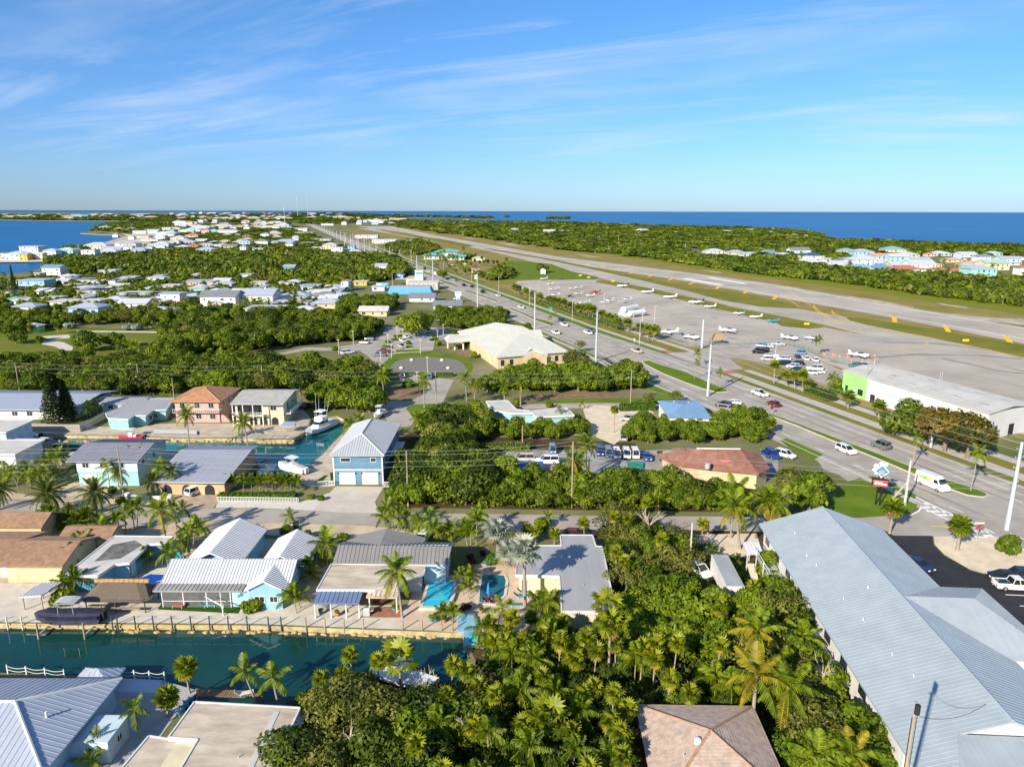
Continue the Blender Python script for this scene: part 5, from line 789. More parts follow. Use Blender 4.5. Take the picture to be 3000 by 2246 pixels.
for a in [('pickup','Q',1440,218,85,'white','white pickup parked under the big library tree'),('sedan','Q',1230,268,120,'white','white car furthest up the library row'),('suv','Q',1200,305,120,'white','white car in the middle of the library row'),('pickup','Q',1190,358,120,'silver','silver pickup beside the round clipped shrubs'),('pickup','Q',1025,405,175,'maroon','maroon pickup behind a grey one at the library'),('pickup','Q',980,438,175,'grey','grey pickup beside the maroon one at the library'),('sedan','Q',845,322,170,'grey','grey car at the edge of the library trees'),('suv','Q',895,290,170,'black','black car in the shade of the library trees'),('wagon','Q',690,415,38,'white','white minibus roof on the library drive'),('suv','Q',1215,630,80,'navy','dark blue car at the gravel basin hedge'),('suv','Q',1455,635,85,'steelblue','pale blue car at the gravel basin hedge'),('suv','S',1480,430,30,'white','white car glimpsed between park trees')]: car(*a, group='lib')
for i,a in enumerate([('van',125,355,172,'black','black passenger van at the airport lot'),('suv',130,275,150,'steelblue','slate blue car at the airport lot fence'),('sedan',215,275,160,'white','small white car at the airport lot fence'),('pickup',350,250,165,'silver','silver pickup by the airport fence corner'),('pickup',265,405,165,'white','white pickup in front of the black van'),('suv',210,445,178,'beige','beige car at the edge of the airport lot'),('wagon',415,445,175,'white','long white car beside the lamp post'),('suv',630,365,172,'steelblue','blue-grey car in the airport lot middle row'),('sedan',605,410,80,'navy','dark car nose to nose with a blue-grey one'),('suv',708,435,85,'white','white car facing out next to a dark one'),('suv',825,455,85,'white','white car at the end by the green netting'),('wagon',415,500,172,'black','black car behind the cabbage palm'),('suv',600,500,165,'black','black car with a light roof in the lower row'),('suv',545,540,168,'white','white car with a dark one before it'),('sedan',590,570,170,'navy','navy car overlapping a white one'),('wagon',825,565,170,'white','white estate car at the top of the white trio'),('suv',770,620,168,'white','white car at the bottom of the white trio'),('sedan',865,610,168,'white','white car at the tip of the white trio'),('jeep',1350,530,175,'green','green truck behind the hangar roof'),('sedan',1455,525,175,'navy','dark blue car behind the hangar roof')]): car(a[0],'R',a[1],a[2],a[3],a[4],a[5],'ap')
for i,(x,y,c,l) in enumerate([(1930,428,'blue','blue car at the terminal palms'),(1720,425,'black','black car between terminal palms'),(1440,425,'grey','grey car at the terminal entrance'),(1590,412,'white','white car before the terminal'),(2100,465,'white','white car at the far terminal row'),(2040,462,'silver','silver car at the far terminal row'),(1500,862,'steelblue','blue car beneath the white shop sign'),(1520,893,'white','white car beneath the white shop sign'),(1590,985,'white','white car beside the grey shop roof'),(1690,995,'silver','silver car beside the grey shop roof'),(700,690,'navy','dark car at the white shop with tower'),(800,680,'black','black car at the white shop with tower')]): car('suv','X',x,y,170 if i < 9 else 150,c,l,'cars parked at shops and terminal',small=True)
# ------------------------------------------------------------------ aircraft
acw = mat('aircraft_white', (.76,.76,.75), .3, .02, 1); ACC = {'navy':(.02,.04,.14),'red':(.55,.03,.03),'blue':(.03,.22,.50),'grey':(.2,.22,.25),'teal':(.05,.33,.42),'white':(.76,.76,.75),'black':(.02,.02,.025)}
def ac(k): return mat('aircraft_'+k, ACC[k], .35, .02, 1)
def ring(x, w, zb, zt, n=8): zc = (zb+zt)/2; return [(x, w*math.cos(a), zc+(zt-zb)/2*math.sin(a)) for a in (2*math.pi*i/n for i in range(n))]
AM = {}
AM['fus'] = MB().loft([ring(*q) for q in ((3.6,.12,1.25,1.5),(3.3,.42,.95,1.65),(2.4,.55,.8,1.75),(1.6,.6,.75,1.85),(1.0,.62,.75,2.2),(-.4,.62,.75,2.25),(-1.6,.5,.85,1.95),(-3.6,.16,1.25,1.6),(-4.3,.06,1.4,1.55))]).mesh('fuselage', acw, smooth=True)
AM['win'] = MB().loft([ring(*q) for q in ((1.3,.5,1.55,2.02),(.95,.635,1.55,2.24),(-.3,.635,1.6,2.27),(-1.1,.56,1.6,2.1))]).mesh('windows', carglass)
AM['wing'] = MB().loft([[(1.1-.2*abs(y)/5.2,y,.95+abs(y)*.07),(.3,y,1.08+abs(y)*.07),(-.55+.25*abs(y)/5.2,y,.98+abs(y)*.07),(.3,y,.88+abs(y)*.07)] for y in (-5.2,-2.6,0,2.6,5.2)]).mesh('wing', acw)
AM['hwing'] = MB().loft([[(1.2-.1*abs(y)/5.4,y,2.3),(.4,y,2.45),(-.4,y,2.32),(.4,y,2.24)] for y in (-5.4,-2.7,0,2.7,5.4)]).mesh('wing', acw)
AM['tail'] = MB().loft([[(-3.5-.3*abs(y)/1.9,y,1.52),(-3.9,y,1.58),(-4.3,y,1.52),(-3.9,y,1.46)] for y in (-1.9,0,1.9)]).mesh('tailplane', acw); AM['fin'] = MB().loft([[(-2.9,0,1.6),(-3.6,.07,1.6),(-4.4,0,1.55),(-3.6,-.07,1.6)],[(-4.0,0,3.1),(-4.3,.03,3.1),(-4.75,0,3.1),(-4.3,-.03,3.1)]]).mesh('fin', acw)
AM['nac'] = MB().loft([ring(*q) for q in ((2.2,.1,1.1,1.3),(1.9,.32,.85,1.4),(.6,.34,.85,1.4),(-.8,.12,1.05,1.3))]).mesh('engine', acw, smooth=True); AM['prop'] = MB().box(-.03,.03,-.07,.07,-.95,.95).tube((-.1,0,0),(.25,0,0),.14,.03,6).mesh('propeller', ac('black')); AM['gear'] = MB().tube((0,0,.3),(0,0,1.0),.05,.05,5).tube((0,-.08,.25),(0,.08,.25),.25,.25,8).mesh('wheel', tyre); AM['stripe'] = MB().loft([ring(*q) for q in ((3.35,.425,1.2,1.36),(2.4,.56,1.18,1.36),(1.0,.63,1.2,1.42),(-.4,.63,1.22,1.44),(-1.6,.51,1.28,1.48),(-3.6,.17,1.38,1.5))]).mesh('stripe', acw)
def plane(c, x, y, deg, col, kind, label, sc=1.0, tailc=None, body='white'):
    q = p(c,x,y,1.2); t = thing('airplane', label, 'airplane', (q[0],q[1],.05), math.radians(deg), 'small airplanes on the apron', sc*.8)
    def part(n, me, loc=None, m=None):
        o = link(n, me, t, loc)
        if m: o.material_slots[0].link = 'OBJECT'; o.material_slots[0].material = m
        return o
    part('fuselage', AM['fus'], m=ac(body)); part('windows', AM['win']); part('stripe', AM['stripe'], m=ac(col)); part('tailplane', AM['tail'], m=ac(body)); part('fin', AM['fin'], m=ac(tailc or body))
    part('wing', AM['hwing' if kind == 'high' else 'wing'], m=ac(body)) 
    if kind == 'twin':
        for s in (-1,1): part('engine', AM['nac'], (.6,s*1.9,0)); part('propeller', AM['prop'], (2.85,s*1.9,1.2))
    else: part('propeller', AM['prop'], (3.65,0,1.38))
    for g in ((2.5,0,0),(-.1,-1.3,0),(-.1,1.3,0)): part('wheel', AM['gear'], g)
    return t
for a in [('Y',340,130,200,'blue','low','white airplane with a blue stripe alone at the top of the apron',1,None),('Y',535,125,250,'grey','high','high-winged airplane at the grass edge above the apron',1,None,'grey'),('Y',410,185,210,'navy','low','small white airplane with dark stripe behind the light pole',.9,None),('Y',440,245,215,'grey','low','small airplane with open cockpit near the light pole',1,None),('Y',470,235,215,'red','low','white and red airplane behind another near the light pole',.9,None),('Y',650,235,215,'red','low','white airplane with red tail trim in the second row',.9,None),('Y',715,225,215,'blue','low','white airplane with blue stripe in the second row',1,None),('Y',465,305,210,'red','low','white airplane with red stripe nearest the palm hedge',1,None),('Y',625,315,-120,'black','low','black airplane among white ones on the apron',1,None,'black'),('Y',715,290,215,'blue','low','white airplane with blue belly stripe behind the red one',1,None),('Y',895,280,200,'red','high','red high-winged biplane-like airplane on the apron',1.2,None,'red'),('Y',840,310,-160,'teal','low','white airplane with teal stripe before the red one',1,None),('Y',760,390,215,'navy','low','white airplane with dark nose close to the palm hedge',1,None),('Y',795,380,215,'blue','low','white airplane behind the dark-nosed one',1.05,None),('Y',1000,385,215,'grey','low','white airplane beside the apron light pole',1,None),('Y',1050,365,215,'red','low','white airplane with red lines beyond the light pole',1.1,None),('Y',1215,375,-110,'grey','low','white airplane with its nose to the fuel tanks',1,None),('Y',1245,355,215,'red','low','white airplane with red tail beyond the fuel tanks',1.1,None),('Y',1190,212,178,'black','twin','white twin-engined airplane with a black tail on the grass tongue',1.35,'black'),('Y',1455,275,178,'grey','twin','white twin-engined airplane with a grey fin by the taxiway',1.3,None),('Y',1700,330,178,'black','twin','white twin-engined airplane with dark wing stripe by the taxiway',1.35,None),('Y',1980,388,178,'navy','twin','white twin-engined airplane with a navy tail by the taxiway',1.45,'navy'),('Y',2130,430,178,'grey','low','small white airplane at the end of the twin-engined row',1.1,None),('C',360,810,172,'blue','low','white airplane with a bright blue tail by the grass island',1.0,'blue'),('C',470,832,172,'grey','low','cream airplane between two blue-tailed ones',1.0,None),('C',580,858,172,'teal','low','blue airplane with white wings at the island tip',1.0,'blue','teal'),('C',300,925,8,'red','low','white warbird airplane with a red nose on the open apron',1.35,None),('C',700,970,-10,'grey','twin','white twin-engined airplane behind the green fence',1.15,None),('C',840,970,-10,'teal','low','white airplane with a teal tail behind two palms',1.0,'teal'),('C',1150,1082,-10,'navy','twin','white twin-engined airplane with orange cones near the hangar',1.2,None),('Y',1690,708,178,'grey','low','white airplane behind the cabbage palms at the fence',1.25,None),('Y',1940,762,-5,'navy','twin','white airplane with a navy tail behind the blue board at the fence',1.25,'navy')]: plane(*a)
# ------------------------------------------------------------------ boats
gel = mat('white_gelcoat', (.74,.74,.72), .25, .03, 1, spec=.5); tarpn = mat('navy_boat_cover', (.018,.022,.05), .8, .35, 1.2, bump=.8, bscale=4); tarpg = mat('silver_boat_cover', (.40,.41,.43), .75, .1, 1)
def hull_mb(L, W, H, dz=.0):
    b = MB(); st = ((-.5,.42,.0),(-.3,.47,.0),(0,.5,.02),(.25,.44,.1),(.4,.26,.28),(.5,.02,.5)); b.loft([[(x*L,-W*w,H*(1+lift*.35)),(x*L,-W*w*.8,H*.35+lift*H*.4),(x*L,0,lift*H*.6-.1),(x*L,W*w*.8,H*.35+lift*H*.4),(x*L,W*w,H*(1+lift*.35))] for x,w,lift in st]); return b
def boat(label, c, x, y, deg, L, W, H, z=-.75, hm=None, kind='console', cat='boat', name='boat', group=None):
    q = p(c,x,y,.3); t = thing(name, label, cat, (q[0],q[1],z), math.radians(deg), group); bd = lambda n, mb, m: mb.build(n, m, t, org=(0,0,0)); hb = hull_mb(L,W,H); bd('hull', hb, hm or gel)
    MB().loft([[(x_*L,-W*w*.86,H*.8),(x_*L,W*w*.86,H*.8)] for x_,w in ((-.48,.42),(0,.5),(.3,.4),(.46,.1))], close=False, caps=False).build('deck', mat('pale_deck',(.62,.60,.55),.6,.05,1), t, org=(0,0,0))
    if kind in ('console','console_navy'):
        bd('console', MB().box(-.6,.5,-.4,.4,H*.8,H*.8+1.0), gel); bd('seat', MB().box(-1.5,-.9,-.5,.5,H*.8,H*.8+.6), gel)
        for sx in (-.7,.7):
            for sy in (-.6,.6): bd('post', MB().tube((sx,sy,H*.8),(sx*.9,sy,H*.8+2.0),.035,.035,5), metal)
        bd('top', MB().box(-1.1,1.0,-.8,.8,H*.8+2.0,H*.8+2.08), gel if kind == 'console' else tarpn)
    if kind in ('tarp','silver'):
        m = tarpn if kind == 'tarp' else tarpg; b = MB(); b.loft([[(x_*L,-W*w*1.06,H*(.12+lift*.6)),(x_*L,-W*w*.55,H+hh*.8),(x_*L,0,H+hh),(x_*L,W*w*.55,H+hh*.8),(x_*L,W*w*1.06,H*(.12+lift*.6))] for x_,w,lift,hh in ((-.52,.42,.2,.3),(-.3,.48,.2,.55),(-.05,.5,.2,1.3 if kind == 'silver' else .5),(.12,.47,.2,.5),(.3,.42,.4,.75),(.45,.2,.9,.5),(.51,.03,1.3,.2))]); bd('cover', b, m)
        bd('top', MB().loft([[(x_,-.9,zz),(x_,.9,zz)] for x_,zz in ((-1.6,H+2.0),(-.8,H+2.15),(.6,H+2.15),(1.3,H+1.95))], close=False, caps=False).loft([[(x_,-.9,zz-.1),(x_,.9,zz-.1)] for x_,zz in ((-1.6,H+2.0),(1.3,H+1.95))], close=False, caps=False), gel if kind == 'silver' else tarpg)
        for sx in (-1.2,.9):
            for sy in (-.75,.75): bd('post', MB().tube((sx,sy,H*.8),(sx*.9,sy,H+2.0),.04,.04,5), metal)
    if kind == 'fisher':
        bd('cabin', MB().loft([[(-1.6,-1.5,H),(2.6,-1.1,H),(2.6,1.1,H),(-1.6,1.5,H)],[(-1.5,-1.3,H+1.5),(1.2,-1.0,H+1.5),(1.2,1.0,H+1.5),(-1.5,1.3,H+1.5)]]), gel); bd('windows', MB().loft([[(-1.3,-1.46,H+.7),(2.1,-1.1,H+.7),(2.1,1.1,H+.7),(-1.3,1.46,H+.7)],[(-1.3,-1.38,H+1.25),(1.6,-1.04,H+1.25),(1.6,1.04,H+1.25),(-1.3,1.38,H+1.25)]]), carglass); bd('flybridge', MB().box(-1.5,.8,-1.2,1.2,H+1.5,H+2.3), gel); bd('hardtop', MB().box(-1.6,.9,-1.25,1.25,H+3.7,H+3.82), gel)
        for sx in (-1.4,.7):
            for sy in (-1.1,1.1): bd('post', MB().tube((sx,sy,H+2.2),(sx,sy,H+3.7),.04,.04,5), metal)
        for sy in (-1,1): bd('outrigger', MB().tube((-.2,sy*1.4,H+1),(-1.6,sy*2.3,H+8),.05,.02,5), metal); bd('antenna', MB().tube((-.8,sy*.9,H+3.8),(-1.2,sy*1.0,H+7.2),.03,.015,4), gel)
        bd('bow_rail', MB().path([(1.5,-1.5,H+.9),(4.2,-1.0,H+1.2),(5.7,0,H+1.5),(4.2,1.0,H+1.2),(1.5,1.5,H+.9)],.035,5), metal)
    for sy in ((-.3,.3) if kind != 'fisher' else ()): bd('outboard', MB().box(-L*.5-.55,-L*.5-.05,sy-.18,sy+.18,H*.2,H+.35), blackt if kind != 'silver' else gel)
    return t
def boat_lift(c, x, y, w, l):
    q = p(c,x,y); t = thing('boat_lift', 'timber boat lift frame under the navy covered boat', 'boat lift', (q[0],q[1],0))
    for sx in (-1,1):
        for sy in (-1,1): MB().tube((q[0]+sx*l/2,q[1]+sy*w/2,-2),(q[0]+sx*l/2,q[1]+sy*w/2,1.6),.14,.13,7).build('piling', wood, t)
        MB().box(q[0]+sx*l/2-.1,q[0]+sx*l/2+.1,q[1]-w/2,q[1]+w/2,-.35,-.15).build('cradle_beam', metal, t)
boat('navy tarpaulin-covered boat with grey hardtop hanging on a lift in the canal','I',600,1085,182,8.8,2.7,1.2,.25,tarpn,'tarp'); boat_lift('I',610,1120,4.2,6.2)
boat('white centre-console boat half hidden by canal trees','N',1270,470,160,8.6,2.7,1.1,-.7); boat('tall white sport-fishing boat with outriggers in the inner canal','E',560,590,-112,12.0,3.9,1.7,-.9,None,'fisher'); boat('silver-covered boat with white hardtop on the quay below the blue house','E',310,960,152,7.8,2.6,1.1,.1,None,'silver'); boat('small white boat with navy top beside the silver-covered boat','E',95,960,68,6.0,2.2,.9,-.5,None,'console_navy'); boat('red-hulled boat with white hardtop moored at the mint house','D',1130,665,178,6.6,2.3,.95,-.75,mat('red_hull',(.50,.03,.06),.3,.03,1)); boat('white boat with green cover by the wooden fence','D',240,650,175,6.2,2.3,.95,-.75); boat('white open boat moored beside the grey shed','D',200,720,172,7.0,2.3,.9,-.75); boat('small grey boat with dark outboards near the shed','D',380,745,172,5.2,1.9,.8,-.75); boat('white boat on a trailer in the drive behind the blue house','E',1065,500,-100,6.4,2.3,1.0,.5)
for d_,(x,y) in enumerate(((160,720),(190,712))): pass
# ------------------------------------------------------------------ poles and wires
steel = mat('galvanised_pole', (.50,.53,.57), .5, .08, 1, metal=.2); conc_pole = mat('concrete_pole', (.52,.48,.42), .9, .1, 1); wirem = mat('wire', (.42,.42,.42), .5, 0); polew = mat('pole_timber', (.34,.27,.20), .95, .2, 1.5, stretch=(1,1,.2))
def pole_at(b, hgt, label, m, r=.22, r1=None, arms=(), name='utility_pole', cat='pole', group=None, dirv=(1,0), ins=True):
    t = thing(name, label, cat, (b[0],b[1],0), 0, group); MB().tube((b[0],b[1],-.3),(b[0],b[1],hgt),r,r1 or r*.6,9).build('shaft', m, t); d = Vector((*dirv,0)).normalized()
    for z, l in arms:
        q = Vector((b[0],b[1],z)); MB().tube(q-d*l,q+d*l,.06,.06,5).build('crossarm', m if m is not steel else metal, t)
        if ins:
            for s in (-1,1): MB().tube(q+d*l*s*.95,q+d*l*s*.95+Vector((0,0,.35)),.06,.05,6).build('insulator', GREY, t)
    return t
PT = {}
def poleb(key, c, xb, yb, yt, label, m=None, **k):
    b = p(c,xb,yb); hgt = top_of(c,xb,yt,b); PT[key] = (b[0],b[1],hgt); return pole_at(b, hgt, label, m or polew, **k)
SG = 'steel power poles along the highway'; ST = dict(m=steel, r=.42, r1=.24, name='steel_power_pole', group=SG, arms=((14,.9),(12.4,.9)), dirv=HN)
poleb('s1','L',2060,300,-460,'tall grey steel pole at the street corner beside the staked tree', **{**ST,'arms':((15.2,1.0),(13.6,1.0),(11.8,1.0),(9,.8))}); poleb('s2','Y',905,1030,490,'tall steel pole in front of the white pickup pair', **{**ST,'arms':((17.6,.9),(16.2,.9))}); poleb('s3','Y',245,683,275,'tall steel pole behind the library roof', **{**ST,'arms':((17,.9),)}); poleb('s4','X',1765,965,540,'tall steel pole beside the white shop sign', **{**ST,'arms':((17,.9),)})
for i,(x,yb,yt) in enumerate(((1190,690,365),(985,600,300),(755,375,225),(633,350,190),(455,290,60),(368,250,105),(228,240,60),(155,185,10),(44,180,0))): poleb('s%d' % (5+i),'X',x,yb,yt,'distant steel pole in the row beside the highway', **{**ST,'arms':()})
poleb('t1','Y',2050,885,575,'stout white steel pole behind the airport fence', m=steel, r=.5, r1=.35, name='steel_power_pole', arms=((15.5,1.6),(13.8,1.6)), dirv=HN, group=SG); poleb('t2','F',1690,325,-121,'tall steel pole rising beside the blue-roofed house', m=steel, r=.42, r1=.26, name='steel_power_pole', arms=((13,.8),(11.5,.8)), dirv=HN, group=SG); poleb('t3','H',1405,770,385,'steel pole standing in front of the hangar trees', m=steel, r=.3, name='steel_power_pole', group=SG); poleb('t4','H',1180,1265,880,'pale concrete pole with a brace beside the restaurant sign', m=conc_pole, r=.26, r1=.17)
MB().tube(p('H',1080,1210),(PT['t4'][0],PT['t4'][1],4.9),.2,.16,8).build('brace_pole', conc_pole); o = bpy.data.objects['brace_pole']; tag(o,'slanting concrete brace pole leaning on a taller pole','pole')
for i in range(16): q = hw(900+i*95,-1.5); pole_at(q,17,'distant steel pole in the row beside the highway',steel,.42,.3,name='steel_power_pole',group=SG)
for i in range(14): q = hw(700+i*70,27); pole_at(q,11,'distant thin light pole on the far highway verge',conc_pole,.18,.12,name='light_pole',group='light poles by the highway')
for i,(c,x,yb,yt) in enumerate((('Y',650,595,370),('Y',187,430,225),('Y',1375,850,575),('Y',990,480,290),('Y',290,290,150),('Y',390,330,150),('Y',1410,620,440),('Y',1535,640,425),('X',1325,545,390),('X',905,400,230),('X',1090,430,310),('X',1690,660,470),('X',2040,785,580),('H',1445,520,390),('R',310,470,215),('R',1600,520,440))):
    b = p(c,x,yb); hgt = top_of(c,x,yt,b); t = pole_at(b,hgt,['thin pole on the verge by the palm hedge','thin pole on the verge by the first tall pole','thin pole on the verge near the bus-stop sign','light pole between parked airplanes and palms','dark post at the apron corner','light pole before the first airplanes','white pole by the fuel tanks','thin pole on the open apron','thin pole before the terminal trees','thin pole near the terminal car park','short pole on the terminal verge','pole at the terminal roundabout','street light at the palm hedge end','thin pole hidden in the almond trees','white lamp post in the airport lot','small post behind the hangar roof'][i],conc_pole,.13,.09,name='light_pole',group='light poles by the highway'); MB().box(b[0]-.15,b[0]+1.2,b[1]-.15,b[1]+.15,hgt-.1,hgt+.06).build('lamp_head', metal, t)
for i,(x,yb,yt) in enumerate(((745,345,222),(1065,365,255),(1150,290,185),(1197,235,122),(1535,240,118),(1577,260,160),(1365,430,300),(1430,605,465),(1335,700,600),(1000,520,420),(1098,470,345),(610,435,302),(1522,290,215))):
    b = p('Q',x,yb); hgt = max(3.5,top_of('Q',x,yt,b)); t = pole_at(b,hgt,['lamp post at the edge of the library trees','lamp post by the clipped round shrubs','lamp post at the library row of white cars','lamp post in front of the big library tree','lamp post behind the white pickup','lamp post near the library porch end','lamp post on the library path lawn','lamp post at the gravel basin','lamp post by the library drive cars','lamp post beside the grey pickup','lamp post at the library lawn corner','lamp post on the park road','short lamp post near the porch hedge'][i],conc_pole,.14,.11,name='lamp_post',cat='lamp post',group='library lamp posts'); MB().box(b[0]-.5,b[0]+.5,b[1]-.2,b[1]+.2,hgt,hgt+.14).build('lamp_head', WHITE, t)
WG = 'wooden utility poles'
for key,c,xb,yb,yt,l in (('a1','D',1075,1225,755,'wooden pole on the street before the turquoise house'),('a2','E',1315,1275,795,'wooden pole at the thicket beside the blue house'),('a3','F',515,1290,715,'wooden pole at the street before the cracked lot'),('a4','F',2030,1085,885,'wooden pole in front of the brown restaurant'),('b1','D',175,315,35,'wooden pole behind the white canal house'),('b2','D',1215,315,45,'wooden pole in the grove behind the mint house'),('b3','E',65,275,60,'wooden pole behind the cream house'),('b4','F',1022,400,95,'wooden pole on the side road lawn'),('c1','Q',1512,905,590,'wooden pole on the library drive'),('c2','F',660,1085,860,'short wooden pole in the cracked lot'),('d1','K',1530,670,240,'pale green pole rising by the white parked car'),('d2','K',1685,420,225,'wooden pole beside the sandy yard'),('d3','F',90,735,575,'pole in the thicket below the turquoise house'),('b5','D',1505,345,170,'short pole beside the pink house'),('e1','H',1050,370,130,'wooden pole with crossarms before the hangar'),('e2','H',1075,375,190,'wooden pole with transformers before the hangar'),('e3','H',830,345,0,'tall timber pole at the green hangar end'),('x1','X',665,735,520,'concrete pole beside the blue billboard'),('x2','X',535,1085,930,'pole behind the long beige roof'),('v1','V',200,805,620,'pole at the park edge')):
    poleb(key,c,xb,yb,yt,l,m=polew if key not in ('d1','x1') else conc_pole,r=.16,r1=.11,arms=((8.2,.9),) if key in ('e1','e2','b4') else (),group=WG)
for i,(x,yb,yt) in enumerate(((1215,190,72),(1278,365,235),(1697,410,215),(545,250,75),(480,370,250),(2172,180,90),(1115,260,150))): poleb('w%d'%i,'W',x,yb,yt,'small pole among the roofs of the low district',r=.14,group='poles in the low district')
for i,(x,yb,yt) in enumerate(((800,160,80),(745,560,450),(1700,330,205),(1280,460,370),(2118,170,80),(1465,240,100),(130,420,180))): poleb('v%d'%(i+2),'V',x,yb,yt,'small pole among the roofs of the low district',r=.14,group='poles in the low district')
for i,(c,x,yb,yt) in enumerate((('C',15,410,360),('B',1670,345,310),('B',1795,355,322),('B',1935,365,335),('B',2095,390,345),('Z',195,210,145),('Z',350,220,160),('B',445,235,215))): poleb('m%d'%i,c,x,yb,yt,'white pole standing in the mangrove belt beyond the runway',m=steel,r=.35,group='poles in the mangrove belt',name='steel_power_pole')
def wire(pts, label, group, sag=.02, r=.016):
    L = []
    for a,b in zip(pts,pts[1:]):
        a,b = Vector(a),Vector(b); d = (b-a).length
        for i in range(8): f = i/8; q = a+(b-a)*f; q.z -= 4*f*(1-f)*d*sag; L.append(tuple(q))
    L.append(tuple(pts[-1])); o = MB().path(L,r,4).build('power_line', wirem); return tag(o,label,'wire',group)
A1,A2,A3,A4 = (Vector(PT[k]) for k in ('a1','a2','a3','a4')); B1,B2,B3,B4 = (Vector(PT[k]) for k in ('b1','b2','b3','b4'))
for i,(dz,dy) in enumerate(((0,0),(-.9,.5),(-2.0,-.3),(-3.2,.2))): o = Vector((0,dy,dz)); wire([(-135,131+dy,11.2+dz),tuple(A1+o),tuple(A2+o),tuple(A3+o),tuple(A4+o),(88+0,116.7+dy,11+dz)],'pale overhead wire running along the street from pole to pole','street wires')
for i,dz in enumerate((0,-1.3,-2.6)): o = Vector((0,0,dz)); wire([(-190,212,10.5+dz),tuple(B1+o),tuple(B2+o),tuple(B3+o),tuple(Vector(PT['c1'])+o),tuple(B4+o)],'pale overhead wire crossing before the grove behind the canal','grove wires')
hp = [PT[k] for k in ('s1','t2','s2','s3','s4')]
for i,z in enumerate((0,-1.5,-3)): wire([hw(-70,3)+(17+z,)]+[(q[0],q[1],min(q[2],18)+z-.2) for q in hp]+[(q[0],q[1],q[2]+z) for q in (PT['s5'],PT['s6'])],'long overhead wire on the steel poles of the highway','highway wires',.012,.022)
for i,z in enumerate((8,9.3)): wire([hw(-70,40)+(z,),(PT['t3'][0],PT['t3'][1],z),(PT['e3'][0],PT['e3'][1],z+1),hw(140,38)+(z,),hw(230,36)+(z,)],'overhead wire on the far verge before the hangar','hangar wires',.015,.025)
# ------------------------------------------------------------------ signs
def sign_post(label, b, hgt, w, hgt2, m, r=.06, name='sign', face=(0,-1)):
    t = thing(name, label, 'sign', (b[0],b[1],0)); ux = (-face[1],face[0]); MB().tube((b[0],b[1],0),(b[0],b[1],hgt),r,r,6).build('post', metal, t); MB().obox((b[0]+face[0]*.08,b[1]+face[1]*.08),ux,w/2,.03,hgt-hgt2,hgt).build('panel', m, t); return t
b = p('H',945,1265); t = thing('restaurant_sign','tall black pole sign with a blue diamond, white shells and a red letter panel','sign',(b[0],b[1],0)); blk = mat('black_sign_steel',(.012,.012,.014),.6,.1,2); ux = Vector((.93,-.37,0)); fn = Vector((-.37,-.93,0))
for s in (-.35,.35): q = Vector((b[0],b[1],0))+ux*s; MB().tube((q.x,q.y,0),(q.x,q.y,6.6),.14,.14,7).build('post', blk, t)
def sg(name, pts, z0, m, d=.1, th=.08):
    O = Vector((b[0],b[1],z0))+fn*d; f = [O+ux*x+Vector((0,0,z)) for x,z in pts]; n = len(f); return MB().add(f+[q-fn*th for q in f],[tuple(range(n)),tuple(reversed(range(n,2*n)))]+[((i+1)%n,i,i+n,(i+1)%n+n) for i in range(n)]).build(name, m, t)
sg('sign_box',[(-1.45,-.75),(1.45,-.75),(1.45,.75),(-1.45,.75)],4.6,blk,.35,.7); sg('red_panel',[(-1.25,-.6),(1.25,-.6),(1.25,.6),(-1.25,.6)],4.6,mat('red_sign_panel',(.62,.04,.05),.5,.06,1),.40,.05)
for k,(x0,x1,z0,z1) in enumerate(((-1.0,-.35,.1,.32),(-1.05,-.55,-.28,.02),(-.48,-.05,-.28,.02),(.02,.45,-.28,.02),(.52,1.05,-.28,.02),(-.3,.4,.12,.28))): sg('lettering',[(x0,z0),(x1,z0),(x1,z1),(x0,z1)],4.6,WHITE,.43,.03)
sg('white_diamond',[(0,-1.35),(1.3,0),(0,1.35),(-1.3,0)],7.0,WHITE,.2); sg('blue_diamond',[(0,-1.1),(1.05,0),(0,1.1),(-1.05,0)],7.0,mat('blue_sign_panel',(.03,.26,.60),.5,.3,1.2),.27); sg('orange_disc',[(.5*math.cos(a),.42*math.sin(a)-.25) for a in np.linspace(0,6.283,13)[:-1]],7.0,mat('orange_sign_print',(.60,.28,.16),.5,.3,3),.3,.04)
for x,z,r_ in ((-1.05,.95,.5),(-1.25,.1,.45),(-.2,1.5,.45),(.55,1.35,.4),(-.95,-.6,.35)): sg('shell',[(x+r_*math.cos(a),z+r_*math.sin(a)*.8) for a in np.linspace(.2,6.48,8)[:-1]],7.0,WHITE,.12)
b = p('H',30,478); sg_t = thing('road_sign','small dark brown diamond road sign on the tip of the median','sign',(b[0],b[1],0)); MB().tube((b[0],b[1],0),(b[0],b[1],2.2),.05,.05,6).build('post', metal, sg_t); MB().add([(b[0]-.6,b[1]-.1,1.9),(b[0],b[1]-.1,1.2),(b[0]+.6,b[1]-.1,1.9),(b[0],b[1]-.1,2.6)],[(0,1,2,3)]).build('panel', mat('brown_sign',(.10,.04,.03),.6,.1,2), sg_t)
b = p('L',1800,390); t = sign_post('street name sign with white blade over a red stop sign at the sandy corner',b,3.4,1.5,.28,WHITE); MB().box(b[0]+.55,b[0]+.85,b[1]-.14,b[1]-.12,3.13,3.4).build('yellow_end', yellowp, t); MB().tube((b[0],b[1]-.1,2.5),(b[0],b[1]-.05,2.5),.38,.38,8).build('stop_panel', mat('stop_red',(.5,.03,.03),.5,.05,2), t); MB().box(b[0]-.7,b[0]+.7,b[1]-.1,b[1]-.06,2.75,2.88).build('dark_blade', blk, t)
b = p('X',540,730); t = thing('billboard','billboard with a white half and a cyan half beside the concrete pole','billboard',(b[0],b[1],0)); z0,z1 = top_of('X',540,718,b),top_of('X',540,660,b); xa,xb = p('X',455,730)[0],p('X',612,730)[0]
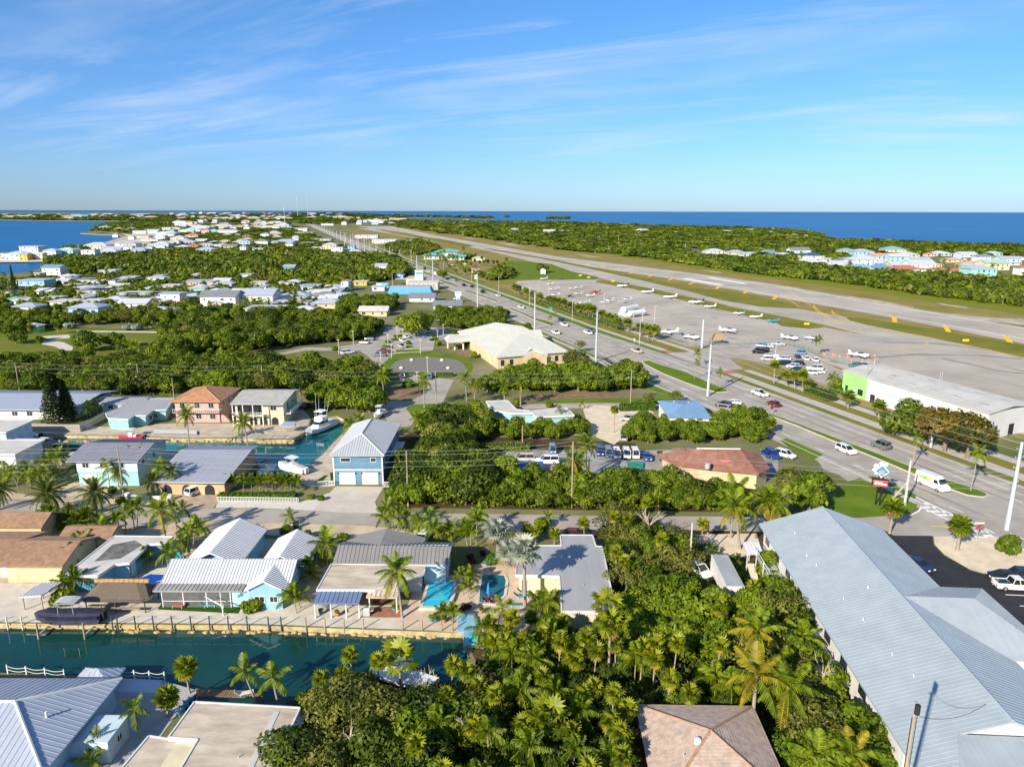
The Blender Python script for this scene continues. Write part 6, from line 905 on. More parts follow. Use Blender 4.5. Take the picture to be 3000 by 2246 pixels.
for x in (xa+2,xb-2): MB().tube((x,b[1]+.3,0),(x,b[1]+.3,z0+.4),.15,.15,6).build('post', metal, t)
MB().box(xa,xb,b[1],b[1]+.3,z0,z1).build('board', WHITE, t); MB().box((xa+xb)/2-.5,xb-.3,b[1]-.05,b[1],z0+.2,z1-.2).build('cyan_print', mat('cyan_print',(.02,.55,.72),.5,.25,.4), t); MB().box(xa+.5,xa+6,b[1]-.05,b[1],(z0+z1)/2-.2,(z0+z1)/2).build('grey_print', GREY, t); MB().tube(((xa+xb)/2+4,b[1]-.09,(z0+z1)/2),((xa+xb)/2+4,b[1]-.05,(z0+z1)/2),.9,.9,12).build('blue_print', mat('blue_print',(.01,.16,.5),.5,.2,1), t)
b = p('X',1512,905); t = thing('shop_sign','tall white two-part shop sign on posts above parked cars','sign',(b[0],b[1],0)); za,zb,zc = top_of('X',1512,855,b),top_of('X',1512,828,b),top_of('X',1512,770,b); xa,xb = p('X',1475,905)[0],p('X',1556,905)[0]; MB().box(xa,xb,b[1],b[1]+.3,zb+.1,zc).build('upper_board', WHITE, t); MB().box(xa+.5,xb-.8,b[1],b[1]+.3,za,zb).build('lower_board', WHITE, t)
for x in (xa+.8,xb-1.1): MB().box(x-.15,x+.15,b[1]+.05,b[1]+.25,0,za).build('post', WHITE, t)
MB().box(xa+.3,xb-.3,b[1]-.05,b[1],(zb+zc)/2,zc-.2).build('teal_print', mat('pale_teal_print',(.25,.55,.62),.5,.3,1.5), t)
b = p('Y',415,515); sign_post('small green highway sign on the grass verge',b,top_of('Y',415,445,b),1.9,1.6,mat('green_sign',(.02,.35,.22),.5,.05,1)); b = p('Y',1318,850); sign_post('white bus-stop sign on the verge',b,2.9,.6,.8,WHITE); b = p('F',670,70); sign_post('small white board sign at the library corner',b,2.4,1.2,.9,WHITE); b = p('X',1745,660); sign_post('white airport entrance sign on the verge',b,top_of('X',1745,555,b),2.0,3.2,WHITE)
for i,(c,x,y) in enumerate((('C',803,890),('C',1833,998),('Y',737,107),('Y',828,128),('Y',1090,170))): q = p(c,x,y); t = thing('taxiway_sign',['yellow taxiway sign at the island tip','yellow taxiway sign on the long grass island','yellow taxiway sign on the lawn above the apron','small yellow sign at the lawn corner','small yellow sign on the grass tongue'][i],'sign',(q[0],q[1],0)); MB().box(q[0]-1.3,q[0]+1.3,q[1]-.15,q[1]+.15,.25,1.2).build('board', mat('yellow_sign',(.75,.52,.02),.5,.05,1), t); [MB().box(q[0]+s_-.08,q[0]+s_+.08,q[1]-.1,q[1]+.1,0,.25).build('leg', metal, t) for s_ in (-.9,.9)]
# fuel tanks
b = p('Y',1310,520); t = thing('fuel_depot','pair of big white fuel tanks on a bunded platform beside the apron','fuel tanks',(b[0],b[1],0)); pf = pp('Y',[(1150,495),(1230,480),(1445,515),(1440,535),(1230,545),(1150,520)]); MB().prism(pf,0,.7).build('platform', WHITE, t)
for c0,c1,zz,rr in ((('Y',1200,470),('Y',1345,440),1.7,1.7),(('Y',1270,510),('Y',1425,490),1.6,1.45)):
    a_,b_ = p(*c0,2.3),p(*c1,2.3); mb = MB(); A0,B0_ = Vector(a_),Vector(b_); d_ = (B0_-A0).normalized(); mb.path([A0-d_*.5,A0-d_*.3,A0,B0_,B0_+d_*.3,B0_+d_*.5],[.3*rr,.8*rr,rr,rr,.8*rr,.3*rr],14); mb.build('tank', gel, t)
    for f in (.2,.8): q = A0+(B0_-A0)*f; MB().obox(q,(-d_.y,d_.x),rr*.8,.3,.5,1.6).build('saddle', WHITE, t)
q = p('Y',1330,440,4.2); MB().obox(q,(1,.2),3.5,.5,3.9,4.1).build('walkway', mat('rusty_steel',(.40,.28,.16),.8,.3,2), t)
for i in range(8): MB().tube((q[0]-3.4+i,q[1]-.5,4.1),(q[0]-3.4+i,q[1]-.5,5.0),.03,.03,4).build('rail_post', metal, t)
# airport fence
def chain_fence(pts, label, hgt=1.9, step=3.0, meshm=None, group=None):
    t = thing('chain_link_fence', label, 'fence', (pts[0][0],pts[0][1],0), 0, group); gm = mat('green_fence_post',(.05,.16,.10),.6,.1,1)
    for a,b in zip(pts,pts[1:]):
        a,b = Vector(a[:2]),Vector(b[:2]); n = max(1,int((b-a).length/step))
        for i in range(n+1): q = a+(b-a)*i/n; MB().tube((q.x,q.y,0),(q.x,q.y,hgt),.05,.05,5).build('post', gm, t)
        for z in (.1,hgt-.05): MB().tube((a.x,a.y,z),(b.x,b.y,z),.025,.025,4).build('rail', gm, t)
        k = int((b-a).length/.45); w_ = MB()
        for i in range(k): q = a+(b-a)*i/k; e = a+(b-a)*min(1,(i+3)/k); w_.tube((q.x,q.y,.1),(e.x,e.y,hgt),.012,.012,3,cap=False).tube((e.x,e.y,.1),(q.x,q.y,hgt),.012,.012,3,cap=False)
        o = w_.build('mesh_wire', gm, t); o['kind'] = 'stuff'
chain_fence(pp('Y',[(1180,590),(1600,745),(1900,865)])+pp('R',[(0,255),(350,235),(560,290),(740,350),(920,440)]),'long green chain-link fence between apron and airport lot'); chain_fence(pp('R',[(920,440),(1280,530),(1340,560)]),'green netted fence beside the hangar')
t = thing('thatched_shelter','small open shelter with a tan thatched roof at the airport fence','shelter',p('C',225,1010)); q = p('C',225,1010); MB().loft([[(q[0]-3,q[1]-2.5,2.2),(q[0]+3,q[1]-2.5,2.2),(q[0]+3,q[1]+2.5,2.2),(q[0]-3,q[1]+2.5,2.2)],[(q[0]-1.4,q[1]-.3,4.2),(q[0]+1.4,q[1]-.3,4.2),(q[0]+1.4,q[1]+.3,4.2),(q[0]-1.4,q[1]+.3,4.2)]]).build('roof', mat('tan_thatch',(.33,.22,.12),.95,.25,2), t)
for sx in (-2.6,2.6):
    for sy in (-2.1,2.1): MB().tube((q[0]+sx,q[1]+sy,0),(q[0]+sx,q[1]+sy,2.3),.1,.1,6).build('post', darkwood, t)
for i,(x,y) in enumerate(((935,395),(960,400),(1060,405),(1090,415),(1150,425),(1250,395),(1255,440),(1605,420),(1300,480),(1435,500))): q = p('R',x,y); t = thing('traffic_barrel','orange traffic barrel on the apron edge near the hangar','barrel',(q[0],q[1],.05),0,'orange barrels by the hangar'); MB().tube((q[0],q[1],.05),(q[0],q[1],.9),.35,.25,9).build('drum', mat('orange_plastic',(.75,.16,.06),.5,.05,1), t); MB().tube((q[0],q[1],.45),(q[0],q[1],.6),.315,.285,9).build('band', WHITE, t)
# ------------------------------------------------------------------ canal edges, docks, yard things
G1 = 'mooring posts along the canal quay'; dpost = mat('dark_piling',(.05,.08,.085),.8,.2,2)
for x in (30,150,275): q = p('I',x,1060,-.2); o = MB().tube((q[0],86.3,-2),(q[0],86.3,1.3),.1,.1,7).build('mooring_post', WHITE); tag(o,'white mooring post at the canal edge before the tan tiled house','post','white mooring posts')
pts = [p('I',x,1080,0)[0] for x in (1020,1065,1215,1370,1530,1690,1850,2010,2170)]+[p('J',x,1110,0)[0] for x in (125,235,450,615,780,945,1285,1450,1615,1710)]
for i,x in enumerate(pts): o = MB().tube((x,86.05-max(0,(x+35))*.04,-2),(x,86.05-max(0,(x+35))*.04,1.55),.11,.09,7).build('mooring_post', dpost if i < 11 else wood); tag(o,'dark mooring post along the roped quay, %s from the hut' % ORD[i] if i < 11 else 'weathered timber post on the grey house quay, %s towards the pools' % ORD[i-11],'post',G1 if i < 11 else 'timber posts along the quay')
for a,b in zip(pts[2:9],pts[3:10]): o = wire([(a,86.05,1.35),(b,86.05,1.35)],'white rope slung between the dark mooring posts','quay ropes',.06,.03); o.name = 'dock_rope'; o['category'] = 'rope'
for i in range(12):
    x0 = -69.5+i*5.2; o = MB().box(x0,x0+5.1,86.9-.03-max(0,(x0+35))*.045-.55,86.9-max(0,(x0+35))*.045-.45,-.45,-.12).build('fender_beam', mat('ochre_timber',(.46,.33,.14),.9,.25,1.5)); tag(o,'long ochre timber beam fixed along the canal wall','beam','timber beams of the canal wall')
rk = MB(); rr_ = random.Random(3)
for i in range(150):
    x = rr_.uniform(-55,-8); y = 86.0-max(0,(x+35))*.045+rr_.uniform(-.4,.1); s = rr_.uniform(.25,.55); rk.loft([[(x+s*w*math.cos(a)*rr_.uniform(.8,1.2),y+s*w*.8*math.sin(a),-1.1+z*s) for a in np.linspace(0,6.283,7)[:-1]] for w,z in ((.7,0),(1,.5),(.5,1.1))])
for i in range(170):
    c,x,y = rr_.choice((('D',rr_.uniform(350,2212),690),('E',rr_.uniform(0,320),700))); q = p(c,x,y); s = rr_.uniform(.3,.7); rk.loft([[(q[0]+s*w*math.cos(a)*rr_.uniform(.8,1.2),q[1]+s*w*.8*math.sin(a)-.2,-1.1+z*s) for a in np.linspace(0,6.283,7)[:-1]] for w,z in ((.7,0),(1,.5),(.5,1.1))])
tag(rk.build('shore_rocks', rock),'ochre boulders heaped along the foot of the canal walls','rocks',None,'stuff')
def deck(label, poly, z, m, w=.32, axis=0, name='timber_deck'):
    t = thing(name, label, 'deck', (poly[0][0],poly[0][1],0)); f = [Vector((q[0],q[1],z)) for q in ccw([(q[0],q[1]) for q in poly])]; ax = Vector((1,0,0)) if axis == 0 else Vector((0,1,0)); lo = min(ax.dot(q) for q in f); hi = max(ax.dot(q) for q in f); k = int((hi-lo)/w)+1
    for i in range(k):
        q = clip_half(clip_half(f,-ax,-(lo+i*w+.02)),ax,lo+(i+1)*w-.02)
        if len(q) > 2: MB().slab(q,.08).build('plank', m, t)
    for q in f[::1]: MB().tube((q.x,q.y,-2),(q.x,q.y,z-.08),.12,.12,6).build('piling', wood, t)
deck('brown plank deck behind the flat beige roof', pp('M',[(1690,575),(2212,600),(2260,590),(2260,640),(2212,655),(1700,640)],.3), .3, mat('brown_planks',(.26,.15,.09),.9,.2,1.5,rnd=.25)); deck('pale timber dock with a white canopy beside the fishing boat', pp('E',[(-150,640),(20,650),(330,655),(440,580),(450,610),(330,690),(30,690),(-150,680)],.3), .3, mat('grey_planks',(.42,.36,.28),.9,.15,1.5,rnd=.2),.4); deck('white planked jetty before the pink house', pp('D',[(1330,610),(1700,620),(1700,650),(1330,640)],.4), .4, mat('white_planks',(.6,.6,.6),.8,.1,1.5,rnd=.1),.4)
t = thing('dock_canopy','small white-roofed canopy at the corner of the pale timber dock','canopy',p('E',285,640)); q = p('E',285,640); roof(t,[[(q[0]-1.8,q[1]-1.5,2.2),(q[0]+1.8,q[1]-1.5,2.2),(q[0]+1.6,q[1]+1.5,2.5),(q[0]-1.6,q[1]+1.5,2.5)]],RBW,.6)
for sx in (-1.5,1.5):
    for sy in (-1.2,1.2): MB().box(q[0]+sx-.06,q[0]+sx+.06,q[1]+sy-.06,q[1]+sy+.06,.3,2.2).build('post', wood, t)
t = thing('boat_canopy','narrow white-roofed canopy on posts at the canal beside the thatched hut','canopy',p('I',375,960)); q = p('I',375,940); roof(t,[[(q[0]-1.9,q[1]-1.8,2.2),(q[0]+1.2,q[1]-1.8,2.4),(q[0]+1.9,q[1]+1.8,2.5),(q[0]-1.2,q[1]+1.8,2.3)]],RW,.45)
for sx,sy in ((-1.6,-1.6),(1,-1.6),(1.6,1.5),(-1,1.5)): MB().box(q[0]+sx-.07,q[0]+sx+.07,q[1]+sy-.07,q[1]+sy+.07,0,2.25).build('post', wood, t)
def picket(a, b, hgt, step, m, label, group=None, name='picket_fence', pw=.05):
    a,b = Vector(a[:2]),Vector(b[:2]); t = thing(name,label,'fence',(a.x,a.y,0),0,group); n = int((b-a).length/step); d = (b-a).normalized(); me = MB().obox((0,0),d,pw,.02,.05,hgt).mesh('picket',m)
    for i in range(n+1): q = (b-a)*i/max(1,n); link('picket',me,t,(q.x,q.y,0))
    for z in (.12,hgt-.05): MB().obox((a+b)/2,d,(b-a).length/2,.03,z,z+.07).build('rail',m,t)
picket(p('D',1880,1235),p('E',365,1243),1.0,.30,WHITE,'white picket fence in front of the palm hedge beside the street'); picket(p('E',1100,1112),p('E',1180,1112),1.2,.25,WHITE,'short white picket gate beside the blue house'); picket(p('E',480,1105),p('E',680,1098),1.1,.3,WHITE,'white fence on the blue house lawn'); picket(p('D',190,625),p('D',700,632),1.9,.45,mat('silver_timber',(.33,.30,.26),.95,.2,1.5),'weathered grey board fence along the inner canal quay',None,'board_fence',.2); picket(p('D',700,632),p('D',905,520),1.9,.5,mat('silver_timber',(.3,.3,.3)),'weathered grey board fence turning back from the quay',None,'board_fence',.22)
for a,b in (((70,410),(560,450)),((1035,450),(1425,470))):
    t = thing('rope_fence','white post and double rope fence at the canal edge '+('by the gazebo' if a[0] < 100 else 'by the pale blue terrace'),'fence',p('M',*a)); A_,B_ = p('M',a[0],a[1]+40),p('M',b[0],b[1]+40)
    for i in range(4): q = Vector(A_)+(Vector(B_)-Vector(A_))*i/3; MB().box(q.x-.06,q.x+.06,q.y-.06,q.y+.06,0,1.25).build('post',WHITE,t)
    for z in (.6,1.05): L = [tuple(Vector(A_)+(Vector(B_)-Vector(A_))*f+Vector((0,0,z-.22*abs(math.sin(3*math.pi*f))))) for f in np.linspace(0,1,25)]; MB().path(L,.035,5).build('rope',WHITE,t)
def lounger(c,x,y,deg,m,label,z=.08):
    q = p(c,x,y); t = thing('sun_lounger',label,'lounger',(q[0],q[1],z),math.radians(deg)); MB().loft([[(-.3,-.3,.35),(-.3,.3,.35)],[(1.2,-.3,.32),(1.2,.3,.32)]],close=False,caps=False).box(-.3,1.2,-.3,.3,.26,.34).build('seat',m,t,org=(0,0,0)); MB().add([(-.3,-.3,.34),(-.3,.3,.34),(-.85,.3,.85),(-.85,-.3,.85),(-.3,-.3,.28),(-.3,.3,.28),(-.88,.3,.8),(-.88,-.3,.8)],[(0,1,2,3),(7,6,5,4),(0,3,7,4),(1,5,6,2),(2,6,7,3)]).build('backrest',m,t,org=(0,0,0))
    for lx in (-.25,1.1):
        for ly in (-.26,.26): MB().box(lx-.03,lx+.03,ly-.03,ly+.03,0,.27).build('leg',WHITE,t,org=(0,0,0))
def chair(c,x,y,deg,m,label,group=None,z=.08):
    q = p(c,x,y); t = thing('garden_chair',label,'chair',(q[0],q[1],z),math.radians(deg),group); MB().box(-.28,.32,-.3,.3,.34,.40).build('seat',m,t,org=(0,0,0)); MB().add([(-.28,-.32,.38),(-.28,.32,.38),(-.55,.26,1.05),(-.55,-.26,1.05),(-.34,-.32,.36),(-.34,.32,.36),(-.6,.26,1.03),(-.6,-.26,1.03)],[(0,1,2,3),(7,6,5,4),(0,3,7,4),(1,5,6,2),(2,6,7,3)]).build('backrest',m,t,org=(0,0,0))
    for s in (-1,1): MB().box(-.4,.35,s*.36-.06,s*.36+.06,.58,.62).build('armrest',m,t,org=(0,0,0)); MB().box(.25,.32,s*.34-.04,s*.34+.04,0,.58).box(-.4,-.32,s*.34-.04,s*.34+.04,0,.58).build('leg',m,t,org=(0,0,0))
pinkc = mat('pink_plastic',(.62,.25,.27),.5,.05,1); aqua = mat('aqua_plastic',(.03,.42,.50),.5,.05,1); blch = mat('blue_plastic',(.10,.35,.60),.5,.05,1); redcl = mat('red_canvas',(.50,.13,.09),.7,.05,1); tealcl = mat('teal_canvas',(.01,.20,.24),.7,.05,1)
chair('I',1640,900,-75,pinkc,'pink adirondack chair nearer the screened porch'); chair('I',1700,915,-110,pinkc,'pink adirondack chair on the green turf edge'); lounger('I',1565,975,175,redcl,'red-orange sun lounger on the green turf'); lounger('I',1790,968,5,mat('sky_canvas',(.06,.42,.60),.7,.05,1),'sky blue sun lounger on the green turf'); chair('I',1545,560,-60,aqua,'aqua chair by the fence of the white ribbed house'); chair('I',1445,590,-60,aqua,'aqua chair beside the lone palm at the covered pool')
for i,(x,y) in enumerate(((1560,805),(1590,760),(1625,715))): chair('M',x,y,150,blch,'blue plastic garden chair in the shaded row beside the flat beige roof','blue chairs in shade')
lounger('M',2100,660,20,WHITE,'white slatted lounger on the brown plank deck',.35)
for i,(c,x,y,d,l) in enumerate((('K',65,885,5,'teal sun lounger beside the silver palm trunk'),('K',95,850,5,'teal sun lounger by the glass doors'),('K',10,960,0,'teal sun lounger nearest the dark pool'),('J',2000,615,100,'teal sun lounger by the red shrubs'),('K',290,1055,100,'teal sun lounger under the small palm'),('K',365,1025,100,'teal sun lounger against the flat-roofed house'))): lounger(c,x,y,d,tealcl,l)
for i,(x,y,l) in enumerate(((1975,915,'white lounger with maroon cushion by the dark pool'),(2040,935,'white lounger with maroon cushion nearest the blue ramp'))): lounger('J',x,y,40,mat('maroon_cushion',(.22,.02,.03),.7,.05,1),l)
for i,(x,y,l) in enumerate(((90,805,'teal patio armchair beside the glass doors'),(155,805,'teal patio armchair at the house corner'))): chair('K',x,y,-80,tealcl,l)
q = p('J',2008,900); t = thing('closed_parasol','closed bright blue parasol beside the dark pool','parasol',(q[0],q[1],0)); MB().tube((q[0],q[1],0),(q[0],q[1],2.6),.03,.03,6).build('pole',metal,t); MB().loft([[(q[0]+r_*math.cos(a),q[1]+r_*math.sin(a),z) for a in np.linspace(0,6.283,9)[:-1]] for r_,z in ((.28,1.0),(.2,1.9),(.04,2.7))]).build('canopy',mat('blue_canvas',(.02,.22,.62),.7,.05,1),t)
for i,(x,y,l) in enumerate(((1075,945,'round red-brown table under the grey house porch'),)): q = p('J',x,y); t = thing('garden_table',l,'table',(q[0],q[1],.1)); MB().tube((q[0],q[1],.7),(q[0],q[1],.76),.75,.75,16).build('top',mat('red_table',(.35,.08,.06),.5,.1,1),t,org=(q[0],q[1],.1)); MB().tube((q[0],q[1],.1),(q[0],q[1],.7),.06,.06,6).build('leg',metal,t,org=(q[0],q[1],.1))
q = p('J',955,1040); t = thing('barbecue_grill','steel barbecue grill with side shelf on the brick terrace','grill',(q[0],q[1],.1)); MB().box(q[0]-.5,q[0]+.5,q[1]-.3,q[1]+.3,.1,.9).build('cabinet',metal,t,org=(q[0],q[1],.1)); MB().tube((q[0]-.5,q[1],.95),(q[0]+.5,q[1],.95),.3,.3,10).build('hood',metal,t,org=(q[0],q[1],.1)); MB().box(q[0]+.5,q[0]+1.0,q[1]-.25,q[1]+.25,.82,.88).build('shelf',metal,t,org=(q[0],q[1],.1))
for i,(c,x,y,m,l) in enumerate((('J',1515,1090,'aqua','aqua flower pot at the quay before the pool'),('J',1555,1095,'blue','blue flower pot at the quay before the pool'),('J',1625,1100,'clay','clay flower pot holding a small palm at the quay'),('J',560,1030,'blue','blue flower pot under the porch posts'),('J',705,1045,'clay','clay flower pot under the porch posts'),('J',1200,1000,'aqua','aqua flower pot on the brick terrace'),('J',1235,1010,'clay','clay flower pot on the brick terrace'),('J',1945,1020,'clay','orange clay urn beside the blue slip ramp'))):
    q = p(c,x,y); t = thing('flower_pot',l,'flower pot',(q[0],q[1],.06)); MB().loft([[(r_*math.cos(a),r_*math.sin(a),z) for a in np.linspace(0,6.283,11)[:-1]] for r_,z in ((.2,0),(.33,.35),(.28,.5))]).build('pot',mat('pot_'+m,{'aqua':(.02,.30,.30),'blue':(.04,.16,.30),'clay':(.45,.20,.10)}[m],.5,.1,1),t,org=(0,0,0)); link('plant',TREES['shrub'][i%4][0],t,(0,0,.45),sc=.3)
t = thing('slip_ramp','pale blue kayak slip with railings at the canal end','ramp',p('N',1850,120)); f = pp('J',[(1745,1020),(1840,1020),(1930,1050),(1900,1180),(1740,1180)],.12); MB().prism(f,0,.14).build('surface',mat('blue_terrace',(.22,.42,.56),.7,.1,.6),t); f = pp('N',[(1800,20),(1900,20),(1890,190),(1790,210)],.2); MB().prism(f,-.8,.2).build('ramp',mat('blue_terrace',(.2,.4,.5)),t); q = p('N',1880,170); MB().box(q[0]-.6,q[0]+.6,q[1]-.5,q[1]+.5,.2,1.1).build('storage_box',aqua,t)
q = p('I',1930,1040); t = thing('boat_davit','white davit crane arm leaning over the canal quay','davit',(q[0],q[1],0)); MB().tube((q[0],q[1],0),(q[0],q[1],1.6),.12,.1,8).build('post',WHITE,t); MB().tube((q[0],q[1],1.5),(q[0]-2.6,q[1]+.6,2.6),.09,.06,7).build('arm',WHITE,t); MB().box(q[0]-.15,q[0]+.25,q[1]-.2,q[1]+.2,1.3,1.7).build('winch',metal,t)
q = p('D',230,835); t = thing('garden_shed','grey-brown garden shed with a pale roof beside the moored boats','shed',(q[0],q[1],0)); MB().box(q[0]-3.2,q[0]+3.2,q[1],q[1]+4.5,0,2.5).build('wall',mat('grey_shed',(.22,.20,.19),.8,.1,1),t); roof(t,gabf(q[0]-3.5,q[0]+3.5,q[1]-.3,q[1]+4.8,2.5,3.3),RBW,.6); door(t,'S',q[1],q[0]+1,1.2,0,2.0,GREY)
for i,(x0,y0,x1,y1,h_,m,l) in enumerate(((-60,980,150,960,3.4,WHITE,'white flat-roofed house at the street end of the inner canal'),(-60,800,75,790,4.2,LBLUE,'pale blue house with sloping white balcony by the boats'))):
    a,b = p('D',x0,y0),p('D',x1,y1); t = house('canal_cottage',l,(a[0]+b[0])/2,a[1]+4); walls(t,a[0]-6,b[0],b[1],b[1]+9,0,h_,m); flatroof(t,[(a[0]-6.3,b[1]-.4),(b[0]+.4,b[1]-.4),(b[0]+.4,b[1]+9.4),(a[0]-6.3,b[1]+9.4)],h_+.3,FLATW,.3,WHITE); window(t,'S',b[1],b[0]-3,1.4,1.0,2.2)
t = thing('planter_wall','low white planter wall with round pots at the peach bungalow drive','planter',p('D',1300,1200)); a,b = p('D',1105,1205),p('D',1470,1220); MB().obox(((a[0]+b[0])/2,(a[1]+b[1])/2),(b[0]-a[0],b[1]-a[1]),(b[0]-a[0])/2,.2,0,.7).build('wall',WHITE,t)
for q in (a,b): MB().loft([[(q[0]+r_*math.cos(k),q[1]+r_*math.sin(k),z) for k in np.linspace(0,6.283,11)[:-1]] for r_,z in ((.4,0),(.6,.7),(.5,1.1))]).build('pot',WHITE,t)
for i,(x,y) in enumerate(((1283,495),(1563,497),(1187,570),(1620,570))): q = p('Q',x,y); o = MB().loft([[(q[0]+r_*math.cos(k)*1.2,q[1]+r_*math.sin(k),z) for k in np.linspace(.3*i,6.283+.3*i,8)[:-1]] for r_,z in ((.55,0),(.6,.4),(.45,.75),(.2,.85))]).build('boulder',mat('white_limestone',(.62,.57,.48),.95,.15,1)); tag(o,'white limestone block standing on the gravel basin','boulder','limestone blocks of the basin')
q = p('F',1090,965); t = thing('dumpster_pad','green tarpaulin cover laid flat beside the restaurant kitchen','tarpaulin',(q[0],q[1],0)); MB().prism(pp('F',[(995,908),(1140,908),(1130,968),(1000,968)]),0,.5).build('cover',mat('green_tarp',(.01,.22,.16),.7,.2,1),t)
t = thing('blue_tarpaulin','crumpled blue tarpaulin over a shed at the edge of the cracked lot','tarpaulin',p('F',80,1000)); q = p('F',90,985); MB().loft([[(q[0]-5,q[1]-2,0),(q[0]+5,q[1]-2,0),(q[0]+5,q[1]+2.5,0),(q[0]-5,q[1]+2.5,0)],[(q[0]-4.6,q[1]-1.8,1.6),(q[0]+4.4,q[1]-1.8,1.2),(q[0]+4.5,q[1]+2.3,1.8),(q[0]-4.6,q[1]+2.3,2.0)],[(q[0]-3,q[1],2.4),(q[0]+3,q[1],2.1),(q[0]+3,q[1]+.8,2.2),(q[0]-3,q[1]+.8,2.5)]]).build('sheet',mat('blue_tarp',(.04,.16,.42),.6,.3,1.5,bump=.8,bscale=3),t)
b = (0,46.5); zt = top_of('P',1283,690,b); u_,dy_,dz_ = _dir('P',1283,690); t = pole_at((u_*b[1]/dy_,b[1]),zt,'dark utility pole with transformer and cables in front of the silver-blue roof',polew,.14,.1); PX = u_*b[1]/dy_
MB().tube((PX,b[1]-.25,zt-.9),(PX,b[1]-.25,zt-.1),.2,.2,9).build('transformer', DARKW, t); MB().box(PX-.35,PX+.35,b[1]-.06,b[1]+.06,zt-1.3,zt-1.2).build('bracket', metal, t)
for s_ in (-.22,.16): MB().tube((PX+s_,b[1]-.1,0),(PX+s_,b[1]-.1,zt-1.2),.03,.03,5).build('cable', DARKW, t)
for a_,b_,l_ in (((PX,b[1],zt-1.2),bl(47,-1,8.8),'dark service cable from the utility pole to the silver-blue roof'),(tuple(A2-Vector((0,0,1.5))),(-17,104.5,4.9),'service wire crossing the street to the grey ribbed roof')): o = wire([a_,b_],l_,None,.04,.02); o.data.materials[0] = blk
for x_,l_ in ((338,'dark green wheeled bin beside the small street palm, the shorter'),(356,'dark green wheeled bin beside the small street palm, the taller')): q = p('J',x_,285); t = thing('wheeled_bin',l_,'bin',(q[0],q[1],0)); MB().loft([[(-.28*k,-.3*k,z_),(.28*k,-.3*k,z_),(.28*k,.3*k,z_),(-.28*k,.3*k,z_)] for k,z_ in ((.8,.05),(1,1.0+.2*(x_ > 350)))]).build('body', mat('green_bin',(.02,.05,.03),.6,.1,1), t, org=(0,0,0)); MB().box(-.3,.3,-.34,.32,1.0+.2*(x_ > 350),1.07+.2*(x_ > 350)).build('lid', blk, t, org=(0,0,0))
# ------------------------------------------------------------------ houses of the far districts
RC = {'w':RW,'b':RBW,'B':RBL,'d':DGREY,'s':SALMON,'r':REDR,'t':TURQR,'T':TEALR,'n':NAVYR,'g':GREENR,'f':FLATW,'G':FLATG}; RN = {'w':'white','b':'pale grey','B':'blue','d':'dark grey','s':'salmon','r':'red','t':'turquoise','T':'teal','n':'navy','g':'pale green','f':'flat white','G':'flat grey'}
WC = {'W':WHITE,'C':CREAM,'P':PALEBLUE,'S':SKYB,'M':MINT,'Y':YELLOW,'K':PINK,'O':ORANGE,'E':PEACH,'T':TAN,'L':LBLUE,'Q':TEAL,'G':LILAC,'D':MIDB}; WN = {'W':'white','C':'cream','P':'light blue','S':'sky blue','M':'mint','Y':'yellow','K':'pink','O':'orange','E':'peach','T':'tan','L':'icy blue','Q':'turquoise','G':'grey','D':'deep blue'}
EXC = []      # ground that stays free of trees
FAR = {'V':('in the low district behind the park','houses of the low district'),'W':('in the low district above the grove','houses of the low district'),'T':('on the bay shore','houses on the bay shore'),'U':('in the packed bay district','houses of the packed bay district'),'Z':('in the estate beyond the runway','houses of the estate beyond the runway'),'C':('at the seaward edge of the mangroves','houses in the seaward mangroves'),'B':('in woods beyond the runway','houses in the woods beyond the runway'),'X':('near the highway shops','buildings near the highway shops')}
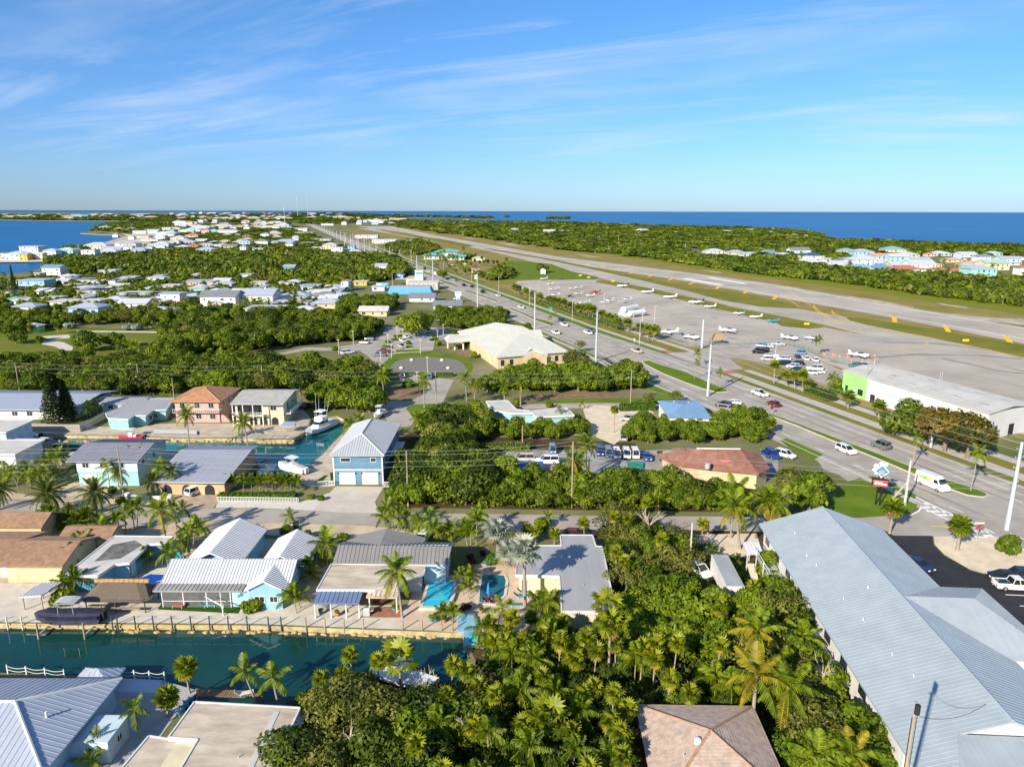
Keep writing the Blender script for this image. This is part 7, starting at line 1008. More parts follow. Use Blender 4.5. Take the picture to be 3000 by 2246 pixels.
HL = """V 165 470 590 1 h b W;V 905 1290 700 2 h b P;V 650 1000 525 1 f f W;V 1030 1300 515 1 f f C;V 980 1280 330 1 f w W;V 250 590 305 2 f b S;V 0 180 410 1 g B Y;V 80 250 490 1 h T M;V 550 790 114 2 g B W;V 720 930 235 1 f b P;V 1010 1210 218 1 f b L;V 1270 1500 98 1 f w W;V 1000 1390 372 1 f d E;V 1530 1900 418 1 f f M;V 1900 2212 418 1 f b K;V 1390 1460 330 1 f w Y;V 1520 1900 548 1 g w W;V 1750 2060 522 1 h d G;V 1840 2212 655 1 h b W;V 1890 2000 335 1 h w M;V 1350 1500 242 1 f w W;V 2010 2110 172 1 f b L;V 850 1010 300 1 f f T;V 2090 2340 500 2 f b W
W 390 850 535 2 g d W;W 480 660 548 1 g w C;W 870 1330 515 2 g b W;W 970 1420 622 1 f w G;W 1535 1900 645 1 h w T;W 1820 2212 548 1 h b T;W 1830 2170 442 1 h d W;W 1420 1770 442 1 h b P;W 1040 1230 262 1 f f C;W 790 990 384 1 g f E;W 1080 1390 402 1 f f W;W 1470 1610 102 2 g b D;W -100 120 302 1 f w T;W 150 550 254 1 f b E;W 240 500 342 1 f w M;W 470 660 378 1 h w L;W 230 400 432 1 f w W;W 1350 1500 532 1 f f T;W 280 370 152 1 h w K;W 900 1060 152 1 f b W;W 2110 2260 332 1 f w D
T 0 60 712 2 h w W;T 65 330 716 2 h w L;T 250 360 720 2 g b Y;T 260 510 640 3 f w L;T 420 560 712 2 g w C;T 570 740 702 3 h w L;T 740 960 692 3 h w M;T 930 1060 684 2 h w C;T 1060 1240 694 3 f b W;T 1280 1520 670 2 h w Q;T 1090 1390 582 2 h w C;T 1300 1560 604 1 g b W;T 1550 1770 562 2 h b C;T 1600 1720 606 2 g b G;T 1700 1890 645 2 h b P;T 1760 1880 684 1 f w Y;T 930 1030 565 1 g b P;T 1270 1420 322 2 h w C;T 1500 1650 342 1 h w W;T 1720 1900 374 2 f w W;T 1900 2050 374 2 g w L;T 2090 2212 342 2 g w W;T 1730 1930 424 1 f w C;T 2010 2140 444 2 h w G;T 1970 2190 564 2 h w P;T 2150 2260 545 2 h w K;T 1920 2050 474 1 f w W;T 1810 1940 534 1 g b L
U 0 50 352 2 h b P;U 100 180 362 2 h b S;U 210 300 372 2 g w M;U 300 390 362 2 h t C;U 400 500 372 2 h w E;U 500 600 362 2 h b M;U 600 700 362 2 h b L;U 190 360 434 2 h r K;U 0 180 474 2 h w C;U 320 460 482 1 g w W;U 130 320 505 1 h b G;U 190 365 554 1 h r O;U 370 550 544 1 h b W;U 500 620 504 1 h b Y;U 60 230 570 1 h w Y;U 330 560 604 1 h b Q;U 550 680 544 1 f w W;U 650 850 564 1 g d C;U 890 1030 530 2 h b P;U 900 980 606 2 h b W;U 1090 1260 524 2 h d W;U 1060 1200 594 1 f w M;U 930 1040 424 1 h d C;U 840 900 404 1 h w E;U 1160 1290 422 2 h b W;U 1350 1620 494 1 h b L;U 1290 1390 384 2 h b Y;U 1320 1400 322 2 f w W;U 1420 1570 312 2 f w S;U 1310 1400 412 1 h b K;U 1620 1850 374 1 f w C;U 1650 1770 344 2 f f W;U 1580 1790 312 1 f w T;U 1850 2080 464 1 f G G;U 1690 1850 514 1 f G T;U 1970 2150 575 2 h w C;U 1830 1960 575 1 f w W;U 2080 2230 615 2 f b W;U 610 880 252 1 h b M;U 1120 1350 242 1 h b C;U 890 1150 218 1 f w W;U 0 180 242 2 f w C;U 200 380 242 2 f w L;U 1950 2300 268 2 f f W;U 940 1100 307 1 f w L;U 800 880 302 1 g w W;U 700 790 347 1 h w K;U 680 780 402 1 h w P
Z 55 230 152 2 g d L;Z 170 355 208 2 h n W;Z 510 640 152 2 h t C;Z 640 820 168 2 h b P;Z 500 665 218 1 h d E;Z 620 870 248 2 h w G;Z 810 970 212 2 g s Q;Z 970 1150 218 2 g w Q;Z 930 1110 142 2 h t T;Z 1070 1240 168 1 h w C;Z 450 680 268 1 g w W;Z 635 815 288 1 h t M;Z 815 1010 292 1 h B P;Z 820 990 252 1 h w L;Z 985 1195 268 1 g w T;Z 1165 1355 222 1 g b W;Z 1160 1390 298 2 g w W;Z 1030 1270 308 1 h r W;Z 1370 1530 314 1 h r C;Z 1530 1710 328 1 h r L;Z 1370 1540 158 1 h w P;Z 1310 1380 162 1 h s C;Z 1620 1770 194 2 g w L;Z 1790 1930 218 2 h B W;Z 1500 1640 218 1 h s C;Z 1650 1820 254 1 h s T;Z 1640 1790 274 1 h g C;Z 1855 2070 288 2 g g C;Z 1715 1950 348 2 h b M;Z 1750 1910 378 1 f w W;Z 1880 2010 154 1 h w M;Z 2000 2170 244 2 g b L;Z 2150 2212 194 1 h b W;Z 2170 2300 334 2 h r W;Z 1380 1450 264 1 f f T;Z 150 300 238 1 g w W;Z 370 470 214 1 g b W;Z -40 40 164 1 h w C
C 150 275 427 1 h w W;C 295 410 434 1 h b C;C 390 500 447 1 h b W;C 500 630 437 1 h B L;C 625 690 444 1 h w C;C 405 480 284 1 h w W;C 550 600 297 1 h w C;C 560 620 277 1 h w L;C 700 760 317 1 h w K;C 780 830 322 1 h w W;C 270 330 292 1 g w W;C 120 170 292 1 h b C
B 1090 1150 287 2 h w C;B 1195 1225 292 1 g w W;B 1240 1275 287 1 h w E;B 1310 1385 298 2 g w C;B 1410 1480 292 1 g b W;B 1590 1640 292 1 h t C;B 1650 1700 292 1 g w Y;B 1700 1750 302 1 h b W;B 1765 1810 287 1 h w K;B 1910 2000 292 2 h w W;B 2050 2090 297 1 h w C;B 2110 2180 302 1 g b L;B 670 715 252 1 h w W;B 735 775 242 1 h w Y;B 760 825 257 1 g w W;B 780 830 217 2 h w L;B 860 920 242 1 h w C;B 960 1040 257 1 g b W;B 1490 1530 292 1 h s W
X 445 590 524 2 g b W;X 690 800 604 1 g B P;X 165 330 694 1 f f Y;X 0 95 764 2 g s L;X -60 160 884 1 g b W;X 230 590 1092 1 g f T;X 400 560 764 1 f w G;X 880 1210 905 1 g d G;X 1195 1555 1015 1 g d L;X 175 600 82 2 f f G;X 400 720 148 2 f w W;X 620 980 138 1 f f C;X 85 172 242 2 f t S;X 0 85 252 1 f w W;X 100 250 275 1 h w W;X 1700 1860 372 1 h g W;X 1695 1790 530 1 f s E"""
ctr = {}
def far_house(c, xl, xr, yb, fl, rt, rc, wc, where, group, label=None):
    a, b = p(c,xl,yb), p(c,xr,yb); wd = min(b[0]-a[0], 46); dp = min(max(9,.75*wd),20); y0 = a[1]; hh = fl*3.0+(.6 if fl > 1 else 0); L = label or '%s %s house, %s roof, %s' % (WN[wc], {1:'single-storey',2:'two-storey',3:'three-storey'}[fl], {'h':RN[rc]+' hip','g':RN[rc]+' gable','f':RN[rc] if 'flat' in RN[rc] else 'flat '+RN[rc]}[rt], where)
    h = house('house', L, (a[0]+b[0])/2, y0+dp/2, group); x0, x1 = a[0], a[0]+wd; ax = 'x' if wd > dp else 'y'; sl = min(wd,dp)*.5*(.34 if rt == 'h' else .36); walls(h,x0,x1,y0,y0+dp,0,hh,WC[wc],ax if rt == 'g' else None,hh+sl-.1); e = .7
    if rt == 'f': MB().box(x0-e,x1+e,y0-e,y0+dp+e,hh,hh+.35).build('roof', RC[rc], h)
    else:
        mb = MB()
        for f in (hipf if rt == 'h' else gabf)(x0-e,x1+e,y0-e,y0+dp+e,hh,hh+sl,ax): mb.slab(f,.22)
        mb.build('roof', RC[rc], h)
    n = max(2,int(wd/4.5)); me = None
    for k in range(fl):
        for i in range(n):
            if (i*7+k*3+int(wd)) % 5 == 0: continue
            x = x0+wd*(i+.5)/n; w_ = 1.1 if (i+k) % 3 else 2.0
            if y0 < 620: window(h,'S',y0,x,w_,k*3+1.0,k*3+2.4)
            else: MB().box(x-w_/2,x+w_/2,y0-.06,y0+.1,k*3+.9,k*3+2.4).build('window', glass, h)
    if fl >= 2 and (int(xl)+int(xr)) % 3 == 0 and y0 < 1500:
        MB().box(x0-.3,x1+.3,y0-1.8,y0,2.85,3.05).build('balcony', WHITE, h)
        for i in range(4): x = x0+wd*i/3; MB().box(x-.12,x+.12,y0-1.8,y0-1.6,0,hh-.1).build('pillar', WHITE, h)
    EXC.append((x0-2.5,x1+2.5,y0-(34 if c == 'Z' else 3.5 if y0 < 520 else 12 if y0 < 900 else 26),y0+dp+1)); return h
for ln in HL.replace('\n',';').split(';'):
    c,xl,xr,yb,fl,rt,rc,wc = ln.split(); far_house(c,float(xl),float(xr),float(yb),int(fl),rt,rc,wc,*FAR[c])
rq = random.Random(77)
for i in range(70):
    c = 'V' if i % 2 else 'W'; x = rq.uniform(100,2100); y = rq.uniform(130,520) if c == 'V' else rq.uniform(210,560); far_house(c,x,x+rq.uniform(110,230),y,1,rq.choice('ffhg'),rq.choice('wwbf'),rq.choice('WWCLGE'),*FAR[c])
# special buildings by the highway
a = p('X',590,805); h = house('blue_fascia_shop','long low shop with grey roof and deep blue sloping fascia',a[0]+20,a[1]+8,cat='shop'); b = p('X',1180,805); MB().loft([[(a[0],a[1],0),(b[0],b[1],0),(b[0],a[1]+16,0),(a[0],a[1]+16,0)],[(a[0]+2,a[1]+2.2,4.6),(b[0]-2,a[1]+2.2,4.6),(b[0]-2,a[1]+14,4.6),(a[0]+2,a[1]+14,4.6)]]).build('fascia', mat('bright_blue_fascia',(.07,.30,.66),.6,.06,.5), h); MB().box(a[0]+1.5,b[0]-1.5,a[1]+2,a[1]+14.4,4.4,4.8).build('roof', FLATG, h)
a,b = p('X',860,745),p('X',1220,778); h = house('striped_shop','shop with a facade of coral, mint and white vertical stripes',(a[0]+b[0])/2,a[1]+6,cat='shop'); walls(h,a[0],b[0],a[1],a[1]+14,0,5.0,WHITE); n = 18
for i in range(n): x0 = a[0]+(b[0]-a[0])*i/n; MB().box(x0+.1,x0+(b[0]-a[0])/n-.1,a[1]-.08,a[1]-.01,.3,4.4).build('stripe', [mat('coral_paint',(.62,.22,.14),.7,.05,1),mat('mint_paint',(.16,.48,.40),.7,.05,1),mat('sand_paint',(.62,.48,.30),.7,.05,1)][i % 3], h)
MB().box(a[0]-.3,b[0]+.3,a[1]-.4,a[1]+14.3,5.0,5.3).build('roof', FLATW, h)
a,b = p('X',840,695),p('X',1070,690); h = house('tower_shop','white flat-roofed shop with a square corner tower beside the highway',(a[0]+b[0])/2,a[1]+8,cat='shop'); walls(h,a[0],b[0],a[1],a[1]+20,0,5.2,CREAM); MB().box(a[0]-.3,b[0]+.3,a[1]-.3,a[1]+20.3,5.2,5.6).build('roof', FLATB, h); MB().box(b[0]-6,b[0],a[1]-.5,a[1]+5,0,11).box(b[0]-6.3,b[0]+.3,a[1]-.8,a[1]+5.3,11,11.4).build('tower', WHITE, h); MB().box(b[0]-5.6,b[0]-.4,a[1]-.58,a[1]-.45,8.4,10.4).build('tower_panel', TEALR, h); q = p('X',680,700); MB().box(q[0],a[0],a[1]+4,a[1]+14,4.2,4.6).build('canopy', FLATG, h)
for i in range(4): window(h,'S',a[1],a[0]+4+i*4.2,2.4,1,3.2)
for i,(xl,xr,yb,zr) in enumerate(((1230,1500,318,9),(1070,1310,352,7.5),(1370,1590,362,7))):
    a,b = p('X',xl,yb),p('X',xr,yb); h = house('terminal_building',['tall middle pavilion of the terminal under a teal hip roof','low wing of the terminal under a teal hip roof behind palms','low wing of the terminal under a teal hip roof by the tarmac'][i],(a[0]+b[0])/2,a[1]+8,'airport terminal pavilions','terminal'); walls(h,a[0],b[0],a[1],a[1]+18,0,zr-3,WHITE); roof(h,hipf(a[0]-2,b[0]+2,a[1]-2,a[1]+20,zr-3,zr),TEALR,1.6,sep=False); EXC.append((a[0]-3,b[0]+3,a[1]-30,a[1]+20))
    for k in range(4): window(h,'S',a[1],a[0]+(b[0]-a[0])*(k+.5)/4,2.2,1,2.8)
b = p('Y',335,82); h = house('white_hut','small white gabled hut on the airfield lawn',b[0],b[1],cat='hut'); walls(h,b[0]-2.2,b[0]+2.2,b[1]-2,b[1]+2,0,3.4,WHITE,'y',4.6); roof(h,gabf(b[0]-2.5,b[0]+2.5,b[1]-2.3,b[1]+2.3,3.4,4.8,'y'),RW,.8); door(h,'S',b[1]-2,b[0],1,0,2.1,GREY)
b = p('S',250,205); h = house('park_kiosk','lime green park kiosk with a pale roof',b[0],b[1],cat='kiosk'); walls(h,b[0]-4,b[0]+3.5,b[1],b[1]+5,0,3.0,GREENW); roof(h,hipf(b[0]-4.6,b[0]+4.2,b[1]-.6,b[1]+5.6,3.0,4.2),RBW,.8); door(h,'S',b[1],b[0]+1.5,1.2,0,2.1,WHITE)
# the farthest roofs: one small building each, copies of a few
fh = []
for i,(w_,d_,hh,rm,wm) in enumerate(((16,12,5,RBW,LILAC),(22,14,4.5,FLATB,CREAM),(14,11,7,FLATG,WHITE),(40,18,6,FLATW,WHITE),(18,12,5,RW,PALEBLUE),(17,12,6,SALMON,CREAM))):
    mb = MB(); mb.box(-w_/2,w_/2,-d_/2,d_/2,0,hh,0)
    for f in hipf(-w_/2-.8,w_/2+.8,-d_/2-.8,d_/2+.8,hh,hh+2.4): mb.slab(f,.3,1)
    fh.append(mb.mesh('town_building',[wm,rm]))
rr_ = random.Random(11)
def far_row(c, x0, x1, y0, y1, n, label, group):
    for i in range(n):
        q = p(c, rr_.uniform(x0,x1), rr_.uniform(y0,y1)); s = .8 if q[1] < 1500 else 1.1+max(0,q[1]-1500)/4200; o = link('town_building', rr_.choice(fh if q[1] > 1500 else fh[:3]), None, (q[0],q[1],0), rr_.uniform(-.15,.15), s); tag(o,label,'house',group)
far_row('A',-20,1000,180,206,46,'tiny pale building on the far shore across the bay','buildings on the far shore'); far_row('U',0,1550,118,205,70,'tiny pale building in the distant town','buildings of the distant town'); far_row('U',1800,2300,110,190,18,'tiny pale building at the far end of the highway','buildings at the far end of the highway'); far_row('B',0,430,195,240,22,'small pale building beyond the runway end','buildings beyond the runway end'); far_row('U',50,1500,215,330,40,'small roof among trees of the packed bay district','small roofs of the bay district')
far_row('U',0,1700,310,570,26,'small roof in the packed bay district','small roofs of the bay district'); far_row('T',1500,2212,300,620,16,'small roof in the gardens of the bay shore','small roofs of the bay shore')
q = p('A',515,196); o = thing('blue_hotel','long bright blue building on the far shore','building',(q[0],q[1],0)); MB().box(q[0]-55,q[0]+60,q[1],q[1]+40,0,22).build('wall', mat('far_blue',(.04,.28,.55),.6,.1,.05), o); MB().box(q[0]-57,q[0]+10,q[1]-2,q[1]+42,22,24).build('roof', RW, o)
for x,hh,l in ((1965,150,'lattice radio mast on the horizon'),(2028,165,'slim red-tipped mast on the horizon'),(1880,70,'water tower pole far along the highway')): q = ray('A',x,5200 if hh > 100 else 2600); o = thing('radio_mast',l,'mast',(q[0],q[1],0)); MB().tube(q,(q[0],q[1],hh),1.8 if x == 1965 else 1.1,.5,6).build('mast', steel, o); MB().tube((q[0],q[1],hh*.8),(q[0],q[1],hh*.86),2.6,2.6,8).build('platform', steel, o)
# ------------------------------------------------------------------ woods that read as one mass
def scatter(poly, sp, rng, jitter=.45):
    P2 = [(q[0],q[1]) for q in poly]; ys = [q[1] for q in P2]; xs = [q[0] for q in P2]; out = []; y = min(ys)
    while y < max(ys):
        s = sp(y) if callable(sp) else sp; x = min(xs)+rng.random()*s
        while x < max(xs):
            a, b = x+rng.uniform(-jitter,jitter)*s, y+rng.uniform(-jitter,jitter)*s
            if inpoly(a,b,P2) and not any(e[0] < a < e[1] and e[2] < b < e[3] for e in EXC): out.append((a,b,s))
            x += s
        y += s*.9
    return out
LOD = [crown_arrays(n,1.0,1.25,.12,nl,lf,900+i,lobe=(.4,.6)) for i,(n,nl,lf) in enumerate(((460,10,.27),(460,11,.27),(230,8,.36),(230,9,.36),(130,7,.46),(130,8,.46)))]
def woods(name, label, pts, hr=(4.5,7.5), wide=.72, m='leaf_woods', seed=1, tone=0):
    rng = np.random.default_rng(seed); VV = []; TT = []; MI = []
    for x,y,s in pts:
        k = (0 if y < 330 else 2 if y < 650 else 4)+int(rng.integers(2)); V,T = LOD[k]; hh = rng.uniform(hr[0]*.8,hr[1]*1.1)*(1+max(0,y-900)/3500); r = s*wide*rng.uniform(.65,1.4); a = rng.uniform(0,6.283); ca,sa = math.cos(a),math.sin(a)
        r *= 1.7 if rng.random() < .08 else 1; W = np.empty_like(V); W[...,0] = (V[...,0]*ca-V[...,1]*sa)*r+x; W[...,1] = (V[...,0]*sa+V[...,1]*ca)*r+y; W[...,2] = V[...,2]*hh*.78; MI.append(np.full(len(T), rng.choice(3,p=(.68,.16,.16)))); VV.append(W); TT.append(T+rng.uniform(-.38,.38)+tone)
    o = link(name, quads_mesh(name, np.concatenate(VV), [MATS[m],MATS['leaf_olive'],MATS['leaf_dark']], np.concatenate(TT), np.concatenate(MI))); return tag(o,label,'woods',None,'stuff')
rs = random.Random(5); sp_ = lambda y: min(34,max(5.0,y*.0105))
woods('mangrove_woods','dense green mangrove belt between the runway and the estate', scatter(pp('C',[(-600,402),(0,490),(500,564),(900,602),(1300,657),(1700,714),(2500,810)])+pp('Z',[(2400,388),(1750,372),(1250,318),(650,300),(200,245),(-100,215)])+pp('C',[(0,432),(-600,362)]), sp_, rs),(3.8,6.2),seed=2)
woods('mangrove_woods','dense green woods between the estate and the ocean', scatter(pp('Z',[(-100,205),(300,200),(900,150),(1500,160),(2600,170)])+pp('C',[(2700,400),(2212,380),(1700,370),(1400,353),(1000,345),(905,332),(600,320),(0,330),(-300,330)]), lambda y: min(30,max(6,y*.0115)), rs),(4,6.5),seed=3)
woods('mangrove_woods','wide mangrove woods stretching along the far runway to the sea', scatter(pp('B',[(420,257),(700,297),(1000,337),(1500,410),(1560,420),(2212,436),(2212,260),(1700,240),(1400,228),(1000,224),(560,219),(430,215)])+pp('B',[(300,225)]), lambda y: min(40,max(8,y*.0135)), rs),(4.5,7),seed=4)
woods('shore_woods','green trees among the houses of the packed bay district', scatter(pp('U',[(-400,640),(-300,560),(0,420),(0,300),(500,250),(1500,240),(1640,300),(1850,420),(2300,600),(1800,640),(900,640)]), lambda y: max(11,y*.021), rs),(2.4,4.6),.5,seed=5)
woods('shore_woods','broad belt of trees between the low district and the bay houses', scatter(pp('A',[(320,520),(520,492),(800,490),(950,465),(1250,450),(1700,440),(2050,440),(2250,480)])+pp('X',[(700,350),(880,520),(820,580),(440,640),(0,640)])+pp('A',[(2212,600),(1800,585),(1400,565),(1000,545),(560,565),(280,565)]), lambda y: max(5.6,y*.0112), rs),(4.5,8),seed=6)
woods('district_trees','garden trees between the roofs of the low district', scatter(pp('V',[(-150,200),(600,170),(1500,110),(2212,60)])+pp('W',[(700,60),(1500,60),(2300,120),(2300,520),(1500,660),(700,600),(0,560)])+pp('V',[(1500,600),(700,560),(0,640),(-150,640)]), 6.2, rs),(2.0,4.8),.52,seed=7)
woods('far_woods','flat dark woods of the distant town and far shore', scatter(pp('U',[(0,140),(900,125),(1700,118),(2300,118),(3000,160),(2600,200),(2300,240),(1900,260),(1600,230),(800,230),(0,215)]), lambda y: max(36,y*.019), rs)+scatter(pp('A',[(-500,206),(0,206),(320,211),(700,213),(1060,218),(1060,182),(0,180),(-500,180)]),lambda y: max(40,y*.014),rs),(3.5,6.5),.6,seed=8,tone=-.15)
woods('far_woods','dark mangrove spit reaching into the ocean', [(q[0]+rs.uniform(-30,30),q[1]+rs.uniform(-90,90),60) for q in [p('B',x,y) for x,y in zip(np.linspace(330,990,70),np.linspace(186,198,70))]]+[(q[0],q[1]+rs.uniform(-40,40),50) for q in [p('B',x,200) for x in np.linspace(1345,1465,16)]]+[(q[0],q[1],40) for q in [p('B',x,190) for x in (1060,1070,1078)]],(6,9),.6,seed=9,tone=-.1)
MB().prism(pp('B',[(330,184),(520,180),(760,186),(990,194),(990,200),(760,196),(330,196)]),-.85,-.3).build('mangrove_spit', m_land)['kind'] = 'structure'
woods('mangrove_woods','trees on the ocean-side point beyond the estate', scatter(pp('C',[(-350,330),(0,325),(600,322),(900,330),(870,300),(700,275),(400,263),(0,255),(-350,250)]), lambda y: max(18,y*.0125), rs),(4,6),seed=13)
woods('shore_woods','trees on the peninsula and the bay-side gardens', scatter(pp('T',[(1230,330),(1300,275),(1500,245),(2212,235),(2212,330),(1700,370),(1500,350)]), 22, rs)+scatter(pp('T',[(620,720),(900,640),(1500,640),(2212,640),(2212,760),(1500,800),(640,830)]), 7.5, rs)+scatter(pp('T',[(880,590),(1100,540),(1200,570),(1100,620)]),10,rs),(4,7),seed=10)
woods('mangrove_woods','trees between the highway and the terminal', scatter(pp('X',[(560,190),(700,150),(1000,110),(1230,200),(1250,260),(1100,290),(950,300),(700,270)]), 8, rs)+scatter(pp('X',[(1530,330),(1690,330),(1690,350),(1540,355)]),9,rs)+scatter(pp('X',[(1800,560),(2100,520),(2250,540),(2100,610),(1900,640)]),7,rs)+scatter(pp('X',[(0,300),(450,300),(700,360),(850,520),(700,590),(420,560),(0,620)]),6.5,rs),(4,6.5),seed=12)
# ------------------------------------------------------------------ trees one by one
def grove(kind, poly, sp, label, group, s=(.8,1.15), name=None, seed=1, cat='tree', mx=None, mix=None):
    rg = random.Random(seed); pts = scatter(poly, sp, rg)
    if mx and len(pts) > mx: pts = sorted(pts, key=lambda q: q[1])[:mx]
    for i,(x,y,_) in enumerate(sorted(pts)): tree(rg.choice(mix) if mix else kind, (x,y,0), rg.uniform(*s), '%s, %s towards the highway' % (label,ORD[i]) if len(pts) <= 14 else label, group, name=name, cat=cat)
def one(kind, c, x, y, s, label, group=None, z=None, name=None, cat='tree', sz=None):    # placed by the middle of its crown
    h = {'shrub':1.0,'round_shrub':1.0,'silver_bush':1.4,'red_shrub':.8}.get(kind,3.9)*s; q = p(c,x,y,h if z is None else z); return tree(kind,(q[0],q[1],0),s,label,group,name=name,cat=cat,sz=sz)
MIX = ['mangrove_tree']*4+['leafy_tree','olive_tree','dark_tree']
for h_ in ((-91,-75,134,151),(-72,-55,130,151),(-38,-25,136,160),(-118,-98,186,204),(-151,-115,182,204),(-91,-76,179,196),(-74,-58,176,192),(-104,-80,168,200)): EXC.append(h_)
grove('mangrove_tree', pp('D',[(0,300),(0,120),(700,80),(1500,100),(2212,110)])+pp('E',[(600,115),(820,120),(1010,190),(1040,330),(980,480),(800,500),(620,470),(480,430),(460,340),(100,290),(-600,300),(-1200,330)]), 5.0, 'leafy mangrove tree in the dense grove behind the inner canal houses','trees of the canal grove',(.8,1.45),name='mangrove_tree',mix=MIX,seed=21,mx=235)
grove('mangrove_tree', pp('A',[(1050,960),(1120,1040),(1260,1070),(1420,1070),(1560,1060),(1700,1075),(1850,1035),(2212,990),(2212,880),(1700,860),(1300,850),(1150,860)]), 5.6, 'rounded mangrove tree in the park grove below the low district','trees of the park grove',(1.05,1.45),name='park_tree',mix=MIX,seed=22,mx=120)
grove('mangrove_tree', pp('A',[(-60,960),(60,880),(420,890),(430,910),(250,915),(100,960)]), 5.5, 'rounded tree at the park edge before the blue two-storey house','trees at the park edge',(.95,1.35),name='park_tree',seed=23,mx=24)
grove('mangrove_tree', pp('S',[(-100,420),(0,450),(300,455),(760,465),(1000,480),(1400,490),(1900,470),(2212,440),(2212,480),(1400,520),(700,520),(-100,520)]), 5.0, 'rounded tree along the park drive','trees along the park drive',(.75,1.05),name='mangrove_tree',mix=MIX,seed=24,mx=50)
for x,y,s,l in ((90,920,1.5,'broad spreading tree with dark trunk at the park edge'),(560,960,1.6,'big spreading tree over the park lawn'),(740,960,1.3,'dark tree beside the big park tree'),(1150,1010,1.7,'huge dense round tree at the park path'),(560,1040,1.0,'yellow-green round tree by the park drive'),(950,850,1.2,'upright tree before the white hip-roofed house')): one('mangrove_tree','A',x,y,s,l,name='park_tree')
grove('mangrove_tree', pp('S',[(1300,330),(1500,300),(1650,380),(1500,430),(1300,420)])+pp('S',[(1250,400)]), 5.5, 'round tree on the park lawn beside the young palms','trees on the park lawn',(.9,1.2),name='park_tree',seed=33,mx=20)
grove('mangrove_tree', pp('V',[(-100,650),(200,690),(800,740),(1000,770),(1500,740),(2212,740)])+pp('W',[(700,730),(1500,740),(2212,740),(2212,668),(1000,660),(0,650)])+pp('V',[(1500,680),(1300,725),(850,712),(100,610)]), 5.6, 'dense tree between the low roofs and the park lawn','trees below the low roofs',(.85,1.35),name='park_tree',mix=MIX,seed=34,mx=90)
for x,y in ((450,885),(830,895),(885,895)): one('silver_bush','A',x,y,1.5,'silvery green buttonwood bush at the park path','silver bushes in the park')
one('mangrove_tree','Q',1320,80,2.3,'large banyan-like tree at the top of the library car park',name='banyan_tree')
grove('mangrove_tree', pp('Q',[(1560,180),(1700,160),(2100,150),(2150,190),(1800,225),(1640,205)]), 5, 'tree behind the library roof','trees behind the library',(.9,1.2),name='shade_tree',seed=25)
grove('mangrove_tree', pp('Q',[(640,330),(820,300),(1000,200),(1030,130),(800,120),(640,160),(500,280)]), 5.5, 'tree beside the library car park entrance','trees at the library entrance',(.95,1.25),name='shade_tree',seed=26,mx=30)
grove('mangrove_tree', pp('X',[(0,1060),(500,1060),(700,1100),(700,860),(400,820),(100,860),(0,960)]), 5.5, 'tree among the shops beside the long beige roof','trees among the shops',(1.0,1.3),name='shade_tree',seed=27,mx=40)
grove('mangrove_tree', pp('X',[(1260,1180),(1500,1180),(2150,1130),(2150,1060),(1850,1010),(1500,1060),(1280,1080)]), 5, 'tree between library and highway','trees between library and highway',(1.0,1.25),name='shade_tree',seed=28,mx=30)
grove('leafy_tree', pp('F',[(0,280),(100,300),(600,290),(900,290),(1050,280),(1120,230),(1000,160),(700,170),(400,170),(50,190)])+pp('E',[(1950,300)]), 4.2, 'leafy tree in the mulched bed below the library','trees in the library bed',(1.0,1.5),name='sea_grape_tree',seed=29,mx=40)
# thicket beside the blue house
TH = [(-23.5,127.2),(-2,125.6),(46,124.2),(47,131),(30,134),(8,137.5),(-4,139),(-9,150),(-12,160),(-3,172),(-8,180),(-20,184),(-21,160),(-22.5,140)]
grove('leafy_tree', TH, 3.5, 'bright green sea grape in the thicket beside the blue garage house','trees of the roadside thicket',(.65,1.15),name='sea_grape_tree',seed=30,mx=170,mix=['leafy_tree','leafy_tree','mangrove_tree','dark_tree'])
grove('leafy_tree', [(-23,129),(-4,128),(-4,140),(-9,150),(-12,162),(-4,172),(-9,180),(-20,184),(-21,160)], 4.6, 'tall leafy tree rising from the thicket beside the blue garage house','tall trees of the thicket',(.95,1.4),name='sea_grape_tree',seed=35,mx=45,mix=['leafy_tree','leafy_tree','dark_tree','olive_tree'])
grove('leafy_tree', pp('F',[(1030,730),(1350,760),(1900,700),(2212,760),(2212,640),(2060,520),(1800,560),(1450,600),(1100,560),(1000,640)]), 3.8, 'bright green tree around the restaurant and sandy lot','trees around the restaurant',(.65,.98),name='sea_grape_tree',seed=31,mx=70)
grove('leafy_tree', pp('F',[(-450,720),(-100,700),(430,700),(600,690),(640,560),(500,560),(420,640),(-50,620),(-350,560)]), 4, 'tree behind the turquoise bungalow','trees behind the bungalow',(.6,.9),name='sea_grape_tree',seed=32,mx=40,mix=['leafy_tree','mangrove_tree'])
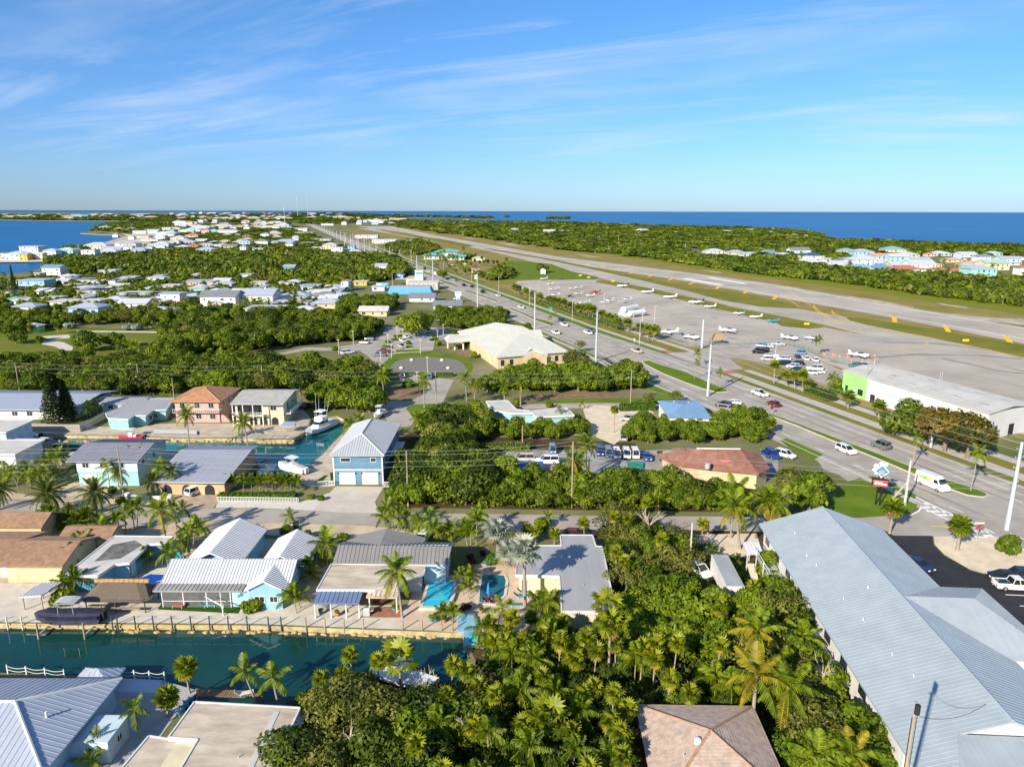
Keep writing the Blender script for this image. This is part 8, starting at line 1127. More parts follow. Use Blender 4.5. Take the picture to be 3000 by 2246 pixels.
for c,x,y,s,k,l in (('H',380,1050,1.55,'leafy_tree','broad bright tree beside the lawn and restaurant sign'),('H',230,1020,1.1,'olive_tree','yellow-green tree behind the restaurant parking'),('H',1230,470,1.6,'mangrove_tree','deep green tree in front of the hangar'),('H',1100,520,1.0,'mangrove_tree','green tree at the hangar path beside the rusty ones'),('H',1560,560,1.8,'almond_tree','rust-tinged almond tree in front of the hangar'),('H',1760,620,1.75,'almond_tree','rusty almond tree at the hangar corner'),('H',1420,520,1.5,'almond_tree','thin rusty almond tree beside the steel pole'),('Y',700,960,1.35,'olive_tree','yellow-green tree at the library corner by the highway'),('Y',740,840,.8,'wispy_tree','sparse tree at the highway kerb'),('Y',140,640,1.1,'leafy_tree','square clipped dark tree behind the library roof'),('X',1310,510,1.5,'mangrove_tree','tree by the terminal hut'),('B',1300,505,1.6,'mangrove_tree','round tree on the airfield lawn'),('F',1190,330,.75,'wispy_tree','sparse dark tree on the side road corner'),('F',1420,310,.7,'wispy_tree','thin tree beside the highway kerb'),('L',2100,390,.62,'leafy_tree','young staked tree with bright leaves on the sandy corner')): one(k,c,x,y,s,l,name={'almond_tree':'almond_tree'}.get(k,'shade_tree'))
b = p('L',2080,640); q = p('L',2100,390,2.4)
for i in range(3): o = MB().tube((q[0]+1.3*math.cos(i*2.1),q[1]+1.3*math.sin(i*2.1),0),(q[0],q[1],1.5),.05,.04,5).build('tree_stake', darkwood); tag(o,'timber stake propping the young tree on the sandy corner','stake','stakes of the young tree')
# the jungle in front
for e in ((13,26.6,52,66.6),(36,60,40,108),(-2,15,84,108),(-39,-22,50,67),(29.5,34,92,101)): EXC.append(e)
J = lambda *q: list(q)
grove('olive_tree', [(-24.5,63),(-24,70),(-14,70.5),(-4,70),(-2,62),(-6,50),(-22,46)], 3.9, 'dense olive-green tree in the jungle below the moored boat','olive trees of the jungle',(.75,1.0),name='jungle_tree',seed=41,mx=45,mix=['olive_tree','olive_tree','dark_tree','leafy_tree'])
grove('dark_tree', [(-4,62),(-2,74),(12,72),(13,52),(-6,48)], 4.2, 'dark leafy tree under the palms of the jungle','dark trees of the jungle',(.5,.72),name='jungle_tree',seed=42,mx=26)
grove('dark_tree', [(-3,76),(-3,83),(6,84),(15,84),(16,78),(30,80),(28,68),(13,68),(4,74)], 4.0, 'deep green tree between pool terrace and shingle roof','trees of the palm jungle',(.45,.68),name='jungle_tree',seed=43,mx=40,mix=['dark_tree','leafy_tree'])
grove('leafy_tree', [(15.5,78),(17,90),(28,93),(31,84),(27,76)], 3.8, 'bright big-leaved tree beside the box trailer','bright trees by the trailer',(.85,1.1),name='jungle_tree',seed=44,mx=20)
grove('wispy_tree', [(15.5,90),(15.5,116),(28,112),(27,97)], 3.6, 'feathery dark tree beside the grey flat roof','feathery trees by the flat roof',(.75,1.0),name='jungle_tree',seed=45,mx=40,mix=['wispy_tree','wispy_tree','dark_tree','leafy_tree'])
grove('wispy_tree', [(28.5,66),(29,84),(35.5,88),(36.5,70),(35,58),(30,58)], 3.7, 'feathery tree leaning on the silver-blue roof','feathery trees along the big roof',(.85,1.2),name='jungle_tree',seed=46,mx=26,mix=['wispy_tree','leafy_tree'])
for c,x,y,s,l in (('P',640,780,1.0,'glossy big-leaved tree against the silver-blue eave'),('P',900,960,.9,'glossy tree at the corner of the silver-blue roof'),('P',260,1080,.8,'dense low glossy tree beside the shingle roof'),('L',130,800,1.0,'bright tree casting a shadow on the silver-blue roof'),('P',1060,1080,.7,'small glossy tree under the power cable'),('L',230,1010,.95,'bright tree hugging the wall below the silver-blue eave'),('P',420,420,1.0,'deep green tree against the walkway of the big roof'),('L',40,560,.8,'tree beside the white stair of the big building'),('P',330,250,.95,'tree hiding the walkway posts of the big building')): one('leafy_tree',c,x,y,s,l,name='jungle_tree')
# scattered shrubs and hedges
for c,x,y,s,k,l in (('J',765,355,.9,'shrub','round green shrub beside the grey ribbed roof'),('I',520,880,1.2,'shrub','green bush at the canopy by the canal'),('I',2160,950,1.0,'shrub','green bush at the corner of the turf lawn'),('J',30,920,1.0,'shrub','flowering shrub at the blue wall by the quay'),('J',610,520,1.1,'shrub','yellow-green shrub under the palm between two houses'),('J',2050,530,1.0,'round_shrub','bright green round shrub among red ones'),('K',260,250,1.1,'shrub','dark shrub behind the silver palm'),('E',560,1200,.6,'shrub','small bush at the driveway edge'),('E',470,1190,.6,'shrub','small agave-like bush at the driveway edge'),('F',330,395,.9,'shrub','dense shrub on the side road lawn'),('F',40,370,1.1,'shrub','shrub at the turquoise bungalow corner'),('Q',575,375,1.1,'round_shrub','small round tree on the park road'),('Q',1060,310,1.0,'round_shrub','clipped round shrub with a lamp behind'),('Q',1255,325,.9,'round_shrub','clipped round shrub beside a silver pickup'),('Q',1670,215,1.2,'round_shrub','clipped round tree at the library corner'),('Q',1525,330,1.2,'shrub','leafy bush before the library porch'),('Q',1795,345,1.6,'shrub','tall bush in front of the library porch'),('Q',1860,430,1.5,'shrub','bush at the library corner lawn'),('Q',1245,690,1.6,'round_shrub','round tree by the library drive'),('I',650,760,1.0,'shrub','yellow-green bush behind the thatched hut'),('D',960,1130,.8,'shrub','flower bed bush before the turquoise house'),('D',1050,1215,.7,'shrub','small bush at the street pole'),('J',250,290,.9,'shrub','flower bed with spiky leaves at the street'),('J',430,330,.8,'shrub','palm-like bush at the wing of the white ribbed house'),('N',450,670,.9,'shrub','pale green bush at the canal corner')): one(k,c,x,y,s,l,name='bush',cat='bush')
for c,x,y,s in (('J',1850,520,1.0),('J',1870,570,.9),('J',1960,490,.8),('J',2120,520,.9),('J',1820,950,.8),('J',1790,970,.7)): one('red_shrub',c,x,y,s,'dark red cordyline shrub by the pool terrace','red shrubs by the pools',name='red_shrub',cat='bush')
def hedge(label, pts, w, hh, m='leaf_hedge', name='hedge', group=None, n=60):
    rng = np.random.default_rng(len(label)); C = []; Nn = []
    for a,b in zip(pts,pts[1:]):
        a,b = Vector(a[:2]),Vector(b[:2]); L = (b-a).length; k = int(n*L); d = (b-a).normalized(); nn = Vector((-d.y,d.x))
        for _ in range(k):
            t,u,z = rng.random()*L, rng.uniform(-1,1), rng.random(); f = rng.integers(3)
            if f == 0: u = math.copysign(1,u); nv = (nn.x*u,nn.y*u,.3)
            elif f == 1: z = 1; nv = (0,0,1)
            else: u = -1 if nn.y > 0 else 1; nv = (nn.x*u,nn.y*u,.2)
            q = a+d*t+nn*u*w*(.5+rng.normal(0,.06)); C.append((q.x,q.y,hh*z*(1+rng.normal(0,.05))+.03)); Nn.append(nv)
    C = np.array(C); Nn = np.array(Nn)+rng.normal(size=(len(C),3))*.35; Nn /= np.linalg.norm(Nn,axis=1)[:,None]; o = thing(name,label,'hedge',tuple(pts[0][:2])+(0,),0,group); V = leaf_quads(C-np.array([pts[0][0],pts[0][1],0]),Nn,rng.uniform(.2,.38,len(C)),rng); link('foliage',quads_mesh('foliage',V,MATS[m],rng.normal(.5,.25,len(C))),o)
    core = MB()
    for a,b in zip(pts,pts[1:]): a,b = Vector(a[:2]),Vector(b[:2]); core.obox((a+b)/2,(b-a),(b-a).length/2,w*.42,0,hh*.9)
    core.build('branches', mat('hedge_core',(.02,.035,.008),.95,.2,2), o)
hedge('clipped hedge between the gravel basin and library drive',pp('Q',[(1510,640),(1665,640)]),2.4,1.2); hedge('low hedge strip below the gravel basin',pp('Q',[(1075,612),(1410,616)]),1.0,.5); hedge('tall clipped hedge beside the blue-roofed house',pp('F',[(930,450),(1230,440)]),2.2,2.0); hedge('clipped hedge of three mounds on the hangar verge',pp('H',[(340,290),(440,320),(560,370)]),3.2,2.2); hedge('long green hedge in front of the arecas at the street',pp('E',[(-320,1200),(350,1195)]),1.6,.9); hedge('dark hedge at the small library side lawn',pp('Q',[(1455,310),(1520,300)]),1.4,.8); hedge('hedge island beside the white library cars',pp('Q',[(1120,278),(1195,272)]),1.6,.9); hedge('hedge island before the silver pickup',pp('Q',[(1020,370),(1100,380)]),1.6,.9); hedge('hedge island by the round shrub',pp('Q',[(1095,308),(1160,305)]),1.6,.9); hedge('hedge under the hangar palms',pp('H',[(530,290),(640,300)]),2.4,1.9); hedge('leafy hedge behind the cracked lot',pp('F',[(-380,800),(150,790)]),2.5,1.6,'leaf_bright'); hedge('low green shrubs under the cabbage palms of the highway',pp('Y',[(250,395),(560,480),(900,600),(1180,690)]),4.2,2.1,'leaf_bright',n=34)
# palms
def lst(kind, label, group, items, **k):
    L = [palmh(kind,*q,label,group,**k) if len(q) == 4 else palmb(kind,*q,label,group,**k) for q in items]
    if 1 < len(L) <= 14 and len(label.split()) < 13:
        for i,o in enumerate(sorted(L, key=lambda o: o.location.x)): o['label'] = '%s, %s towards the %s' % (label, ORD[i], 'highway' if o.location.x < 75 else 'sea')
palmb('coconut','J',1265,1060,1215,660,'tall coconut palm in front of the grey ribbed house terrace',r=.17,own=True,yel=.2); palmb('coconut','J',615,605,605,425,'bushy coconut palm between the white and grey ribbed roofs',r=.16,own=True,yel=.4); palmb('coconut','I',1450,440,1375,130,'coconut palm with curved trunk at the street before the blue flat roof',r=.16,own=True,yel=.4); palmb('coconut','D',1640,790,1610,480,'coconut palm in front of the pink house',r=.15,own=True,yel=.2,s=.9); palmb('coconut','D',2160,840,2105,545,'coconut palm in front of the cream house',r=.15,own=True,yel=.2,s=.9); palmb('coconut','Q',1400,930,1395,680,'coconut palm on the round lawn bed',r=.15,own=True,s=.95); palmb('coconut','D',1190,1025,1175,830,'coconut palm against the turquoise house wall',r=.15,own=True,yel=.3,s=.9); palmb('coconut','K',1970,465,1930,110,'tall yellow-green coconut palm on the sandy yard',r=.2,own=True,yel=.7,s=1.15); palmh('coconut','L',70,60,7,'coconut palm behind the peak of the silver-blue roof',own=True,yel=.5,s=1.1); palmh('coconut','P',170,560,6.5,'large coconut palm beside the shingle house',r=.2,own=True,yel=.5,s=1.05); palmh('yellow','O',2110,470,7,'coconut palm with golden drooping fronds above the shingle roof',r=.2,own=True,s=1.05); palmh('yellow','O',2120,80,7,'golden coconut palm behind the other golden palm',own=True,s=.95); palmh('yellow','P',720,1150,4.5,'low golden palm at the corner of the silver-blue roof',own=True,s=.85); palmh('coconut','P',420,1180,4,'green palm at the lower edge between the roofs',own=True,s=.8); palmb('coconut','D',1130,290,1100,110,'wind-blown coconut palm in the canal grove',own=True,yel=.8,s=.95)
lst('coconut','coconut palm among the shuttle carts in the cracked lot','palms of the cracked lot',[('F',520,870,7),('F',640,740,7.5),('F',575,900,6)],own=True,yel=.6,s=.9); lst('coconut','coconut palm in the tree belt beside the library drive','palms by the library drive',[('Q',1780,660,7),('Q',2140,730,6),('Q',1860,720,6),('F',70,215,7)],own=True,yel=.4,s=.85); lst('coconut','coconut palm behind the blue garage house','palms behind the blue house',[('E',830,580,6),('E',900,540,6),('E',1410,530,5)],own=True,yel=.4,s=.8); lst('coconut','large coconut palm in the thicket before the restaurant','palms before the restaurant',[('F',1930,1170,8),('F',2190,1230,7)],own=True,yel=.6,s=1.1)
palmh('fan','N',1235,330,4.6,'broad yellow-green fan palm over the moored boat',s=1.0); palmh('fan','O',340,850,4.5,'open fan palm in the middle of the jungle',s=.95); palmh('fan','K',840,970,5.2,'large-leaved fan palm at the corner of the grey flat roof',s=1.05); palmb('washington','O',830,560,850,20,'very tall slim fan palm with pale trunk rising from the jungle',r=.16,s=1.2)
lst('thatch','thatch palm with a star-like head in the jungle before the shingle house','thatch palms of the jungle',[('O',640,130,5),('O',1130,230,5),('O',1240,190,5.5),('O',1430,190,5.5),('O',710,580,4.5),('O',880,620,5),('O',1370,500,4.5),('O',1800,210,5.5),('O',930,960,5),('O',960,1170,5),('O',850,860,5),('O',730,260,5),('O',890,190,5.5),('O',1540,620,4),('O',420,180,5),('O',560,330,4.5),('O',1240,330,4.5),('O',1000,760,4.5),('O',100,160,5),('O',260,480,4),('O',520,960,4)],s=1.1,r=.09)
lst('thatch','thatch palm at the canal edge of the jungle','thatch palms by the canal',[('N',570,660,560,500),('N',745,620,740,470),('N',850,510,805,290),('N',1055,345,4.5),('N',1650,650,4.5),('N',1820,430,4.5),('N',2060,640,4.5),('N',2150,180,4.5),('N',1700,380,4),('N',1920,560,4)],s=1.05,r=.09)
lst('thatch','thatch palm among the feathery trees near the grey flat roof','thatch palms by the flat roof',[('K',1290,380,6),('K',1000,210,5.5),('K',880,190,5.5),('K',900,490,5.5),('K',1650,250,4),('K',1800,980,5),('K',2090,800,5),('K',1160,70,5.5),('K',970,580,5),('K',620,240,4),('F',1160,1220,4.5),('F',1010,1260,4)],s=1.1,r=.09)
lst('areca','feathery palm clump in the jungle by the terrace','areca clumps of the jungle',[('O',180,330,3.6),('O',60,600,3.2),('O',360,620,3.2),('O',1070,330,3.6),('O',330,120,3.6),('N',1560,900,3.4),('O',1760,500,3),('P',160,380,3.5),('P',300,130,4),('O',1900,560,3),('O',0,300,3.5)],s=1.25,r=.07)
lst('royal','slender christmas palm in the row between the tan and blue flat roofs','christmas palms beside the blue flat roof',[('I',615,640,590,490),('I',650,560,655,430),('I',815,500,740,390),('I',810,440,790,330),('I',890,420,860,270),('I',935,380,920,230),('I',1060,350,1010,200),('I',1090,350,1075,150),('I',1165,300,1135,115),('I',1185,280,1195,95)],r=.08,s=.95)
lst('royal','slender palm beside the coconut palm at the street','palms at the street corner',[('I',1525,300,1490,115),('I',1575,265,1580,115)],r=.08,s=.9); lst('royal','palm in the clump beside the white ribbed roof','palms beside the white ribbed roof',[('I',1610,500,1640,300),('I',1660,470,1700,260),('I',1590,560,1560,400),('I',1640,430,1600,340),('I',1700,400,1730,280)],r=.08,s=1.0); palmb('royal','I',1455,680,1440,495,'lone small palm beside the pool with a blue cover',r=.09,s=1.0)
lst('sago','sago palm in the planted bed beside the street','sago palms of the street bed',[('I',330,290,330,240),('I',420,300,420,240),('I',500,290,500,220),('I',590,290,590,240),('I',660,310,650,250),('I',720,280,720,200),('I',450,230,450,180),('I',600,210,600,160),('I',760,250,760,190),('I',400,210,400,170)],s=1.6,r=.15)
for i in range(46):
    a,b_ = random.uniform(-10,13), random.uniform(50,83)
    if not any(e[0]-1 < a < e[1]+1 and e[2]-1 < b_ < e[3]+1 for e in EXC) and (a > -4 or b_ < 70): palm_at(random.choice(('thatch','thatch','areca')),(a,b_,0),(a+random.uniform(-.4,.4),b_+random.uniform(-.4,.4),random.uniform(2.6,4.6)),'green palm packed into the middle of the jungle','packed palms of the jungle',.08,random.uniform(.9,1.2))
palmb('date','D',425,1340,410,1170,'wide-headed date palm at the street before the sandy yard',r=.36,s=1.35); palmb('date','D',825,1340,815,1160,'date palm at the street beside the wooden pole',r=.34,s=1.3); palmb('date','D',-20,1310,-30,1130,'date palm cut by the edge at the street end',r=.32,s=1.25); palmb('date','D',1325,1180,1310,1050,'short date palm in the white planter',r=.3,s=.75)
lst('royal','palm in the planted clump before the turquoise house','palms before the turquoise house',[('D',950,1120,925,940),('D',1050,1100,1010,985),('D',1420,1180,1410,950),('D',1475,1160,1485,970),('D',1380,1150,1360,930)],r=.08,s=1.05); lst('royal','palm in the row on the sandy yard by the chain fence','palms of the sandy yard',[('D',160,1120,100,980),('D',270,1130,230,980),('D',350,1130,330,990),('D',430,1020,420,900),('D',520,960,485,850),('D',390,1000,380,920),('D',60,1100,40,1000),('D',560,940,550,830)],r=.08,s=1.25); lst('royal','palm in the fenced garden behind the board fence','palms behind the board fence',[('D',755,520,745,430),('D',845,490,830,385),('D',780,500,790,420)],r=.08,s=1.0)
lst('areca','areca palm in the dense hedge beside the silver-covered boat','areca hedge by the street',[('E',30,1150,30,1060),('E',90,1150,85,1060),('E',140,1160,140,1060),('E',200,1150,200,1050),('E',250,1160,250,1060),('E',300,1150,300,1060),('E',350,1160,350,1070),('E',-40,1150,-40,1060),('E',-110,1150,-110,1060),('E',-200,1140,-200,1060),('E',-270,1140,-270,1070)],r=.05,s=.95)
lst('royal','tall palm clump at the street before the thicket','palms at the street before the thicket',[('J',1170,310,1130,110),('J',1180,330,1190,180),('J',1270,340,1240,150),('J',1280,340,1300,210),('J',1140,320,1100,180),('J',1460,380,1400,250),('J',1480,400,1500,210),('J',1600,420,1590,320),('J',1660,400,1680,300),('J',1590,430,1540,290)],r=.08,s=1.05)
lst('areca','bushy golden palm between the grey roof and the silver palm','golden clumps beside the silver palm',[('J',1860,470,1850,330),('J',1900,480,1910,230),('J',1830,450,1800,300),('J',1890,340,1920,170)],r=.09,s=1.1); lst('bismarck','big silver-blue fan palm behind the dark pool','silver palms by the pools',[('J',2090,560,2080,320),('J',2240,640,2180,500)],r=.2,s=.85); palmb('bismarck','K',110,965,105,480,'tall silver fan palm with thick trunk on the pool terrace',r=.26,s=.95)
lst('areca','clump of feathery palms beside the bright pool','palms beside the bright pool',[('J',1790,860,1780,700),('J',1840,900,1830,800),('J',1850,760,1850,680),('J',1620,1090,1615,1010),('J',1700,1100,1700,1010)],r=.06,s=.85); lst('royal','palm on the terrace before the glass doors','terrace palms',[('K',260,1080,250,920),('K',310,1100,320,900),('K',200,1080,210,960),('K',340,1060,360,960)],r=.08,s=1.05); lst('thatch','small star-headed palm on the pool terrace','small terrace palms',[('K',160,1170,165,1060),('K',365,430,365,330),('K',140,430,130,290),('K',200,430,210,310),('N',2110,280,2130,170)],s=1.0,r=.1)
palmb('royal','J',295,248,290,175,'small lone palm on the street verge beside two bins',r=.08,s=.85); palmb('royal','K',320,275,310,195,'small palm at the street behind the flat roof',r=.08,s=.85); palmb('royal','J',2200,1190,2125,985,'leaning palm at the canal end of the terrace',r=.09,s=1.1); palmb('royal','N',1960,200,1945,60,'palm beside the aqua box at the slip',r=.09,s=1.1); palmb('areca','J',450,750,440,610,'banana-leaved clump between the ribbed roofs',r=.08,s=.9); palmb('areca','J',470,740,470,690,'low feathery clump between the ribbed roofs',r=.07,s=.9); palmb('areca','J',350,1020,330,890,'rounded palm bush at the blue wall by the quay',r=.08,s=1.35); palmb('areca','I',1240,620,1240,540,'dark palm bush at the white fence of the covered pool',r=.08,s=1.0); palmb('areca','I',640,860,650,740,'golden-green palm bush behind the thatched hut',r=.08,s=1.3); palmb('areca','I',560,840,560,770,'golden-green palm bush at the tan wall',r=.08,s=1.1)
palmb('royal','M',1205,1010,1160,760,'slim palm beside the pale blue annex',r=.08,s=.8); palmb('royal','M',835,1180,830,1020,'small palm at the wall of the pale blue annex',r=.1,s=.75); palmb('royal','M',790,1300,780,1220,'small palm cut by the lower edge by the annex',r=.1,s=.75); palmb('sabal','M',1450,820,1440,650,'bushy fan palm between the canal house and the beige roof',r=.12,s=.85); palmb('sabal','M',1640,620,1600,400,'tall bushy fan palm at the canal between two houses',r=.12,s=.85); palmb('royal','M',2210,690,2105,430,'leaning palm over the canal by the plank deck',r=.1,s=.9); palmb('royal','N',200,740,140,490,'pale-trunked palm at the canal behind the beige roof',r=.13,s=1.05)
palmb('royal','F',603,440,600,390,'small palm at the sandy lot entrance',r=.08,s=.6); palmb('royal','F',400,570,410,440,'slim palm before the turquoise bungalow wall',r=.08,s=.75); palmb('sabal','F',880,640,888,440,'slim fan palm in the middle of the sandy lot',r=.11,s=.75); palmb('sabal','F',1755,690,1750,590,'fan palm at the restaurant hedge',r=.12,s=.95); palmb('sabal','F',1990,680,1990,580,'fan palm hidden in the restaurant hedge',r=.12,s=.9); palmb('sabal','F',620,1290,620,1170,'bright fan palm at the street by the white pole sign',r=.14,s=1.2); palmb('sabal','Q',1020,790,1000,640,'big shaggy fan palm at the mulch bed',r=.2,s=1.4); palmb('royal','Q',1340,1085,1340,1030,'low palm on the round lawn edge',r=.1,s=1.2)
lst('sabal','cabbage palm on the verge before the airport lot','cabbage palms before the airport lot',[('H',50,215,60,60),('H',165,240,155,140),('H',232,260,225,145),('H',295,285,305,140),('H',345,300,345,215)],r=.17,s=1.15); palmb('sabal','H',690,430,700,325,'round cabbage palm beside the clipped mounds',r=.17,s=1.25); palmb('sabal','H',955,525,965,410,'cabbage palm beside the hangar trees',r=.17,s=1.25); palmb('sabal','L',1050,330,1085,110,'cabbage palm beside the eave of the silver-blue roof',r=.2,s=1.2); palmb('sabal','L',1635,480,1665,260,'round cabbage palm on the sandy corner',r=.24,s=1.2); palmb('sabal','H',20,640,20,560,'cabbage palm at the hedge end by the highway',r=.15,s=1.1)
palmb('royal','H',1750,1145,1815,815,'slim leaning palm near the tip of the median',r=.1,s=1.15); palmb('royal','H',1240,945,1290,690,'thin leaning palm in the middle of the median',r=.1,s=.9); palmb('royal','Y',415,615,415,555,'tiny palm near the tip of the far median',r=.1,s=.9); palmb('royal','Y',1990,1080,2005,940,'palm beside the red crossing',r=.1,s=1.0); palmb('royal','F',1800,245,1800,110,'small palm on the median before the blue roof',r=.09,s=.8); palmb('royal','F',1575,175,1600,30,'thin palm on the median by the steel pole',r=.09,s=.7); palmb('royal','R',850,400,840,210,'one of two palms at the airport fence, the leafier',r=.1,s=1.0); palmb('royal','R',885,400,895,190,'one of two palms at the airport fence, the barer',r=.1,s=.9); lst('royal','palm at the green end of the hangar','palms at the hangar end',[('H',560,250,560,175),('H',600,260,600,200),('H',660,270,650,210)],r=.1,s=1.2)
lst('sabal','cabbage palm in the long row between highway path and apron','cabbage palms of the highway row',[('Y',35,300,35,225),('Y',70,310,70,240),('Y',150,330,150,270),('Y',230,360,230,300),('Y',300,390,300,325),('Y',400,430,400,360),('Y',440,440,440,365),('Y',500,450,500,380),('Y',560,470,560,390),('Y',630,510,630,425),('Y',720,530,720,450),('Y',790,550,790,455),('Y',830,570,830,450),('Y',870,590,870,465),('Y',970,600,970,520),('Y',1030,620,1030,545),('Y',1100,640,1100,565),('Y',1140,660,1140,600),('Y',1245,710,1245,610),('Y',1390,755,1390,660),('Y',1465,780,1465,675),('Y',1520,800,1550,685)],r=.2,s=1.6)
lst('coconut','coconut palm before the teal terminal roofs','palms before the terminal',[('X',x,y+85,x,y) for x,y in ((1110,310),(1150,300),(1250,290),(1290,270),(1330,250),(1280,340),(1330,340),(1360,370),(1400,310),(1440,310),(1460,330),(1500,330),(1500,390),(1240,430),(1560,430),(1590,470),(1030,75),(1580,210),(1140,120),(1060,130))],r=.2,s=1.15); lst('sabal','small cabbage palm in the terminal car park','palms of the terminal car park',[('X',x,y+50,x,y) for x,y in ((1570,380),(1620,385),(1680,410),(1730,370),(1790,385),(1850,380),(1900,375),(1970,385),(2020,385),(2040,430),(2110,410),(2140,350),(1400,440),(1480,500),(1600,500),(1660,490),(1820,330))],r=.18,s=1.2)
lst('coconut','palm rising above the trees of the bay belt','palms of the bay belt',[('V',x,y+70,x,y) for x,y in ((40,100),(890,60),(960,40),(410,100),(1290,190),(1430,150),(1150,30),(850,300),(640,440),(540,480),(1380,60),(1480,300))],r=.18,s=1.0); lst('coconut','palm standing among the roofs of the low district','palms of the low district',[('W',x,y+90,x,y) for x,y in ((870,150),(985,180),(1100,130),(740,380),(370,380),(980,450),(1080,460),(1170,470),(1260,480),(1460,280),(1550,470),(1620,370),(1560,370),(1710,450),(1970,90),(180,240),(2060,180))],r=.18,s=1.05); lst('yellow','golden palm among the roofs of the low district','golden palms of the low district',[('W',x,y+70,x,y) for x,y in ((100,190),(170,440),(40,480),(460,440),(500,490),(140,490))],r=.18,s=1.1)
lst('coconut','palm among the houses of the estate beyond the runway','palms of the estate',[('Z',x,y+45,x,y) for x,y in ((1470,210),(1430,160),(1590,260),(1700,200),(1820,230),(1950,180),(1920,250),(2050,180),(2110,160),(160,160),(60,140),(600,225),(450,170),(1510,280))],r=.2,s=1.2); lst('sabal','fan palm standing out at the edge of the mangrove belt','fan palms of the mangrove belt',[('Z',x,y+60,x,y) for x,y in ((580,330),(955,390),(1000,400),(1030,390),(1135,410),(1230,420),(1255,420),(790,370))],r=.2,s=1.3)
lst('royal','young palm in the row on the park lawn','young park palms',[('S',x,y+60,x,y) for x,y in ((1020,290),(1065,310),(1085,310),(1120,315),(1215,320),(1265,325),(960,300),(975,300))],r=.12,s=1.2); lst('sabal','small palm at the park path','small park palms',[('S',470,215,470,155),('S',320,290,320,260),('S',240,210,240,160),('S',160,200,160,160),('S',1700,420,1700,370),('S',1780,420,1780,370),('S',1870,420,1870,365),('S',1960,400,1960,355)],r=.14,s=1.1); lst('coconut','palm hidden in the canal grove','palms of the canal grove',[('D',700,170,8),('E',1090,150,8)],s=.9)
# the tall dark pines
def pine(c, xb, yb, yt, w, label, lm='leaf_pine', n=3600):
    b = p(c,xb,yb); H_ = top_of(c,xb,yt,b); rng = np.random.default_rng(int(xb)); t = rng.random(n)**.8; tier = np.floor(t*16)/16; rad = w*(1-t)**.85*(.55+.45*((t*16) % 1)); a = rng.uniform(0,6.283,n); r = rad*rng.uniform(.35,1,n)**.5
    C = np.stack([r*np.cos(a),r*np.sin(a),H_*(.06+.94*t)],1); Nn = np.stack([np.cos(a)*.6,np.sin(a)*.6,np.full(n,.8)],1)+rng.normal(size=(n,3))*.35; Nn /= np.linalg.norm(Nn,axis=1)[:,None]; o = thing('pine_tree',label,'tree',b); link('crown',quads_mesh('crown',leaf_quads(C,Nn,rng.uniform(.2,.45,n),rng,2.4),MATS[lm],rng.normal(.45,.25,n)),o); MB().tube((0,0,-.2),(0,0,H_*.95),.22,.04,7).build('trunk',bark,o,org=(0,0,0))
pine('D',470,570,120,3.9,'tall dark norfolk pine behind the board fence'); pine('D',590,540,190,3.6,'second dark norfolk pine, lower and broader, behind the board fence'); pine('V',200,410,-20,2.6,'lone narrow pine at the bay end of the low district',n=1800); pine('U',1290,520,370,3.2,'narrow dark pine in the packed bay district',n=900)
# bare bleached limbs and snags
def snag(c, x, y, z, s, label, seed):
    rg = random.Random(seed); q = p(c,x,y,z); mb = MB(); st = [((0,0,0),(rg.uniform(-.2,.2),rg.uniform(-.2,.2),1),z*.6,.10)]; base = Vector((0,0,0)); mb.path([(0,0,0),(.1,.1,z*.5),(.2,0,z*.8)],[.14,.11,.09],6)
    for i in range(9):
        a = rg.uniform(0,6.28); L = s*rg.uniform(.6,1.2); e = Vector((.2+math.cos(a)*L*.6,math.sin(a)*L*.6,z*.8+L*.5)); mb.path([(.2,0,z*.75),tuple(Vector((.2,0,z*.8))*.5+e*.5+Vector((0,0,.15))),tuple(e)],[.07,.05,.02],5)
        for k in range(3): f = e+Vector((rg.uniform(-.5,.5),rg.uniform(-.5,.5),rg.uniform(.1,.6)))*s*.5; mb.tube(tuple(e*.8+Vector((.2,0,z*.8))*.2),tuple(f),.03,.012,4)
    o = mb.build('bare_branches', deadwood, org=(0,0,0)); o.location = (q[0],q[1],0); tag(o,label,'dead branches')
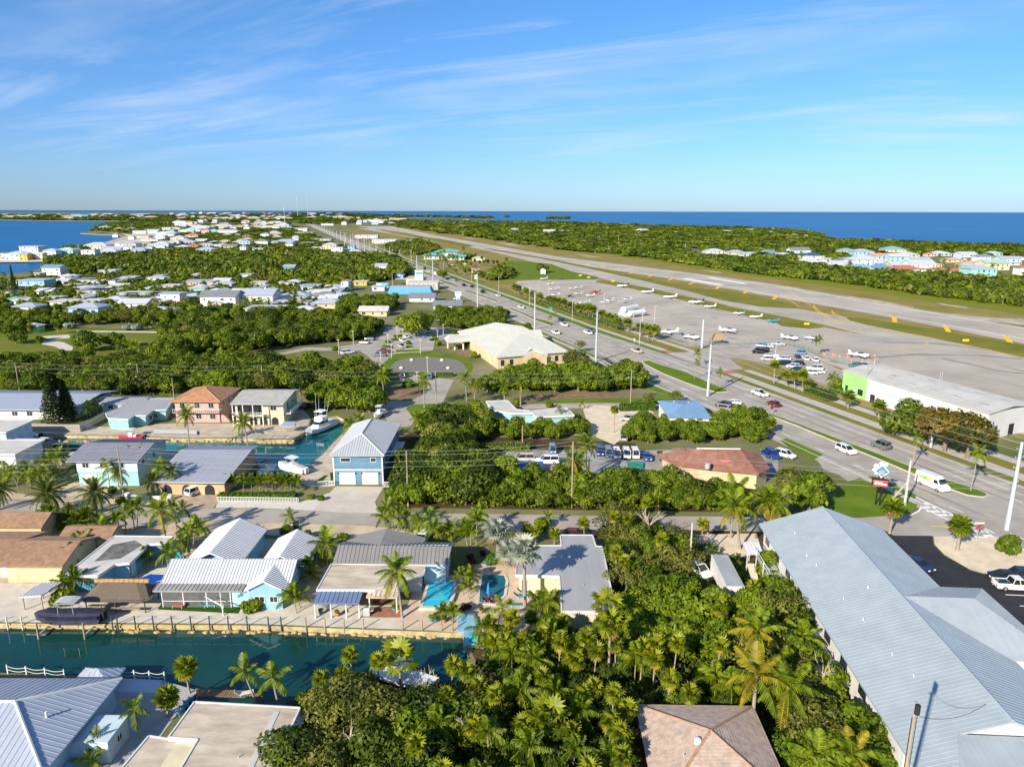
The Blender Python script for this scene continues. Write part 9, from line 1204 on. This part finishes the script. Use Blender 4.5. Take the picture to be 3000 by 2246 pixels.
snag('N',790,930,4.9,1.6,'bleached bare branches sticking out of the olive jungle',1); snag('K',1180,200,5.5,3.0,'bare white forked limbs above the street end',3); snag('P',470,380,6.0,2.2,'tangle of bare twigs beside the silver-blue eave',4); snag('N',1440,500,4.6,2.0,'dry grey branches over the moored boat',5); snag('N',1800,830,4.6,1.4,'bare twigs over the dark jungle gap',7)
for x,y,l in ((2010,720,'bleached dead mangrove at the airfield verge'),(1970,690,'white bare mangrove limbs at the verge'),(2080,730,'twisted grey mangrove limbs at the verge')): snag('C',x,y-20,4,3.5,l,x)
# undergrowth filling the jungle floor
def undergrowth(label, poly, n, hh, m, seed, sz=(.25,.5)):
    rng = np.random.default_rng(seed); P2 = [(q[0],q[1]) for q in poly]; xs = [q[0] for q in P2]; ys = [q[1] for q in P2]; C = []
    while len(C) < n:
        a,b = rng.uniform(min(xs),max(xs)), rng.uniform(min(ys),max(ys))
        if inpoly(a,b,P2) and not any(e[0] < a < e[1] and e[2] < b < e[3] for e in EXC): C.append((a,b,hh*(.2+.8*(.5+.5*math.sin(a*.9+seed)*math.cos(b*.8)))*rng.uniform(.4,1)))
    C = np.array(C); Nn = rng.normal(size=(n,3))*.5+np.array([-.2,-.4,.8]); Nn /= np.linalg.norm(Nn,axis=1)[:,None]; tag(link('undergrowth',quads_mesh('undergrowth',leaf_quads(C,Nn,rng.uniform(*sz,n),rng),MATS[m],rng.normal(.4,.25,n))),label,'undergrowth',None,'stuff')
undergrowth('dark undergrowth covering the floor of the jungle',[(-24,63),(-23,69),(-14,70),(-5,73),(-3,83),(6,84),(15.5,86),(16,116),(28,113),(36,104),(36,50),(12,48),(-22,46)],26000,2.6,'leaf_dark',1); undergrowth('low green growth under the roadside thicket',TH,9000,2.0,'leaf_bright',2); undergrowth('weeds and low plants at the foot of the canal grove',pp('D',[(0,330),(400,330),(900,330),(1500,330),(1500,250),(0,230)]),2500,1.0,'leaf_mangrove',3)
for o in SC.objects:
    if '_o' in o.keys(): del o['_o']
